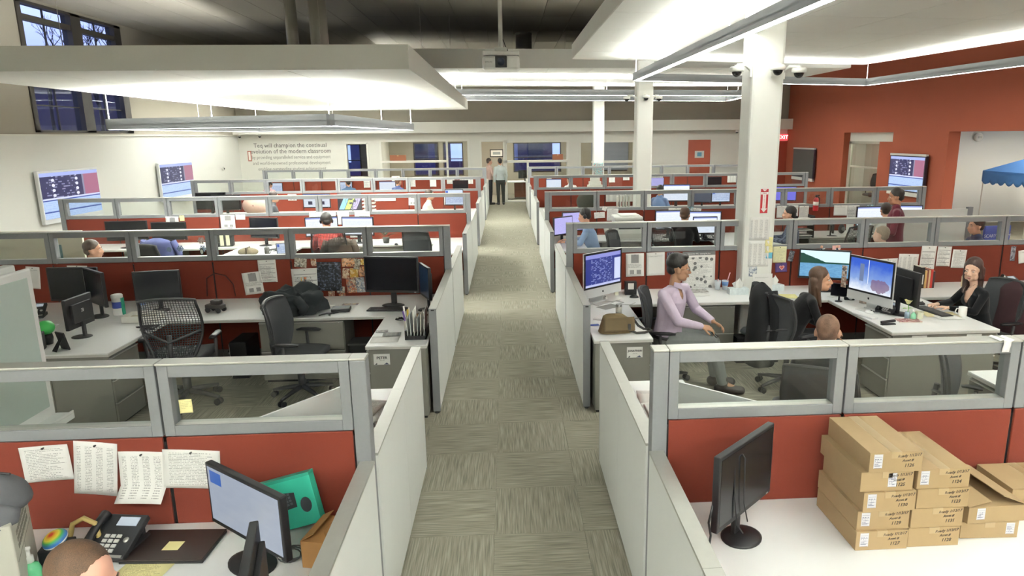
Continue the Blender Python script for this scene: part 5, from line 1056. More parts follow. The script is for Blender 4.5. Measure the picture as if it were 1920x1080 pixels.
for i, (n, dx, dy) in enumerate([('1128', .004, 0), ('1131', .012, .004), ('1123', .03, .006), ('1124', .026, .012)]): carton('cardboard box marked %s, %s in the middle stack' % (n, ['lowest', 'second from bottom', 'third from bottom', 'topmost'][i]), 1.804 + dx, 2.050 + dx, 2.722 + dy, 3.118 + dy, .741 + i * .096, n, lab=None if i < 3 else -.36)
carton('closed cardboard box at the bottom of the right stack', 2.10, 2.375, 2.765, 3.13, .741, None, h=.085, rz=-2, lab=.36); carton('open cardboard box on top of the right stack', 2.10, 2.385, 2.755, 3.14, .828, None, h=.085, rz=2, lab=-.28, is_open=True)
t = carton('brown printed box behind the right stack', 2.43, 2.80, 2.90, 3.16, .741, None, h=.17, lab=None); text('lettering', 'BOSE', .04, M('#3a2c1c', .7), t, (-.04, -.1312, .11), (pi / 2, 0, 0))
g = MB(); g.surf(lambda u, v: (2.47 + .075 * u, 3.17 + .09 * v, 1.5805 + .006 * sin(7 * u)), 5, 4); g.surf(lambda u, v: (2.50 + .04 * u, 3.185 - .004 * sin(5 * v), 1.585 - .07 * v), 3, 4); tag(obj('tape_scrap', g, M('#f2f2f4', .6), solid=.001), 'torn white tape on the top rail of the nearest right row', 'tape')
# --- far side of the nearest rows: white computers seen from behind
put(IM, 'white computer seen from behind the nearest left glass strip', -1.13, 3.53, -127, scr=SCREENOFF, scale=(.8, .8, .8)); put(IM, 'white computer seen from behind the nearest right glass strip', 1.125, 3.485, 136, scr=SCREENOFF, scale=(.8, .8, .8))
put(KB, 'keyboard beside the aisle behind the nearest left row', -1.03, 4.12, 80); 
for i, (x, y, r, lb) in enumerate([(-.98, 4.45, 10, 'upper magazine on the aisle return behind the nearest left row'), (-1.03, 4.62, -14, 'printed sheet on the aisle return behind the nearest left row'), (1.0, 4.35, 4, 'white binder sheet on the aisle return behind the nearest right row'), (1.02, 4.62, -5, 'white paper stack on the aisle return behind the nearest right row')]): paper(lb, x, y, .742 + .002 * i, .21, .28, RAD(r), ['table', 'text', 'blank', 'blank'][i], 120 + i, lay=True, pin=False, name='loose_paper')
t = thing('printer', 'low white printer on the aisle return behind the nearest right row', 'printer', (1.02, 4.02, .741), RAD(0)); g = MB(); g.box(-.2, .2, -.16, .16, 0, .16); obj('case', g, M('#e7e7e3', .4), t, bevel=.02); g = MB(); g.box(-.17, .17, -.13, .1, .16, .175); obj('lid', g, M('#d8d8d4', .4), t, bevel=.006)
# board on the far side of the nearest left row
t = thing('white_board', 'pale standing marker board behind the nearest left row', 'whiteboard', (-2.88, 3.78, .741)); WBF = M('#e9ebea', .4); WBS = M('#b9c8c2', .18, 0, .02, 2)
g = MB(); g.box(-.03, 0, -.44, .44, .16, 1.13); obj('frame', g, WBF, t, bevel=.012); g = MB(); g.box(0, .004, -.41, .39, .26, 1.08); obj('writing_surface', g, WBS, t, bevel=.003)
g = MB(); g.box(0, .11, -.44, .44, .16, .20); g.box(.1, .11, -.44, .44, .2, .215); tr = obj('pen_tray', g, WBF, t, bevel=.008); g = MB(); g.cyl((.06, -.1, .21), (.06, .03, .21), .008, n=8); obj('marker', g, BLACK, tr); g = MB(); g.box(-.10, -.03, -.4, .36, .95, 1.165); obj('rear_unit', g, M('#d3d6d4', .45), t, bevel=.01)
for y in (-.35, .35): g = MB(); g.box(-.12, .08, y - .02, y + .02, 0, .02); g.box(-.035, -.005, y - .015, y + .015, 0, .2); obj('foot', g, MIDGREY, t)
# --- second left row, near side
put(MON_OFF, 'dark monitor seen from behind on the left peninsula', -4.19, 6.68, -92); o = put(MON_OFF, 'left of the two dark monitors at the red partition', -4.80, 7.66, -4, scale=(1.0, 1, 1.08)); put(MON_OFF, 'angled right one of the two dark monitors at the red partition', -4.47, 7.47, -42, scale=(.95, 1, 1.08)); put(MON_OFF, 'small dark monitor leaning behind the mesh chair', -3.92, 7.68, 9, scale=(.86, 1, .95))
put(MON_OFF, 'large dark monitor beside the photo collage', -1.33, 7.66, -11, scale=(1.13, 1, 1.18)); put(MON_W, 'narrow blue screen edge next to the large dark monitor', -.93, 7.42, -68, scr=M('#23395a', .3), scale=(.72, 1, 1.1))
text('lettering', '2B', .055, M('#d8d8d4', .5), [c for c in bpy.data.objects if c.get('label') == 'dark monitor seen from behind on the left peninsula'][0], (0.0, .046, .32), (pi / 2, 0, pi))
t = thing('speaker', 'black cube speaker under the green disc', 'speaker', (-4.34, 6.27, .741), RAD(20)); g = MB(); g.box(-.055, .055, -.06, .06, 0, .16); obj('case', g, BLACK, t, bevel=.006); g = MB(); g.lathe([(.035, 0), (.035, .004), (.012, .002), (0, .006)], 16, Matrix.Translation((0, -.06, .1)) @ Matrix.Rotation(pi / 2, 4, 'X')); obj('driver', g, DKGREY, t)
t = thing('green_ball', 'green round ball behind the black cube speaker', 'ball', (-4.37, 6.46, .741)); g = MB(); g.lathe([(.04, 0), (.05, .06), (.045, .1), (0, .1)], 14); obj('stand', g, BLACK, t); g = MB(); g.ell((0, 0, .16), (.075, .075, .068), 20, 12); obj('ball', g, M('#37a34a', .45, 0, .1, 20), t)
t = thing('framed_photo', 'black photo frame seen from behind on the left peninsula', 'picture', (-4.10, 6.28, .741), RAD(150)); g = MB(); g.box(-.065, .065, -.006, .006, .0, .17, Matrix.Rotation(-.2, 4, 'X')); obj('frame', g, BLACK, t); g = MB(); g.add([(-.02, .02, .12), (.02, .02, .12), (.035, .10, 0), (-.035, .10, 0)], [(0, 1, 2, 3)]); obj('easel_back', g, BLACKM, t, solid=.004)
put(PH, 'desk phone between the white board and the dark monitors', -5.18, 7.52, 20)
t = thing('wipes_canister', 'white wipes canister with blue label and green side', 'canister', (-4.296, 7.540, .741)); g = MB(); g.lathe([(.052, 0), (.055, .006), (.055, .19), (.0, .19)], 22); obj('tub', g, M('#eceae6', .4), t); g = MB(); g.lathe([(.0556, .08), (.0556, .15)], 22); obj('label_band', g, M('#4a5cb4', .5), t); g = MB(); g.lathe([(.052, .19), (.058, .192), (.058, .222), (.05, .23), (0, .231)], 22); obj('lid', g, M('#f4f3ef', .4), t); g = MB(); g.box(.03, .062, -.025, .02, .005, .19); obj('side_panel', g, M('#2f9e7e', .5), t)
CUPG = glassmat('cup_plastic', (.85, .88, .92))
def cup(label, x, y, straw, z=ZT, h=.115, blue=True):
    t = thing('plastic_cup', label, 'cup', (x, y, z + .001)); g = MB(); g.lathe([(.028, 0), (.042, h), (.0405, h), (.027, .003), (0, .003)], 20); obj('cup', g, M('#c3cad0', .2, 0, .03, 20), t)
    if blue: g = MB(); g.lathe([(.0365, h * .48), (.0418, h * .9)], 20); obj('print', g, M('#6a8fc4', .5), t)
    g = MB(); g.cyl((.0, 0, .01), straw, .006, n=8); obj('straw', g, M('#d8a9b0', .5), t); return t
cup('clear cup with blue print and a pink straw', -4.158, 7.764, (-.015, .02, .21)); cup('left clear glass with straw on the right worktop', 2.560, 8.086, (.01, .02, .13), blue=False); cup('right clear glass with a pencil on the right worktop', 2.650, 8.077, (.06, .01, .21))
t = thing('paper_box', 'shallow white open box on the left worktop', 'box', (-3.903, 7.279, .741), RAD(4)); PW_ = M('#e9e7e0', .7); g = MB(); g.box(-.17, .17, -.12, .12, 0, .006); g.box(-.17, -.166, -.12, .12, 0, .07); g.box(.166, .17, -.12, .12, 0, .07); g.box(-.17, .17, -.12, -.116, 0, .07); g.box(-.17, .17, .116, .12, 0, .07); obj('tray', g, PW_, t); g = MB(); g.box(-.155, .155, -.105, .105, .006, .03); obj('contents', g, M('#d8d2bc', .8), t)
g = MB(); rnd = random.Random(3)
for i in range(6): g.tube([(-3.66 + .09 * cos(a + i) * (1 + .1 * i) * .8, 6.86 + .035 * sin(a * 1.0) + .006 * i, .748 + .006 * i) for a in [k * 2 * pi / 16 for k in range(16)]], .004, 6, closed=True)
tag(obj('cable_bundle', g, BLACK), 'bundle of black cables on the left peninsula', 'cable')
g = MB(); g.tube([(-3.62, 8.19, .78), (-3.60, 8.19, 1.0), (-3.50, 8.18, 1.06), (-3.38, 8.18, 1.03), (-3.30, 8.19, .92), (-3.28, 8.17, .78)], .006, 6); tag(obj('loose_cable', g, M('#3a1a16', .6)), 'dark cable arching up the red partition behind the mesh chair', 'cable')
t = thing('toy_vehicle', 'dark bulky toy truck right of the mesh chair', 'toy', (-3.265, 7.556, .741), RAD(-15)); g = MB(); g.box(-.10, .10, -.05, .05, .04, .09); g.box(-.03, .07, -.045, .045, .09, .14); obj('body', g, M('#3c3634', .6, 0, .2, 40), t, bevel=.012)
for x in (-.065, .065):
    for y in (-.055, .04): g = MB(); g.cyl((x, y, .03), (x, y + .018, .03), .03, n=12); obj('wheel', g, BLACK, t)
JKT = M('#22272a', .95, 0, .25, 10, .3, 160); o = heap('folded_jacket', 'dark green black jacket heaped on the left worktop', 'jacket', (-2.36, 7.45, .741), RAD(-12), JKT, (.62, .44, .26), 4, .35)
t = thing('network_router', 'flat black device on the left worktop', 'device', (-1.871, 7.467, .741), RAD(4)); g = MB(); g.box(-.10, .10, -.075, .075, 0, .042); obj('case', g, BLACK, t, bevel=.01); g = MB(); g.box(-.06, .06, -.0765, -.074, .012, .022); obj('front_strip', g, DKGREY, t)
g = MB(); g.tube([(-1.79, 7.42, .75), (-1.86, 7.38, .756), (-1.92, 7.34, .75), (-1.99, 7.30, .758), (-2.06, 7.25, .75)], .008, 6); g.tube([(-1.93, 7.34, .752), (-1.96, 7.26, .75), (-1.93, 7.22, .75)], .005, 6); tag(obj('device_cable', g, BLACK), 'short black cord beside the flat black device', 'cable')
for i, (u, z, w, h, r, kd, lb) in enumerate([((-2.251, 7.410), 0, .20, .24, 12, 'blank', 'open white booklet left on the desk'), ((-2.149, 7.639), .03, .26, .20, -24, 'flyer', 'tilted printed flyer leaning on the papers'), ((-2.309, 7.680), .014, .22, .16, 3, 'blank', 'stack of white paper behind the booklet'), ((-1.836, 7.759), .0, .18, .09, 0, 'photo', 'flat pack of coloured cards beside the monitor')]):
    x, y = u; paper(lb, x, y, ZT + .003 + z * .4, w, h, RAD(r), kd, 130 + i, lay=True, pin=False, name='loose_paper', mat=mat_photo(9, ['#e4dcc8', '#c9b48a', '#584a86', '#efe9dc']) if kd == 'photo' else None)
put(KB, 'black keyboard under the large dark monitor', -1.361, 7.464, -6); put(MS, 'black mouse on the aisle return of the left desk', -1.159, 7.015, 70)
for i, (u, w, h, r, kd, lb) in enumerate([((-1.153, 6.462), .17, .13, 4, 'keys', 'sheet with a keyboard picture on the left aisle return'), ((-1.193, 6.305), .26, .21, 3, 'blank', 'white sheet at the front of the left aisle return'), ((-1.272, 6.584), .12, .08, 8, 'photo', 'small grey brochure on the left aisle return')]):
    x, y = u; paper(lb, x, y, ZT + (.006, .002, .004)[i], w, h, RAD(r), 'blank', 140 + i, lay=True, pin=False, name='loose_paper', mat=(mat_print('table', 61, '#3a3a3c', '#9a9a98') if kd == 'keys' else mat_photo(10, ['#6a6a6c', '#b4b4b2', '#3a3a3c']) if kd == 'photo' else None))
t = thing('file_sorter', 'black file sorter full of upright papers on the left aisle return', 'organizer', (-.90, 6.40, .741)); g = MB(); g.box(-.10, .10, -.13, .13, 0, .035); g.box(-.10, -.09, -.13, .13, 0, .09); g.box(.09, .10, -.13, .13, 0, .09); obj('base', g, BLACK, t)
for i in range(6): g = MB(); x = -.075 + i * .03; hh = .20 + .04 * ((i * 7) % 3); g.box(x - .002, x + .003, -.11 + .006 * (i % 2), .11, .02, hh, Matrix.Rotation(.05 * (i - 2.5) * .4, 4, 'Y')); obj('folder', g, M(['#e9e8e4', '#cfd4d6', '#f0efe9', '#b9c0c2', '#e4e2da', '#d9d9d6'][i], .7), t)
t = thing('pen_cup', 'cup of white rolled papers and markers on the left aisle return', 'cup', (-1.02, 6.62, .741)); g = MB(); g.lathe([(.038, 0), (.04, .1), (.037, .1), (.036, .005), (0, .005)], 16); obj('cup', g, M('#d8d6ce', .5), t)
for i in range(5): g = MB(); a = i * 1.25; g.cyl((.012 * cos(a), .012 * sin(a), .02), (.045 * cos(a), .045 * sin(a), .2 + .02 * (i % 3)), .009, n=8); obj('rolled_paper', g, M(['#f1f0ec', '#e8e2cf', '#f4f3ef', '#7a5fae', '#d8c24a'][i], .7), t)
t = thing('snack_bowl', 'low dish of clutter behind the file sorter', 'bowl', (-.95, 7.02, .741)); g = MB(); g.lathe([(.04, 0), (.085, .045), (.08, .045), (.04, .006), (0, .006)], 18); obj('bowl', g, M('#5a5048', .6), t); g = MB(); [g.ell((.04 * cos(a), .03 * sin(a), .045), (.022, .02, .016), 8, 6) for a in (0, 1.3, 2.6, 4, 5.2)]; c_ = obj('contents', g, M('#b79a72', .7, 0, .3, 40), t); c_['kind'] = 'stuff'
def nameplate(label, nm, x, z, y, w=.15, h=.105):
    t = thing('name_card', label, 'sign', (x, y, z)); g = MB(); g.box(-w / 2, w / 2, -.0015, 0, -h / 2, h / 2); obj('card', g, M('#e3e3de', .6), t); text('lettering', nm, .036 if len(nm) < 7 else .025, M('#1c1c1e', .6), t, (.002, -.003, .014), (pi / 2, 0, 0), bold=.0008); text('small_lettering', 'sales team', .011, M('#8a8a88', .6), t, (.004, -.003, -.010), (pi / 2, 0, 0))
    for s, c in ((-1, '#2e2e30'), (1, '#3d4660')): g = MB(); g.prism([(s * w * .44, -h * .48), (s * w * .1 if s > 0 else -w * .3, -h * .48), (s * w * .3, -h * .3)], 0, .0008, Matrix.Translation((0, -.0016, 0)) @ Matrix.Rotation(pi / 2, 4, 'X')); obj('corner_art', g, M(c, .6), t)
nameplate('white name card reading PETER on the left grey cabinet', 'PETER', -1.20, .605, 6.1245); nameplate('white name card reading JONATHAN on the right grey cabinet', 'JONATHAN', 1.17, .605, 6.1245); nameplate('left name card on the right peninsula cabinets', 'NINA', 3.95, .64, 6.1245); nameplate('right name card on the right peninsula cabinets', 'STACI', 4.50, .64, 6.1245)
for i, (x, z) in enumerate(((3.72, .63), (4.12, .63))):
    t = thing('cabinet_magnet', ['left penguin magnet on the right peninsula cabinet', 'right penguin magnet on the right peninsula cabinet'][i], 'magnet', (x, 6.1245, z)); g = MB(); g.box(-.02, .02, -.002, 0, -.035, .035); obj('card', g, M('#cfcdc4', .6), t); g = MB(); g.lathe([(.014, 0), (.014, .002)], 12, Matrix.Translation((0, -.002, -.006)) @ Matrix.Rotation(pi / 2, 4, 'X'), .8, 1.4); obj('figure', g, M('#6a675f', .6), t)
t = thing('framed_device', 'white rimmed black panel standing under the left worktop', 'device', (-3.537, 8.260, .0), RAD(-14)); g = MB(); g.box(-.13, .13, -.02, .02, .02, .42, Matrix.Rotation(-.1, 4, 'X')); obj('rim', g, M('#c9c9c6', .4), t, bevel=.02); g = MB(); g.box(-.11, .11, -.024, .0, .06, .40, Matrix.Rotation(-.1, 4, 'X')); obj('panel', g, BLACKM, t)
t = thing('waste_bin', 'black waste bin under the left worktop', 'bin', (-1.62, 7.35, 0)); g = MB(); g.prism([(-.14, -.12), (.14, -.12), (.14, .12), (-.14, .12)], 0, .42); obj('tub', g, BLACKM, t, bevel=.01); g = MB(); g.box(-.15, .15, -.13, .13, .41, .43); obj('rim', g, DKGREY, t)
t = thing('computer_tower', 'black computer tower under the left worktop beside the waste bin', 'computer', (-3.02, 7.62, 0)); g = MB(); g.box(-.09, .09, -.2, .2, 0, .42); obj('case', g, BLACK, t, bevel=.006); g = MB(); g.box(-.092, -.088, -.205, -.195, .02, .40); obj('trim', g, SILVER, t)
o = put(CH, 'dark mesh office chair with curved back on the left', -3.28, 6.74, 186, 0, scale=(1.1, 1.1, 1.1)); o = put(CF, 'dark office chair turned sideways beside the left cabinet', -2.16, 6.80, 84, 0)
put(CH, 'second mesh chair at the far left behind the nearest row', -4.95, 6.2, 150, 0)
# --- second right row, near side
put(IM, 'lit corner computer with dark code window', 1.055, 7.52, 39.5, scr=mat_screen('code', .95), scale=(.96, 1, .98))
put(KW, 'small silver keyboard left of the drink can', .98, 6.93, 62, scale=(1, 1, 1)); put(MW, 'white mouse on its grey pad under the corner computer', 1.114, 7.751, 10); put(MS, 'black mouse on the right aisle return', 1.465, 7.770, 80)
t = thing('mouse_pad', 'thin grey mouse pad under the corner computer', 'mouse pad', (1.10, 7.36, .7405), RAD(35)); g = MB(); g.box(-.12, .12, -.08, .08, 0, .001); obj('pad', g, M('#8c8c88', .8), t)
t = thing('drink_can', 'silver drink can on the right aisle return', 'can', (1.158, 7.010, .741)); g = MB(); g.lathe([(.026, 0), (.033, .008), (.033, .108), (.026, .12), (.024, .117), (0, .117)], 20); obj('can', g, M('#8f8f8d', .3, .7, .2, 30), t); g = MB(); g.lathe([(.0333, .03), (.0333, .09)], 20); obj('label_band', g, M('#b9b6ac', .4, .3, .3, 60), t)
t = thing('black_box', 'black calendar box with white card beside the corner computer', 'box', (1.450, 7.938, .741), RAD(-3)); g = MB(); g.box(-.07, .07, -.04, .04, 0, .16); obj('case', g, BLACK, t, bevel=.003); g = MB(); g.box(-.035, .035, -.0415, -.04, .07, .145); obj('card', g, M('#e3e2dc', .7), t)
t = thing('charger_block', 'white charger block behind the corner computer', 'charger', (1.280, 7.927, .741)); g = MB(); g.box(-.022, .022, -.022, .022, 0, .10); obj('block', g, M('#e6e3cf', .4), t, bevel=.004)
g = MB(); g.tube([(1.22, 7.62, .746), (1.30, 7.52, .746), (1.22, 7.46, .746), (1.35, 7.40, .746), (1.43, 7.5, .746)], .003, 6); g.tube([(1.05, 7.62, .746), (1.17, 7.56, .75), (1.28, 7.66, .746)], .003, 6); tag(obj('white_cables', g, M('#b9b8b2', .5)), 'thin pale cables behind the corner computer', 'cable')
t = thing('shoulder_bag', 'olive canvas shoulder bag on the right aisle return', 'bag', (1.02, 6.37, .741), RAD(6)); OL = M('#6a5a3e', .9, 0, .18, 14, .3, 200); g = MB()
def bagf(u, v):
    a = 2 * pi * u; cx = math.copysign(abs(cos(a)) ** .6, cos(a)); sy = math.copysign(abs(sin(a)) ** .6, sin(a)); r = 1 - .28 * v - .10 * v * sin(2 * a + 1); c = 1 if v < .9 else max(0, (1 - v) * 10) ** .5; return (.165 * cx * r * c, .10 * sy * r * (1 - .25 * v) * c, .005 + .165 * v + .015 * sin(a) * v)
g.surf(bagf, 28, 14); obj('body', g, OL, t); g = MB(); g.surf(lambda u, v: ((u - .45) * .31, -.105 + .04 * v - .012 * sin(pi * u), .03 + .13 * v), 10, 6); obj('flap', g, M('#5c4e36', .9, 0, .15, 20, .3, 200), t, solid=.006)
g = MB(); g.tube([(.10, -.02, .14), (.17, -.05, .13), (.22, -.04, .06), (.27, -.06, .03), (.33, -.04, .02), (.34, -.09, .02), (.26, -.13, .015), (.18, -.12, .012), (.12, -.09, .03)], .012, 8); g.v = [(x, y, z) for x, y, z in g.v]; obj('strap', g, M('#2c2a28', .8), t); g = MB(); g.box(.10, .125, -.112, -.10, .04, .10); obj('buckle', g, DKGREY, t)
for i, (u, w, h, r, lb) in enumerate([((0.765, 6.585), .09, .06, 5, 'small blue and white card at the left of the bag'),]): x, y = u; paper(lb, .845, 6.62, ZT + .002, .10, .07, RAD(r), 'blank', 7, lay=True, pin=False, name='loose_card', cat='card', mat=M('#3b4f9a', .6))
t = thing('pen', 'thin pen lying on the right aisle return', 'pen', (1.344, 6.838, .745), RAD(30)); g = MB(); g.cyl((-.07, 0, 0), (.07, 0, 0), .004, n=8); obj('barrel', g, M('#9a9a96', .3), t); g = MB(); g.cyl((.07, 0, 0), (.08, 0, 0), .002, n=6); obj('tip', g, BLACK, t)
for i, (u, w, h, r, kd, lb) in enumerate([((2.263, 8.028), .30, .20, -3, 'photo', 'open grey magazine behind the seated man'), ((2.198, 7.861), .34, .22, 2, 'blank', 'white folder under the grey magazine'), ((2.026, 7.500), .16, .12, 20, 'photo', 'small printed card at the elbow of the seated man')]): x, y = u; paper(lb, x, y, ZT + (.006, .003, .004)[i], w, h, RAD(r), kd, 150 + i, lay=True, pin=False, name='magazine', cat='magazine', mat=mat_photo(90 + i, ['#8a8a88', '#d8d6d0', '#6a6660', '#e8e6e2']) if kd == 'photo' else None)
put(TB, 'tissue box left of the white sign stand', 2.730, 7.835, 0); put(TB, 'tissue box behind the woman in black with brown hair', 3.216, 7.959, 20); put(TB, 'tissue box left of the phone on the far right worktop', 5.892, 7.653, -4)
t = thing('sign_stand', 'upright white notice stand in front of the column', 'sign', (2.959, 7.645, .741), RAD(-3)); g = MB(); g.box(-.115, .115, -.004, .004, 0, .275, Matrix.Rotation(-.12, 4, 'X')); obj('sheet', g, mat_print('blank', 3), t); g = MB(); g.box(-.115, .115, -.01, .09, 0, .006); obj('foot', g, M('#dcdcd8', .4), t)
put(MON_W, 'monitor showing a lake view behind the woman in black', 3.80, 7.90, -26, scr=mat_screen('lake', 1.0), scale=(1.12, 1, 1.1)); put(IM, 'white computer showing a blue fairground picture', 3.84, 6.90, -70, scr=mat_screen('fair', 1.0), scale=(.9, 1, .93)); put(MON_OFF, 'dark monitor seen from behind on the right peninsula', 4.10, 6.74, 96, scale=(.95, 1, 1.02))
t = thing('photo_strip', 'strip of small photos stuck to the computer edge', 'photo', (3.70, 7.20, .98), RAD(-60)); 
for i in range(4): g = MB(); g.box(-.03, .03, -.002, .002, i * .062 - .04, i * .062 + .018); obj('print', g, mat_photo(100 + i, ['#3a302c', '#c9b4a0', '#8a6a58', '#e6ded4']), t)
t = thing('camera_ornament', 'small black box camera ornament before the blue screen', 'ornament', (3.894, 7.417, .741), RAD(-20)); g = MB(); g.box(-.055, .055, -.03, .03, 0, .08); obj('case', g, BLACK, t, bevel=.006); g = MB(); g.lathe([(.03, 0), (.03, .014), (.018, .016), (.016, .006), (0, .005)], 16, Matrix.Translation((.01, -.03, .042)) @ Matrix.Rotation(pi / 2, 4, 'X')); obj('lens_ring', g, M('#d8d8d4', .3), t)
t = thing('photo_cube', 'low clear acrylic photo frame before the blue screen', 'picture', (3.989, 7.203, .741), RAD(-50)); g = MB(); g.box(-.08, .08, -.012, .012, 0, .05); obj('frame', g, M('#b9aea6', .2, 0, .2, 40), t); g = MB(); g.box(-.07, .07, -.0135, -.012, .006, .045); obj('print', g, mat_photo(105, ['#6a5a50', '#d8c4b4', '#8a8078']), t)
put(KW, 'white keyboard before the blue fairground screen', 3.70, 6.70, -72, scale=(.9, .7, 1)); put(MW, 'white mouse on the right peninsula', 3.814, 6.818, 20)
put(PH, 'desk phone in the middle of the right peninsula', 4.015, 6.821, -60, scale=(.9, .9, .9)); put(PH, 'desk phone on the far right worktop', 6.120, 7.806, 8)
t = thing('spray_bottle', 'tall teal spray bottle beside the dark monitor back', 'bottle', (4.148, 7.016, .741)); g = MB(); g.lathe([(.03, 0), (.032, .01), (.032, .12), (.012, .20), (.012, .25), (.006, .28), (0, .28)], 16); obj('bottle', g, M('#56a9bd', .25, 0, .1, 20), t); g = MB(); g.lathe([(.014, .24), (.014, .262), (.004, .30), (0, .30)], 12); obj('cap', g, M('#3f8fa8', .4), t)
t = thing('flower_vase', 'pale rose in a small vase on the right peninsula', 'flower', (4.069, 6.554, .741)); g = MB(); g.lathe([(.022, 0), (.026, .05), (.022, .075), (.02, .075), (.02, .004), (0, .004)], 14); obj('vase', g, M('#9fb2c4', .2), t); g = MB(); g.tube([(0, 0, .02), (.005, 0, .10), (.0, 0, .16)], .004, 6); obj('stem', g, M('#5f9a3c', .6), t)
for i in range(7): g = MB(); a = i * .9; g.surf(lambda u, v: ((.014 + .024 * v) * cos(a + (u - .5) * 1.5) * (1 - .4 * v * (i % 2)), (.014 + .024 * v) * sin(a + (u - .5) * 1.5), .16 + .05 * v - .01 * v * v), 4, 4); obj('petal', g, M('#e9e3a8', .7), t, solid=.0015)
for s in (-1, 1): g = MB(); g.surf(lambda u, v: (s * (.005 + .05 * u), (v - .5) * .03 * sin(pi * u) , .11 + .02 * u - .02 * u * u), 5, 3); obj('leaf', g, M('#8fbf4a', .6), t, solid=.0015)
t = thing('soap_pump', 'small green pump bottle beside the rose', 'bottle', (4.109, 6.509, .741)); g = MB(); g.lathe([(.024, 0), (.026, .01), (.026, .06), (.010, .075), (.010, .085), (0, .085)], 14); obj('bottle', g, M('#8fd4b0', .2), t); g = MB(); g.lathe([(.011, .083), (.011, .10), (.005, .10), (.005, .12), (0, .12)], 10); g.tube([(0, 0, .118), (-.028, 0, .114)], .005, 6); obj('pump', g, M('#f2f2ee', .4), t)
t = thing('stapler', 'black stapler near the front of the right peninsula', 'stapler', (3.762, 6.360, .741), RAD(4)); g = MB(); g.box(-.075, .075, -.018, .018, 0, .012); obj('base', g, BLACK, t, bevel=.004); g = MB(); g.box(-.075, .075, -.016, .016, .022, .045, Matrix.Rotation(-.08, 4, 'Y')); obj('arm', g, BLACK, t, bevel=.006)
t = thing('picture_book', 'dark red picture book on the right peninsula', 'book', (4.027, 6.455, .741), RAD(-6)); g = MB(); g.box(-.11, .11, -.06, .06, 0, .012); obj('pages', g, M('#d8d2ca', .7), t); g = MB(); g.box(-.112, .112, -.062, .062, .012, .015); obj('cover', g, mat_photo(110, ['#6a2026', '#a85a5a', '#d8b8b0', '#4a1a20']), t)
t = thing('glass_candle', 'pale glass candle holder on the right peninsula', 'candle', (4.199, 6.563, .741)); g = MB(); g.lathe([(.04, 0), (.046, .07), (.043, .07), (.038, .004), (0, .004)], 8, smooth=False); obj('glass', g, M('#d9d8c0', .15), t); g = MB(); g.cyl((0, 0, .005), (0, 0, .04), .034); obj('wax', g, M('#efe9c8', .5), t)
for i, (u, w, h, r, lb, m) in enumerate([((4.504, 6.684), .34, .23, -12, 'manila folder under the long haired woman hands', M('#e8dcb0', .7)), ((4.512, 6.554), .25, .17, -4, 'white printed form on the manila folder', None)]): x, y = u; paper(lb, x, y, ZT + .002 + i * .003, w, h, RAD(r), 'text', 160 + i, lay=True, pin=False, name='loose_paper', mat=m)
put(MG, 'white mug with lettering at the front of the right peninsula', 4.705, 6.621, 170); o = put(MG, 'white mug with black stripes behind the dark monitor', 5.129, 7.970, -20); g = MB(); [g.lathe([(.0405, z), (.0405, z + .006)], 20) for z in (.03, .05, .07)]; obj('stripes', g, BLACK, o)
put(KB, 'black keyboard under the long haired woman hands', 4.50, 6.80, 96); put(MS, 'black mouse behind the long haired woman keyboard', 4.56, 7.12, 95)
t = thing('green_box', 'small dark green box beside the striped mug', 'box', (4.992, 7.924, .741), RAD(10)); g = MB(); g.box(-.04, .04, -.03, .03, 0, .075); obj('box', g, M('#3c6a56', .6), t, bevel=.003); g = MB(); g.box(-.03, .03, -.0312, -.03, .02, .055); obj('label', g, M('#a8c4b4', .6), t)
for i, (x, w_, h_, c) in enumerate([(0, .05, .26, '#231d1c'), (.055, .028, .22, '#c9a46a'), (.083, .02, .235, '#8a4a3a'), (.103, .024, .225, '#d8b890'), (.128, .03, .235, '#c0392f'), (.159, .026, .21, '#3a2a2e')]):
    t = thing('book', ['thick black binder left in the row of books', 'tan book next to the black binder', 'thin brown book in the row of books', 'cream book in the row of books', 'red book in the row of books', 'dark book at the right end of the row'][i], 'book', (5.02 + x, 7.98, .741)); g = MB(); g.box(.001, w_ - .001, -.085, .085, 0, h_); obj('cover', g, M(c, .6), t, bevel=.002); g = MB(); g.box(.004, w_ - .004, -.08, .087, h_ - .002, h_ + .0005); obj('pages', g, M('#e2dccb', .8), t)
    if i == 0: g = MB(); g.box(.012, w_ - .012, -.0862, -.085, .05, .17); obj('spine_label', g, M('#d8d6d0', .7), t)
g = MB(); g.lathe([(.03, 0), (.034, .12), (.02, .16), (.022, .2), (0, .2)], 14); tag(obj('figurine_bottle', g, M('#d8c9a4', .4), None, (5.62, 7.95, .741)), 'cream figurine bottle right of the long haired woman', 'bottle')
paper('yellow writing pad behind the woman in black', 3.222, 7.645, ZT + .004, .30, .22, RAD(-10), mat=mat_print('text', 66, '#a8a070', '#e8e2a0'), lay=True, pin=False, name='note_pad', cat='pad'); put(MON_W, 'small dark tablet stand left of the blue screen', 3.738, 7.354, -40, scr=SCREENOFF, scale=(.35, .5, .45)); paper('white note card behind the brown haired woman face', 3.787, 7.588, ZT + .003, .12, .08, RAD(20), 'blank', 9, lay=True, pin=False, name='loose_card', cat='card')
put(CF, 'dark grey office chair under the man with glasses', 1.62, 6.86, 75, 0); put(CF, 'black office chair under the brown haired woman', 2.86, 6.62, 112, 0); put(CF, 'office chair under the long haired woman', 5.18, 6.88, -80, 0); put(CF, 'office chair under the bald man behind the nearest right row', 2.24, 4.56, 150, 0)
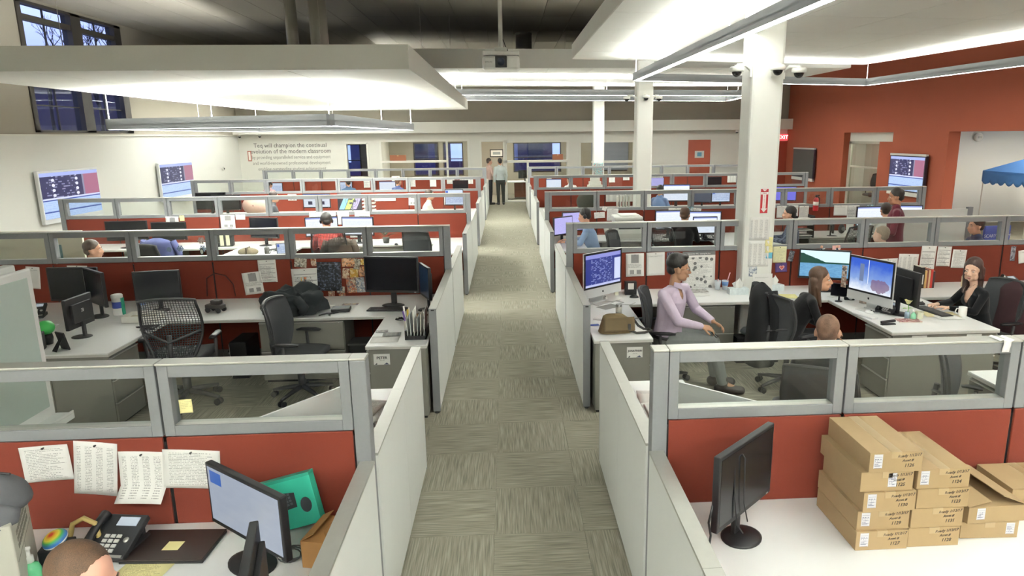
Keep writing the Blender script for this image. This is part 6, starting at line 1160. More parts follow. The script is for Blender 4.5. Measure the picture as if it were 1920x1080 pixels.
drape('coat', 'black coat hanging on the chair beside the column', 'coat', (2.60, 6.72, 1.12), RAD(95), M('#121316', .95, 0, .2, 10, .25, 160), (.46, .22, .85), 8); drape('jacket', 'dark maroon jacket on the chair of the long haired woman', 'jacket', (5.43, 6.84, 1.04), RAD(95), M('#3a2226', .95, 0, .2, 10, .25, 160), (.52, .20, .82), 12)
put(CF, 'second grey chair seen edge on through the nearest right glass', 3.47, 4.62, 48, 0); put(CH, 'mesh chair behind the bald man', 5.5, 4.6, 150, 0)
t = thing('power_strip', 'tangle of silver packaging under the right worktop', 'bag', (2.82, 7.55, .30)); g = MB(); g.ell((0, 0, .06), (.14, .08, .06), 10, 7); obj('pouch', g, M('#8f949a', .3, .5, .3, 20), t); g = MB(); g.box(-.2, .3, -.1, .1, -.30, -.0); obj('carton', g, BLACKM, t)
# --- outside the left window and the far room
def tree(label, x, y, h, seed):
    rnd = random.Random(seed); t = thing('bare_tree', label, 'tree', (x, y, 0)); g = MB()
    def br(p, d, L, r, dep):
        q = p + d * L; g.tube([p, p + d * L * .5 + Vector((rnd.uniform(-.06, .06), rnd.uniform(-.06, .06), 0)) * L, q], r, 5, rs=[r, r * .8, r * .6])
        if dep:
            for _ in range(3): br(p + d * L * rnd.uniform(.6, 1), (d + Vector((rnd.uniform(-.7, .7), rnd.uniform(-.7, .7), rnd.uniform(-.1, .5)))).normalized(), L * .62, r * .55, dep - 1)
    br(Vector((0, 0, 2.2)), Vector((0, 0, 1)), h * .35, .10, 5); obj('branches', g, M('#2a2523', .9), t); g = MB(); g.tube([(0, 0, -.1), (0, 0, 2.3)], .12, 8); obj('trunk', g, M('#2a2523', .9), t)
tree('bare tree outside the high left window', -17.5, 31.5, 7.5, 5); tree('second bare tree outside the high left window', -21, 34, 8, 9)
g = MB(); g.box(-60, -11, -5, 80, -.3, -.05); struct('ground_outside', g, M('#8f9cc4', .9, 0, .1, 3)); g = MB(); g.box(-40, 45, 34.2, 80, -.3, -.05); struct('ground_behind', g, M('#5f6a92', .9, 0, .1, 3))
for i, (x0, x1, y0, y1, h, c) in enumerate([(-42, -34, 38, 70, 6.5, '#4a4456'), (-30, -26, 58, 74, 5.0, '#5c5668')]):
    t = thing('neighbour_building', ['low dark building beyond the high left window', 'farther dark building beyond the high left window'][i], 'building', ((x0 + x1) / 2, (y0 + y1) / 2, 0)); g = MB(); g.box((x0 - x1) / 2, (x1 - x0) / 2, (y0 - y1) / 2, (y1 - y0) / 2, 0, h); obj('walls', g, M(c, .9, 0, .1, 1), t); g = MB(); g.box((x0 - x1) / 2 - .4, (x1 - x0) / 2 + .4, (y0 - y1) / 2 - .4, (y1 - y0) / 2 + .4, h, h + .4); obj('roof', g, M('#8d95b8', .9), t)
    for k in range(4): g = MB(); yy = (y0 - y1) / 2 + 1.5 + k * 3; g.box((x1 - x0) / 2, (x1 - x0) / 2 + .05, yy, yy + 1.4, 1.5, 3.2); obj('window', g, M('#1e2338', .2), t)
for i, (x0, x1, h, c) in enumerate([(-16, -4.5, 3.4, '#39406a'), (-4.0, 5.0, 2.9, '#4a4258'), (5.6, 18, 3.6, '#343b60')]):
    t = thing('street_building', ['left low building outside the far office windows', 'middle low building outside the far office windows', 'right low building outside the far office windows'][i], 'building', ((x0 + x1) / 2, 46, 0)); g = MB(); g.box((x0 - x1) / 2, (x1 - x0) / 2, -2, 2, 0, h); obj('walls', g, M(c, .9, 0, .15, 1), t); g = MB(); g.box((x0 - x1) / 2 - .2, (x1 - x0) / 2 + .2, -2.2, 2.2, h, h + .25); obj('roof', g, M('#7f8ab4', .9), t)
    for k in range(int((x1 - x0) / 1.6)): g = MB(); xx = (x0 - x1) / 2 + .5 + k * 1.6; g.box(xx, xx + 1.0, -2.04, -2.0, 1.1, 2.3); obj('window', g, M(['#20263f', '#aebbe8', '#2a3048', '#5a6288'][(k * 3 + i) % 4], .3, 0, 0, 6, 0, 200, [None, .8, None, .25][(k * 3 + i) % 4]), t)
t = thing('roller_blind', 'grey roller blind in the far office behind the third column', 'blind', (4.69, 31.44, 2.3)); g = MB(); g.box(-.85, .85, 0, .01, -1.25, 0); obj('cloth', g, M('#8a90a0', .8), t); g = MB(); g.cyl((-.87, .005, .03), (.87, .005, .03), .03); obj('roller', g, SILVER, t)
# blue canopy booth in the side room
t = thing('canopy_booth', 'small blue canopy with scalloped edge in the white side room', 'canopy', (13.62, 16.95, 0)); BL = M('#4b7fbf', .8, 0, .05, 6)
g = MB(); A, Bz, T = .88, 1.58, 2.02; cs = [(-A, -A), (A, -A), (A, A), (-A, A)]
for i in range(4): a, b = cs[i], cs[(i + 1) % 4]; g.add([(a[0], a[1], Bz), (b[0], b[1], Bz), (0, 0, T)], [(0, 1, 2)])
obj('roof', g, BL, t, solid=.01)
for i in range(4):
    a, b = Vector(cs[i] + (0,)), Vector(cs[(i + 1) % 4] + (0,)); g = MB(); g.surf(lambda u, v: tuple(a.lerp(b, u) + Vector((0, 0, Bz - v * (.26 + .09 * abs(sin(u * pi * 6)))))), 48, 3); obj('valance', g, BL, t, solid=.008)
for a in cs: g = MB(); g.cyl((a[0] * .97, a[1] * .97, 0), (a[0] * .97, a[1] * .97, Bz), .018, n=8); obj('pole', g, M('#e4e2da', .5), t)
t = thing('canopy_banner', 'white and blue lettered banner board by the side room', 'sign', (7.28, 9.72, .82), RAD(8)); g = MB(); g.box(-.22, .22, -.02, .02, .12, .42); obj('board', g, M('#4a5cae', .6), t); text('lettering', 'SCARY FORUM', .07, M('#e8e9f0', .6), t, (0, -.023, .27), (pi / 2, 0, 0)); g = MB(); g.box(-.2, .2, -.05, .05, -.2, .12); obj('stand', g, M('#dcdcd8', .6), t)
# alcove chair stack behind the glazed door
put(CF, 'dark chair with pillow like back behind the glazed alcove door', 12.35, 22.45, -60, 0, scale=(1.2, 1.2, 1.2))
# red fire extinguisher hung beyond the column
t = thing('fire_extinguisher', 'red fire extinguisher on the third right row', 'fire extinguisher', (5.943, 12.9, 1.30)); 
g = MB(); g.lathe([(.0, -.16), (.045, -.155), (.05, -.14), (.05, .05), (.03, .09), (.015, .10), (0, .1)], 16); obj('cylinder', g, M('#b01f28', .35), t); g = MB(); g.lathe([(.018, .1), (.018, .14), (0, .14)], 10); g.box(-.01, .06, -.01, .01, .13, .15); obj('valve', g, BLACK, t); g = MB(); g.tube([(.02, 0, .13), (.07, 0, .08), (.06, 0, -.08)], .008, 6); obj('hose', g, BLACK, t); g = MB(); g.lathe([(.0505, -.05), (.0505, .02)], 16); obj('label_band', g, M('#e8e4dc', .5), t)
# ------------------------------------------------------------------ people in the two nearest bays
def glasses(o, mh, J, k):
    g = MB(); f = lambda p: mh @ (Vector(p) * k)
    for s in (-1, 1):
        g.tube([f((s * (.031 + .020 * cos(a)), .097, .004 + .014 * sin(a))) for a in [i * 2 * pi / 12 for i in range(12)]], .0018, 5, closed=True); g.tube([f((s * .051, .096, .008)), f((s * .073, .06, .008)), f((s * .080, -.005, .004))], .0018, 5)
    g.tube([f((-.011, .098, .007)), f((.011, .098, .007))], .0018, 5); obj('glasses', g, BLACK, o)
def belt(o, mh, J, k):
    ax = (J['N'] - J['H']).normalized(); mx = frame(ax, J['Sr'] - J['Sl']); mx.translation = J['H'] + ax * .035; g = MB(); g.lathe([(1, -.016), (1.02, -.012), (1.02, .012), (1, .016)], 28, mx @ Matrix.Diagonal((.180 * k, .140 * k, 1, 1))); obj('belt', g, BLACK, o)
# man with glasses, turned on his chair towards the right
J = dict(H=(0, 0, .55), N=(.0, .06, 1.10), C=(0, .10, 1.285), Sl=(-.155, .17, 1.05), Sr=(.165, -.05, 1.05), El=(-.20, .30, .82), Wl=(-.02, .46, .74), Er=(.27, .10, .80), Wr=(.17, .34, .73), hl=(-.09, .03, .55), hr=(.09, .03, .55), Kl=(-.15, .44, .56), Kr=(.12, .46, .56), Al=(-.14, .52, .11), Ar=(.10, .58, .11), Tl=(-.15, .68, .05), Tr=(.10, .75, .05), Dl=(.35, .8, -.35), Dr=(-.25, .9, -.25), Pl=(.3, -.2, -1), Pr=(-.4, 0, -1), curll=(.55, 0, 0), curlr=(.6, 0, 0))
pm = NT('mauve_shirt'); n_ = pm.noise(pm.coord(), 9, 3); pm.col(pm.mix(n_, '#b3a4b8', '#c9bccd')); pm.b.inputs['Roughness'].default_value = .85; pm.bump(pm.noise(pm.coord(), 14, 4), .35, .02)
def ex1(o, mh, J, k):
    glasses(o, mh, J, k); belt(o, mh, J, k); f = lambda p: Vector(p)
    for s in (-1, 1): g = MB(); g.add([(0, .125, 1.10), (s * .05, .115, 1.145), (s * .075, .06, 1.16), (s * .085, .05, 1.115), (s * .045, .145, 1.075)], [(0, 1, 2, 3, 4)]); obj('collar', g, pm.m, o, solid=.005)
    g = MB(); g.tube([J['Wr'] + Vector((-.02, .10, -.06)), J['Wr'] + Vector((-.05, .14, -.09)), J['Wr'] + Vector((-.02, .17, -.11)), J['Wr'] + Vector((.02, .14, -.10))], .005, 6, closed=True); obj('keyring', g, DKGREY, o)
person('seated man in glasses and mauve shirt turned towards the right desk', (1.62, 6.74, 0), RAD(-102), J, '#a98267', '#14110f', 'full', k=1.05, bottom='#6e7270', vox=.0065, head=(RAD(4), RAD(-4), 0), topmat=pm.m, vneck=.028, shoe='#2a2422', extra=ex1)
# woman leaning towards the peninsula
J = dict(H=(0, -.02, .52), N=(0, .20, .985), C=(0, .285, 1.145), Sl=(-.155, .17, .935), Sr=(.155, .17, .935), El=(-.19, .26, .68), Wl=(-.06, .44, .60), Er=(.20, .26, .68), Wr=(.06, .44, .58), hl=(-.085, .0, .52), hr=(.085, .0, .52), Kl=(-.11, .42, .54), Kr=(.11, .42, .54), Al=(-.11, .40, .10), Ar=(.11, .40, .10), Tl=(-.12, .53, .05), Tr=(.12, .53, .05), Dl=(.4, .8, .1), Dr=(-.4, .8, .1), Pl=(.3, -.6, -.7), Pr=(-.3, -.6, -.7), curll=(.7, 0, 0), curlr=(.7, 0, 0))
person('brown haired woman in black leaning towards the blue screen', (2.90, 6.70, 0), RAD(-97), J, '#c89a7c', '#4c3526', 'long', top='#1b1a1c', bottom='#17171a', fem=True, k=.95, vox=.0065, head=(RAD(-18), RAD(2), 0))
# woman typing at the right
J = dict(H=(0, 0, .50), N=(0, .10, .985), C=(0, .145, 1.16), Sl=(-.155, .09, .925), Sr=(.155, .09, .925), El=(-.22, .22, .76), Wl=(-.10, .42, .775), Er=(.22, .20, .76), Wr=(.08, .44, .775), hl=(-.085, .0, .52), hr=(.085, .0, .52), Kl=(-.11, .40, .54), Kr=(.11, .40, .54), Al=(-.11, .30, .10), Ar=(.11, .30, .10), Tl=(-.12, .43, .05), Tr=(.12, .43, .05), Pl=(0, 0, -1), Pr=(0, 0, -1))
def ex2(o, mh, J, k):
    g = MB(); g.tube([J['N'] + Vector((-.055, .04, .035)), J['N'] + Vector((-.03, .10, -.03)), J['N'] + Vector((0, .125, -.07)), J['N'] + Vector((.03, .10, -.03)), J['N'] + Vector((.055, .04, .035))], .0018, 5); obj('necklace', g, CHROME, o)
person('long haired woman in black typing and looking at the viewer', (5.11, 6.90, 0), RAD(88), J, '#dcb49c', '#3a2520', 'long', top='#16171b', bottom='#17171a', fem=True, k=.95, vox=.0065, head=(RAD(38), RAD(-5), 0), extra=ex2, vneck=.062)
# bald man seen from behind, man at the bottom left
J = seated(.05, 'lap', seat=.44); person('bald man seen from behind above the nearest right partition', (2.26, 4.60, 0), RAD(-35), J, '#c79a80', '#8a7058', 'buzz', top='#1d1d20', bottom='#26262a', vox=.009, head=(RAD(10), RAD(-14), 0), buzz=buzzmat('#3a2a1e', '#a07a62'), collar=True)
J = seated(.08, 'desk', seat=.495, reach=.40, headfwd=.05); person('man with short thinning brown hair at the nearest left desk', (-1.515, 2.02, 0), RAD(-98), J, '#d0a08c', '#4a3626', 'buzz', top='#3b4658', bottom='#2a2c34', vox=.0075, head=(RAD(-6), RAD(-12), 0), buzz=buzzmat('#2a1d12', '#6a4e38'))
put(CF, 'office chair of the man at the nearest left desk', -1.58, 2.0, 90, 0)
# ------------------------------------------------------------------ people farther down the hall
def far(lb, x, y, rz, top, hair='#2a2019', skin='#c99a80', style='short', seat=.50, fem=False, arms='desk', lean=.06, hd=(0, 0, 0), extra=None, topmat=None):
    return person(lb, (x, y, 0), RAD(rz), seated(lean, arms, seat=seat), skin, hair, style, top=top, fem=fem, vox=.014, head=hd, hands=arms == 'desk', legs=True, extra=extra, topmat=topmat, collar=not fem)
def headset(o, mh, J, k):
    g = MB(); g.tube([mh @ Vector((.085 * cos(a), -.015, .03 + .105 * sin(a))) for a in [i * pi / 10 for i in range(11)]], .009, 6); hb = obj('headset', g, DKGREY, o)
    for s in (-1, 1): g = MB(); g.ell((s * .088, -.01, .0), (.018, .032, .036), 12, 8, mh); obj('ear_cup', g, BLACK, o)
stripe = NT('striped_shirt'); sx_ = stripe.sep(stripe.coord()); stripe.col(stripe.mix(stripe.math('GREATER_THAN', stripe.math('FRACT', stripe.math('MULTIPLY', sx_[0], 34.0)), .5), '#3d4254', '#6a7084')); stripe.b.inputs['Roughness'].default_value = .9
far('person in a coral red top bent over behind the second left row', -2.98, 11.45, 20, '#c0504c', '#1f1a18', arms='desk', lean=.16, hd=(0, -.15, 0), extra=headset)
far('man with greying hair seen through the second left glass strip', -5.62, 9.3, -75, '#4a4a50', '#4a3b30', seat=.44)
far('man in a light blue shirt with headphones behind the second right row', 1.52, 11.7, 80, '#8fa6cc', '#1a1614', lean=.16, hd=(0, -.2, 0), extra=headset)
far('person in dark clothes with brown hair at two lit monitors', 3.02, 11.55, -20, '#1c1a1c', '#4a3222', lean=.08)
far('man in a striped shirt right of the nearest column', 4.95, 11.5, 70, '#55596a', '#1c1715', topmat=stripe.m)
far('person in a white top at the far right monitors', 6.72, 11.75, -15, '#e6e4de', '#2a1f18', fem=True, style='short')
far('bald man seen low through the second right glass strip', 5.34, 9.25, 35, '#39424c', '#8a7a6a', '#d8b09c', 'buzz', seat=.44).children
far('man in profile at the far right through the glass', 6.98, 9.62, 85, '#3a4a6a', '#17130f')
J = standing('folded'); person('standing man in a maroon shirt talking on the right', (5.94, 10.12, 0), RAD(62), J, '#b07e62', '#2a221e', 'short', top='#6e2f3d', bottom='#2b2c34', vox=.009, head=(RAD(6), RAD(-6), 0), collar=True, k=1.0)
far('man in a grey jacket facing right on the third left row', -5.62, 16.6, -70, '#55565c', '#2c1d18')
far('man in a white shirt facing right on the third left row', -2.0, 16.6, -78, '#eceae4', '#3a2a20', lean=.1)
far('man in a blue shirt at a bright white screen', 3.75, 16.9, -40, '#7f98c4', '#1d1815')
far('person in pink with a headset on the fourth left row', -7.35, 21.6, -20, '#d8b0b4', '#1c1718', extra=headset)
far('person half hidden at a laptop on the fourth left row', -4.9, 21.7, 30, '#4a6a8a', '#2a2320')
far('man with a blue collar on the fourth left row', -3.45, 21.7, -30, '#5a6a9a', '#6a4a3a')
far('man in a white shirt at a laptop on the fourth right row', 2.02, 21.6, 30, '#e3dedd', '#241b17'); far('dark haired man at a screen on the fourth right row', 4.25, 21.6, -40, '#2a2a30', '#15110f', extra=headset)
J = standing('folded'); person('man in a pale pink shirt facing right in the far doorway', (-.70, 26.9, 0), RAD(-60), J, '#c29a84', '#3a2e28', 'short', top='#c8aca2', bottom='#1c1c22', vox=.012, head=(RAD(-14), 0, 0), collar=True)
J = standing(); person('man in a light shirt seen from behind in the far doorway', (-.26, 26.7, 0), RAD(12), J, '#b98c74', '#1c1714', 'short', top='#c3ccca', bottom='#2c2f2a', vox=.012, collar=True, k=1.02)
# ------------------------------------------------------------------ equipment on the farther rows
def fm(lb, x, y, rz, scr=None, sc=(1, 1, 1), p=None): return put(p or MON_W, lb, x, y, rz, scr=scr, scale=sc)
W1, W2, VI, PG, BLU = mat_screen('white'), mat_screen('site'), mat_screen('violet'), mat_screen('page'), mat_screen('blue')
# third row, near side
fm('dark monitor left of the man with greying hair', -6.75, 12.45, 4, SCREENOFF, (1.25, 1, 1), MON_OFF); fm('second dark monitor on the third left row', -6.05, 12.5, -2, SCREENOFF, (1.1, 1, .92), MON_OFF)
fm('dark monitor above the clutter on the third left row', -4.35, 12.4, -15, SCREENOFF, (1.0, 1, 1.05), MON_OFF); fm('left lit monitor of the person in coral', -3.35, 12.45, 16, W1, (1.1, 1, 1.08)); fm('right lit monitor of the person in coral', -2.72, 12.5, -10, W1, (1.15, 1, 1.05))
t = thing('laptop', 'small open laptop with pale blue screen on the third left row', 'laptop', (-3.66, 11.35, .741), RAD(24)); g = MB(); g.box(-.14, .14, -.1, .1, 0, .015); obj('base', g, DKGREY, t); g = MB(); g.box(-.14, .14, .1, .108, .015, .21, Matrix.Rotation(-.25, 4, 'X')); obj('lid', g, BLACK, t); g = MB(); g.box(-.128, .128, .0985, .0998, .03, .2, Matrix.Rotation(-.25, 4, 'X')); obj('screen', g, mat_screen('page', .9), t)
t = thing('potted_plant', 'small dark plant right of the coral person monitors', 'plant', (-2.22, 12.45, .741)); g = MB(); g.lathe([(.05, 0), (.065, .1), (.06, .1), (0, .09)], 14); obj('pot', g, M('#4a4a48', .6), t)
for i in range(14): g = MB(); a = i * 2.4; L = .1 + .05 * (i % 3); g.surf(lambda u, v: ((.02 + L * u) * cos(a) + (v - .5) * .03 * sin(pi * u) * sin(a), (.02 + L * u) * sin(a) - (v - .5) * .03 * sin(pi * u) * cos(a), .1 + .14 * u - .08 * u * u + .02 * (i % 4)), 4, 2); obj('leaf', g, M('#3a5242', .6, 0, .2, 30), t, solid=.001)
put(MS, 'black mouse right of the plant on the third left row', -2.0, 12.2, 30); put(CF, 'tall dark chair at the aisle end behind the second left row', -1.42, 11.2, 160, 0, scale=(1, 1, 1.1)); put(CH, 'mesh chair of the person in coral', -2.93, 11.3, 190, 0); drape('jacket', 'brown jacket on the chair of the person in coral', 'jacket', (-2.75, 11.2, 1.04), RAD(10), M('#4d423a', .95, 0, .25, 10, .25, 160), (.5, .2, .5), 21)
put(CF, 'chair under a blue jacket on the third left row', -5.62, 11.0, 170, 0); drape('jacket', 'blue grey jacket on a chair behind the second left row', 'jacket', (-5.62, 11.2, 1.08), RAD(170), M('#4a4f78', .95, 0, .25, 8, .25, 160), (.62, .25, .62), 22); t = thing('tote_bag', 'black and cream tote bag right of the blue grey jacket', 'bag', (-5.12, 12.42, .741), RAD(10)); g = MB(); g.prism([(-.2, -.08), (.2, -.08), (.2, .08), (-.2, .08)], 0, .32); obj('body', g, M('#2c2b2a', .9), t, bevel=.02); 
for q in (-.09, .02, .12): g = MB(); g.box(q - .03, q + .03, -.086, -.08, .02, .31); obj('cream_panel', g, M('#dad6b8', .8), t)
t = thing('brown_pouch', 'brown canvas pouch among the clutter on the third left row', 'bag', (-4.28, 11.36, .741)); g = MB(); g.ell((0, 0, .06), (.17, .09, .07), 16, 8); obj('pouch', g, M('#6e6450', .9, 0, .2, 20), t); g = MB(); g.box(-.01, .01, -.095, .095, .03, .135); obj('strap', g, M('#4a4032', .9), t)
t = thing('travel_mug', 'grey travel mug left of the small open laptop', 'mug', (-3.92, 11.2, .741)); g = MB(); g.lathe([(.035, 0), (.042, .14), (.03, .16), (0, .165)], 14); obj('cup', g, MIDGREY, t); g = MB(); g.tube([(.04, 0, .12), (.07, 0, .1), (.04, 0, .04)], .006, 6); obj('handle', g, MIDGREY, t)
g = MB(); rnd = random.Random(9)
for i in range(7): g.tube([(-3.9 + rnd.uniform(-.25, .35), 11.9 + rnd.uniform(-.2, .2), .746) for _ in range(6)], .004, 5)
c_ = tag(obj('cable_tangle', g, DKGREY), 'tangle of grey cables behind the small open laptop', 'cable')
fm('left violet monitor of the man in light blue', .98, 12.15, 40, VI, (.9, 1, 1)); fm('right violet monitor of the man in light blue', 1.22, 12.5, 18, VI, (.95, 1, 1.1))
t = thing('printer', 'tall white office printer on the third right row', 'printer', (2.20, 12.45, .741)); PWM = M('#e2e2dc', .45); g = MB(); g.box(-.26, .26, -.22, .22, 0, .36); obj('case', g, PWM, t, bevel=.015); g = MB(); g.box(-.28, .24, -.24, .2, .36, .43); obj('scanner_lid', g, PWM, t, bevel=.02); g = MB(); g.box(-.18, .18, -.2, .12, .43, .46); obj('document_feeder', g, PWM, t, bevel=.015); g = MB(); g.box(-.2, .2, -.222, -.218, .2, .24); obj('paper_slot', g, DKGREY, t); g = MB(); g.box(-.22, .22, -.225, -.218, .03, .12); obj('paper_tray', g, M('#cfcfc8', .5), t)
put(MS, 'black stapler like mouse right of the tall printer', 2.58, 12.36, 80); put(CF, 'grey office chair beside the tall printer', 1.92, 11.25, 60, 0); put(CH, 'mesh chair tilted left of the person in dark clothes', 2.72, 11.15, 120, 0)
fm('left lit monitor of the person in dark clothes', 2.98, 12.5, 2, W1, (1.0, 1, 1.1)); fm('right lit monitor of the person in dark clothes', 3.62, 12.45, -10, W1, (1.25, 1, 1.05)); fm('lower lit monitor left of the column', 3.52, 12.0, 0, W1, (.85, 1, .95)); put(PH, 'desk phone left of the column on the third row', 3.62, 12.1, 0)
fm('small glowing blue screen right of the nearest column', 4.62, 12.42, 0, BLU, (.72, 1, .8))
for k in range(4):
    if k == 0: t = thing('paper_trays', 'stack of black paper trays right of the striped shirt', 'organizer', (5.42, 12.25, .741)); [obj('upright', MB().box(x - .006, x + .006, -.14, .14, 0, .4), BLACK, t) for x in (-.16, .16)]
    g = MB(); g.box(-.16, .16, -.15, .14, .02 + k * .10, .03 + k * .10); obj('tray', g, BLACK, t); g = MB(); g.box(-.14, .14, -.13, .12, .03 + k * .10, .045 + k * .10); obj('paper_stack', g, M('#dcdcd6', .8), t)
fm('bare monitor stand like dark slim screen on the third right row', 6.02, 12.3, 70, SCREENOFF, (.6, 1, .5), MON_OFF); t = thing('speaker', 'round black desk speaker before the pale sheet', 'speaker', (6.32, 12.55, .741)); g = MB(); g.ell((0, 0, .09), (.06, .07, .09), 14, 10); obj('shell', g, BLACK, t); g = MB(); g.lathe([(.04, 0), (.02, .012), (0, .01)], 14, Matrix.Translation((0, -.066, .1)) @ Matrix.Rotation(pi / 2, 4, 'X')); obj('cone', g, MIDGREY, t)
fm('left bright monitor of the person in white', 6.78, 12.4, 4, W1, (1.1, 1, 1.15)); fm('right bright monitor behind the maroon shirt', 7.42, 12.3, -16, W1, (1.0, 1, 1.2)); put(CH, 'mesh chair left of the bald man through the glass', 5.62, 10.9, 200, 0)
t = thing('partition_screen', 'white side screen board at the wall end of the second right row', 'partition', (6.75, 10.4, 0)); g = MB(); g.box(-.55, .5, -.02, .02, .1, 1.42); obj('board', g, M('#dfe0da', .5), t); g = MB(); g.box(.5, .58, -.03, .03, 0, 1.45); obj('edge_post', g, GREYFRAME, t)
t = thing('side_screen', 'cream side screen at the wall end behind the second left row', 'partition', (-7.0, 10.1, 0)); g = MB(); g.box(-.6, .9, -.02, .02, .1, 1.36); obj('board', g, M('#dcdcc8', .5), t); g = MB(); g.box(-.68, -.6, -.03, .03, 0, 1.36); obj('edge_post', g, GREYFRAME, t); g = MB(); g.box(.48, .6, -.024, -.02, .95, 1.16); obj('sticker', g, M('#5a7f86', .6), t)
# fourth and fifth rows
fm('lit monitor showing a web page on the third left row beyond', -4.82, 17.65, -4, W2, (1.35, 1, 1.1)); t = thing('beanbag_cushion', 'pale pink rounded cushion on the fourth left worktop', 'cushion', (-6.35, 17.7, .741)); g = MB(); g.ell((0, 0, .22), (.34, .2, .24), 18, 12); obj('cushion', g, M('#d8b8a8', .9, 0, .1, 20), t); g = MB(); g.lathe([(.02, 0), (.02, .01)], 8, Matrix.Translation((0, -.2, .24)) @ Matrix.Rotation(pi / 2, 4, 'X')); obj('button', g, M('#a07a70', .8), t)
fm('pale blue screen right of the man in white shirt', -1.35, 17.5, -4, PG, (.9, 1, 1.25)); fm('large dark monitor on the fourth left row', -8.0 + .6, 17.6, 4, SCREENOFF, (1.3, 1, 1.2), MON_OFF); fm('dark monitor behind the sheet with dark photo', -6.95, 17.4, 10, SCREENOFF, (1.2, 1, 1.1), MON_OFF)
t = thing('desk_fan', 'grey desk fan on the fourth left row', 'fan', (-3.95, 17.7, .741)); g = MB(); g.lathe([(.09, 0), (.08, .02), (.015, .03), (.015, .2), (0, .2)], 14); obj('stand', g, MIDGREY, t); g = MB(); [g.tube([(r * cos(a), -.04, .3 + r * sin(a)) for a in [i * 2 * pi / 20 for i in range(20)]], .006, 5, closed=True) for r in (.05, .1, .15)]; obj('cage', g, MIDGREY, t); g = MB(); [g.ell((.06 * cos(a), 0, .3 + .06 * sin(a)), (.05, .01, .03), 8, 6) for a in (0, 2.1, 4.2)]; obj('blades', g, DKGREY, t)
t = thing('tray_stack', 'stack of white letter trays on the fourth left row', 'organizer', (-3.55, 17.8, .741)); [obj('tray', MB().box(-.15, .15, -.12, .12, .04 + i * .09, .075 + i * .09), M('#e2e1da', .6), t) for i in range(4)]; obj('post', MB().box(-.15, -.13, .1, .12, 0, .4), M('#c9c8c0', .6), t)
fm('large bright white screen on the fourth right row', 4.35, 17.5, -3, W1, (1.35, 1, 1.35)); fm('dark tilted monitor right of the large white screen', 5.02, 17.5, -25, M('#5a6278', .3), (.9, 1, 1.05), MON_OFF); fm('blue screen before the collage on the fourth right row', 5.55, 17.6, 0, PG, (.95, 1, 1.0)); fm('black monitor right of the nearest column on the fourth row', 7.0 - .35, 17.6, 2, SCREENOFF, (1.2, 1, 1.1), MON_OFF); fm('violet blue screen right of the black monitor', 7.15, 17.45, -8, M('#5a58b8', .3, 0, 0, 6, 0, 200, .45), (1.3, 1, 1.15))
t = thing('bag', 'dark green bag on the fourth right worktop', 'bag', (2.05, 17.6, .741)); g = MB(); g.ell((0, 0, .2), (.28, .15, .26), 16, 10); obj('body', g, M('#3a4038', .9, 0, .2, 20), t); g = MB(); g.tube([(-.1, 0, .42), (-.05, 0, .52), (.05, 0, .52), (.1, 0, .42)], .012, 6); obj('handle', g, BLACK, t)
t = thing('file_rack', 'rack of white folders on the fourth right worktop', 'organizer', (3.0, 17.7, .741)); obj('base', MB().box(-.2, .2, -.1, .1, 0, .03), DKGREY, t); [obj('folder', MB().box(x - .012, x + .012, -.1, .1, .03, .32 + .03 * (i % 2)), M('#dcdad0', .7), t) for i, x in enumerate((-.15, -.08, 0, .07, .15))]
for i, (x, sc, m, lb) in enumerate([(-7.6, 1, PG, 'laptop like screen leftmost on the farthest left row'), (-5.35, 1, PG, 'blue screen second on the farthest left row'), (-3.95, 1.05, W1, 'bright screen third on the farthest left row'), (-1.55, 1.0, SCREENOFF, 'long dark screen at the aisle end of the farthest left row'), (1.55, 1.0, W1, 'bright screen first on the farthest right row'), (5.0, 1.1, VI, 'pale violet screen on the farthest right row'), (7.0, 1.0, SCREENOFF, 'dark screen beyond the nearest column on the farthest right row')]): fm(lb, x, 23.0, 0, m, (sc, 1, 1), MON_W)
t = thing('white_binder_stack', 'stepped stack of white files on the farthest right row', 'files', (2.95, 23.1, .741)); [obj('box_file', MB().box(-.3 + .05 * i, .3 - .05 * i, -.12, .12, .12 * i, .12 * i + .115), M('#d3d2ca', .7), t) for i in range(4)]
paper('blue green poster on the third column', 3.22, 24.302, 1.45, .34, .42, 0, 'photo', mat=mat_photo(120, ['#6fb0b4', '#9cc8c4', '#b0726a', '#5a8a9a']), pin=False, curl=.002, name='poster', cat='poster'); paper('white notice under the poster on the third column', 3.22, 24.302, .98, .34, .42, 0, 'text', 88, pin=False, curl=.002, name='poster', cat='poster')
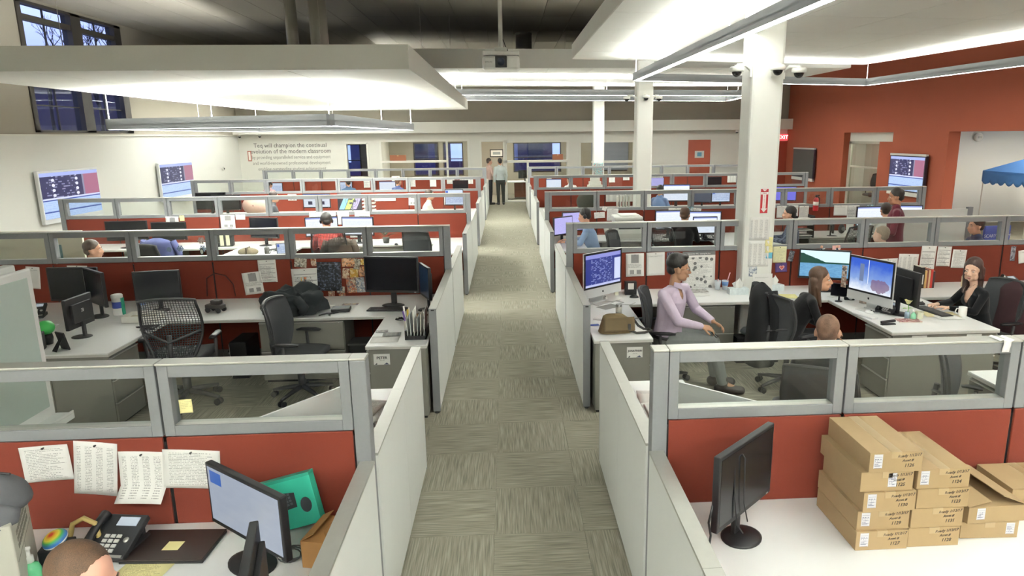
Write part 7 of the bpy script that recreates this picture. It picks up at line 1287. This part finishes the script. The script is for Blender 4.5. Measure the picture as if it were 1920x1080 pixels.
# office beyond the far glass: desk, cabinet, brown boxes on the sill
t = thing('office_desk', 'white desk seen through the far glass panel', 'desk', (.55, 29.0, 0)); obj('top', MB().box(-.6, 1.2, -.4, .4, .72, .76), TOPWHITE, t); [obj('leg', MB().box(x - .02, x + .02, -.38, .38, 0, .72), SILVER, t) for x in (-.55, 1.15)]; t = thing('wooden_chest', 'brown wooden chest behind the far glass panel', 'cabinet', (.65, 29.6, 0)); obj('body', MB().box(-.35, .35, -.2, .2, .05, .68), M('#8a4f38', .6, 0, .1, 6), t); [obj('drawer', MB().box(-.32, .32, -.215, -.2, .1 + .28 * i, .34 + .28 * i), M('#96583f', .6, 0, .1, 6), t) for i in range(2)]
for i, (x, z, w_, h_, lb) in enumerate([(-4.3, 1.70, .62, .22, 'long brown box on the far office sill'), (2.05, 1.66, .42, .22, 'brown box on the sill of the far glass office')]): t = thing('sill_box', lb, 'box', (x, 27.86 if i == 0 else 27.9, z)); obj('carton', MB().box(-w_ / 2, w_ / 2, -.06, .06, 0, h_), M('#8f5a40', .8), t); obj('tape', MB().box(-.03, .03, -.061, .061, h_ - .05, h_ + .001), M('#b08a60', .5), t)
fm('dark monitor in the far glass office', .75, 28.95, 0, SCREENOFF, (1, 1, 1), MON_OFF)
# stickers on the second left glass strip
SNOW = M('#9fb4d0', .6); SNW = M('#f2f2ee', .6)
def flake(lb, x, z, r, m):
    t = thing('window_sticker', lb, 'sticker', (x, 8.2515, z)); g = MB()
    for k in range(3): a = k * pi / 3; g.box(-r, r, -.001, .001, -.006, .006, Matrix.Rotation(a, 4, 'Y'))
    obj('arms', g, m, t); g = MB(); [g.box(-.02, .02, -.001, .001, -.004, .004, Matrix.Rotation(k * pi / 3, 4, 'Y') @ Matrix.Translation((r * .65, 0, 0)) @ Matrix.Rotation(pi / 2, 4, 'Y')) for k in range(6)]; obj('barbs', g, m, t)
flake('white snowflake sticker on the second left glass', -3.639, 1.444, .042, SNW); flake('small blue snowflake sticker leftmost on the second left glass', -4.020, 1.343, .03, SNOW); flake('blue snowflake sticker left of the penguin', -3.890, 1.353, .042, SNOW); flake('blue snowflake sticker right of the penguin', -3.631, 1.348, .042, SNOW)
t = thing('window_sticker', 'penguin sticker on the second left glass', 'sticker', (-3.646, 8.2515, 1.31)); g = MB(); g.lathe([(.028, 0), (.028, .002)], 16, Matrix.Rotation(pi / 2, 4, 'X'), .8, 1.5); obj('body', g, BLACK, t); g = MB(); g.lathe([(.018, .0021), (.018, .0035)], 14, Matrix.Rotation(pi / 2, 4, 'X'), .9, 1.6); obj('belly', g, SNW, t)
bpy.data.scenes.remove(WS)
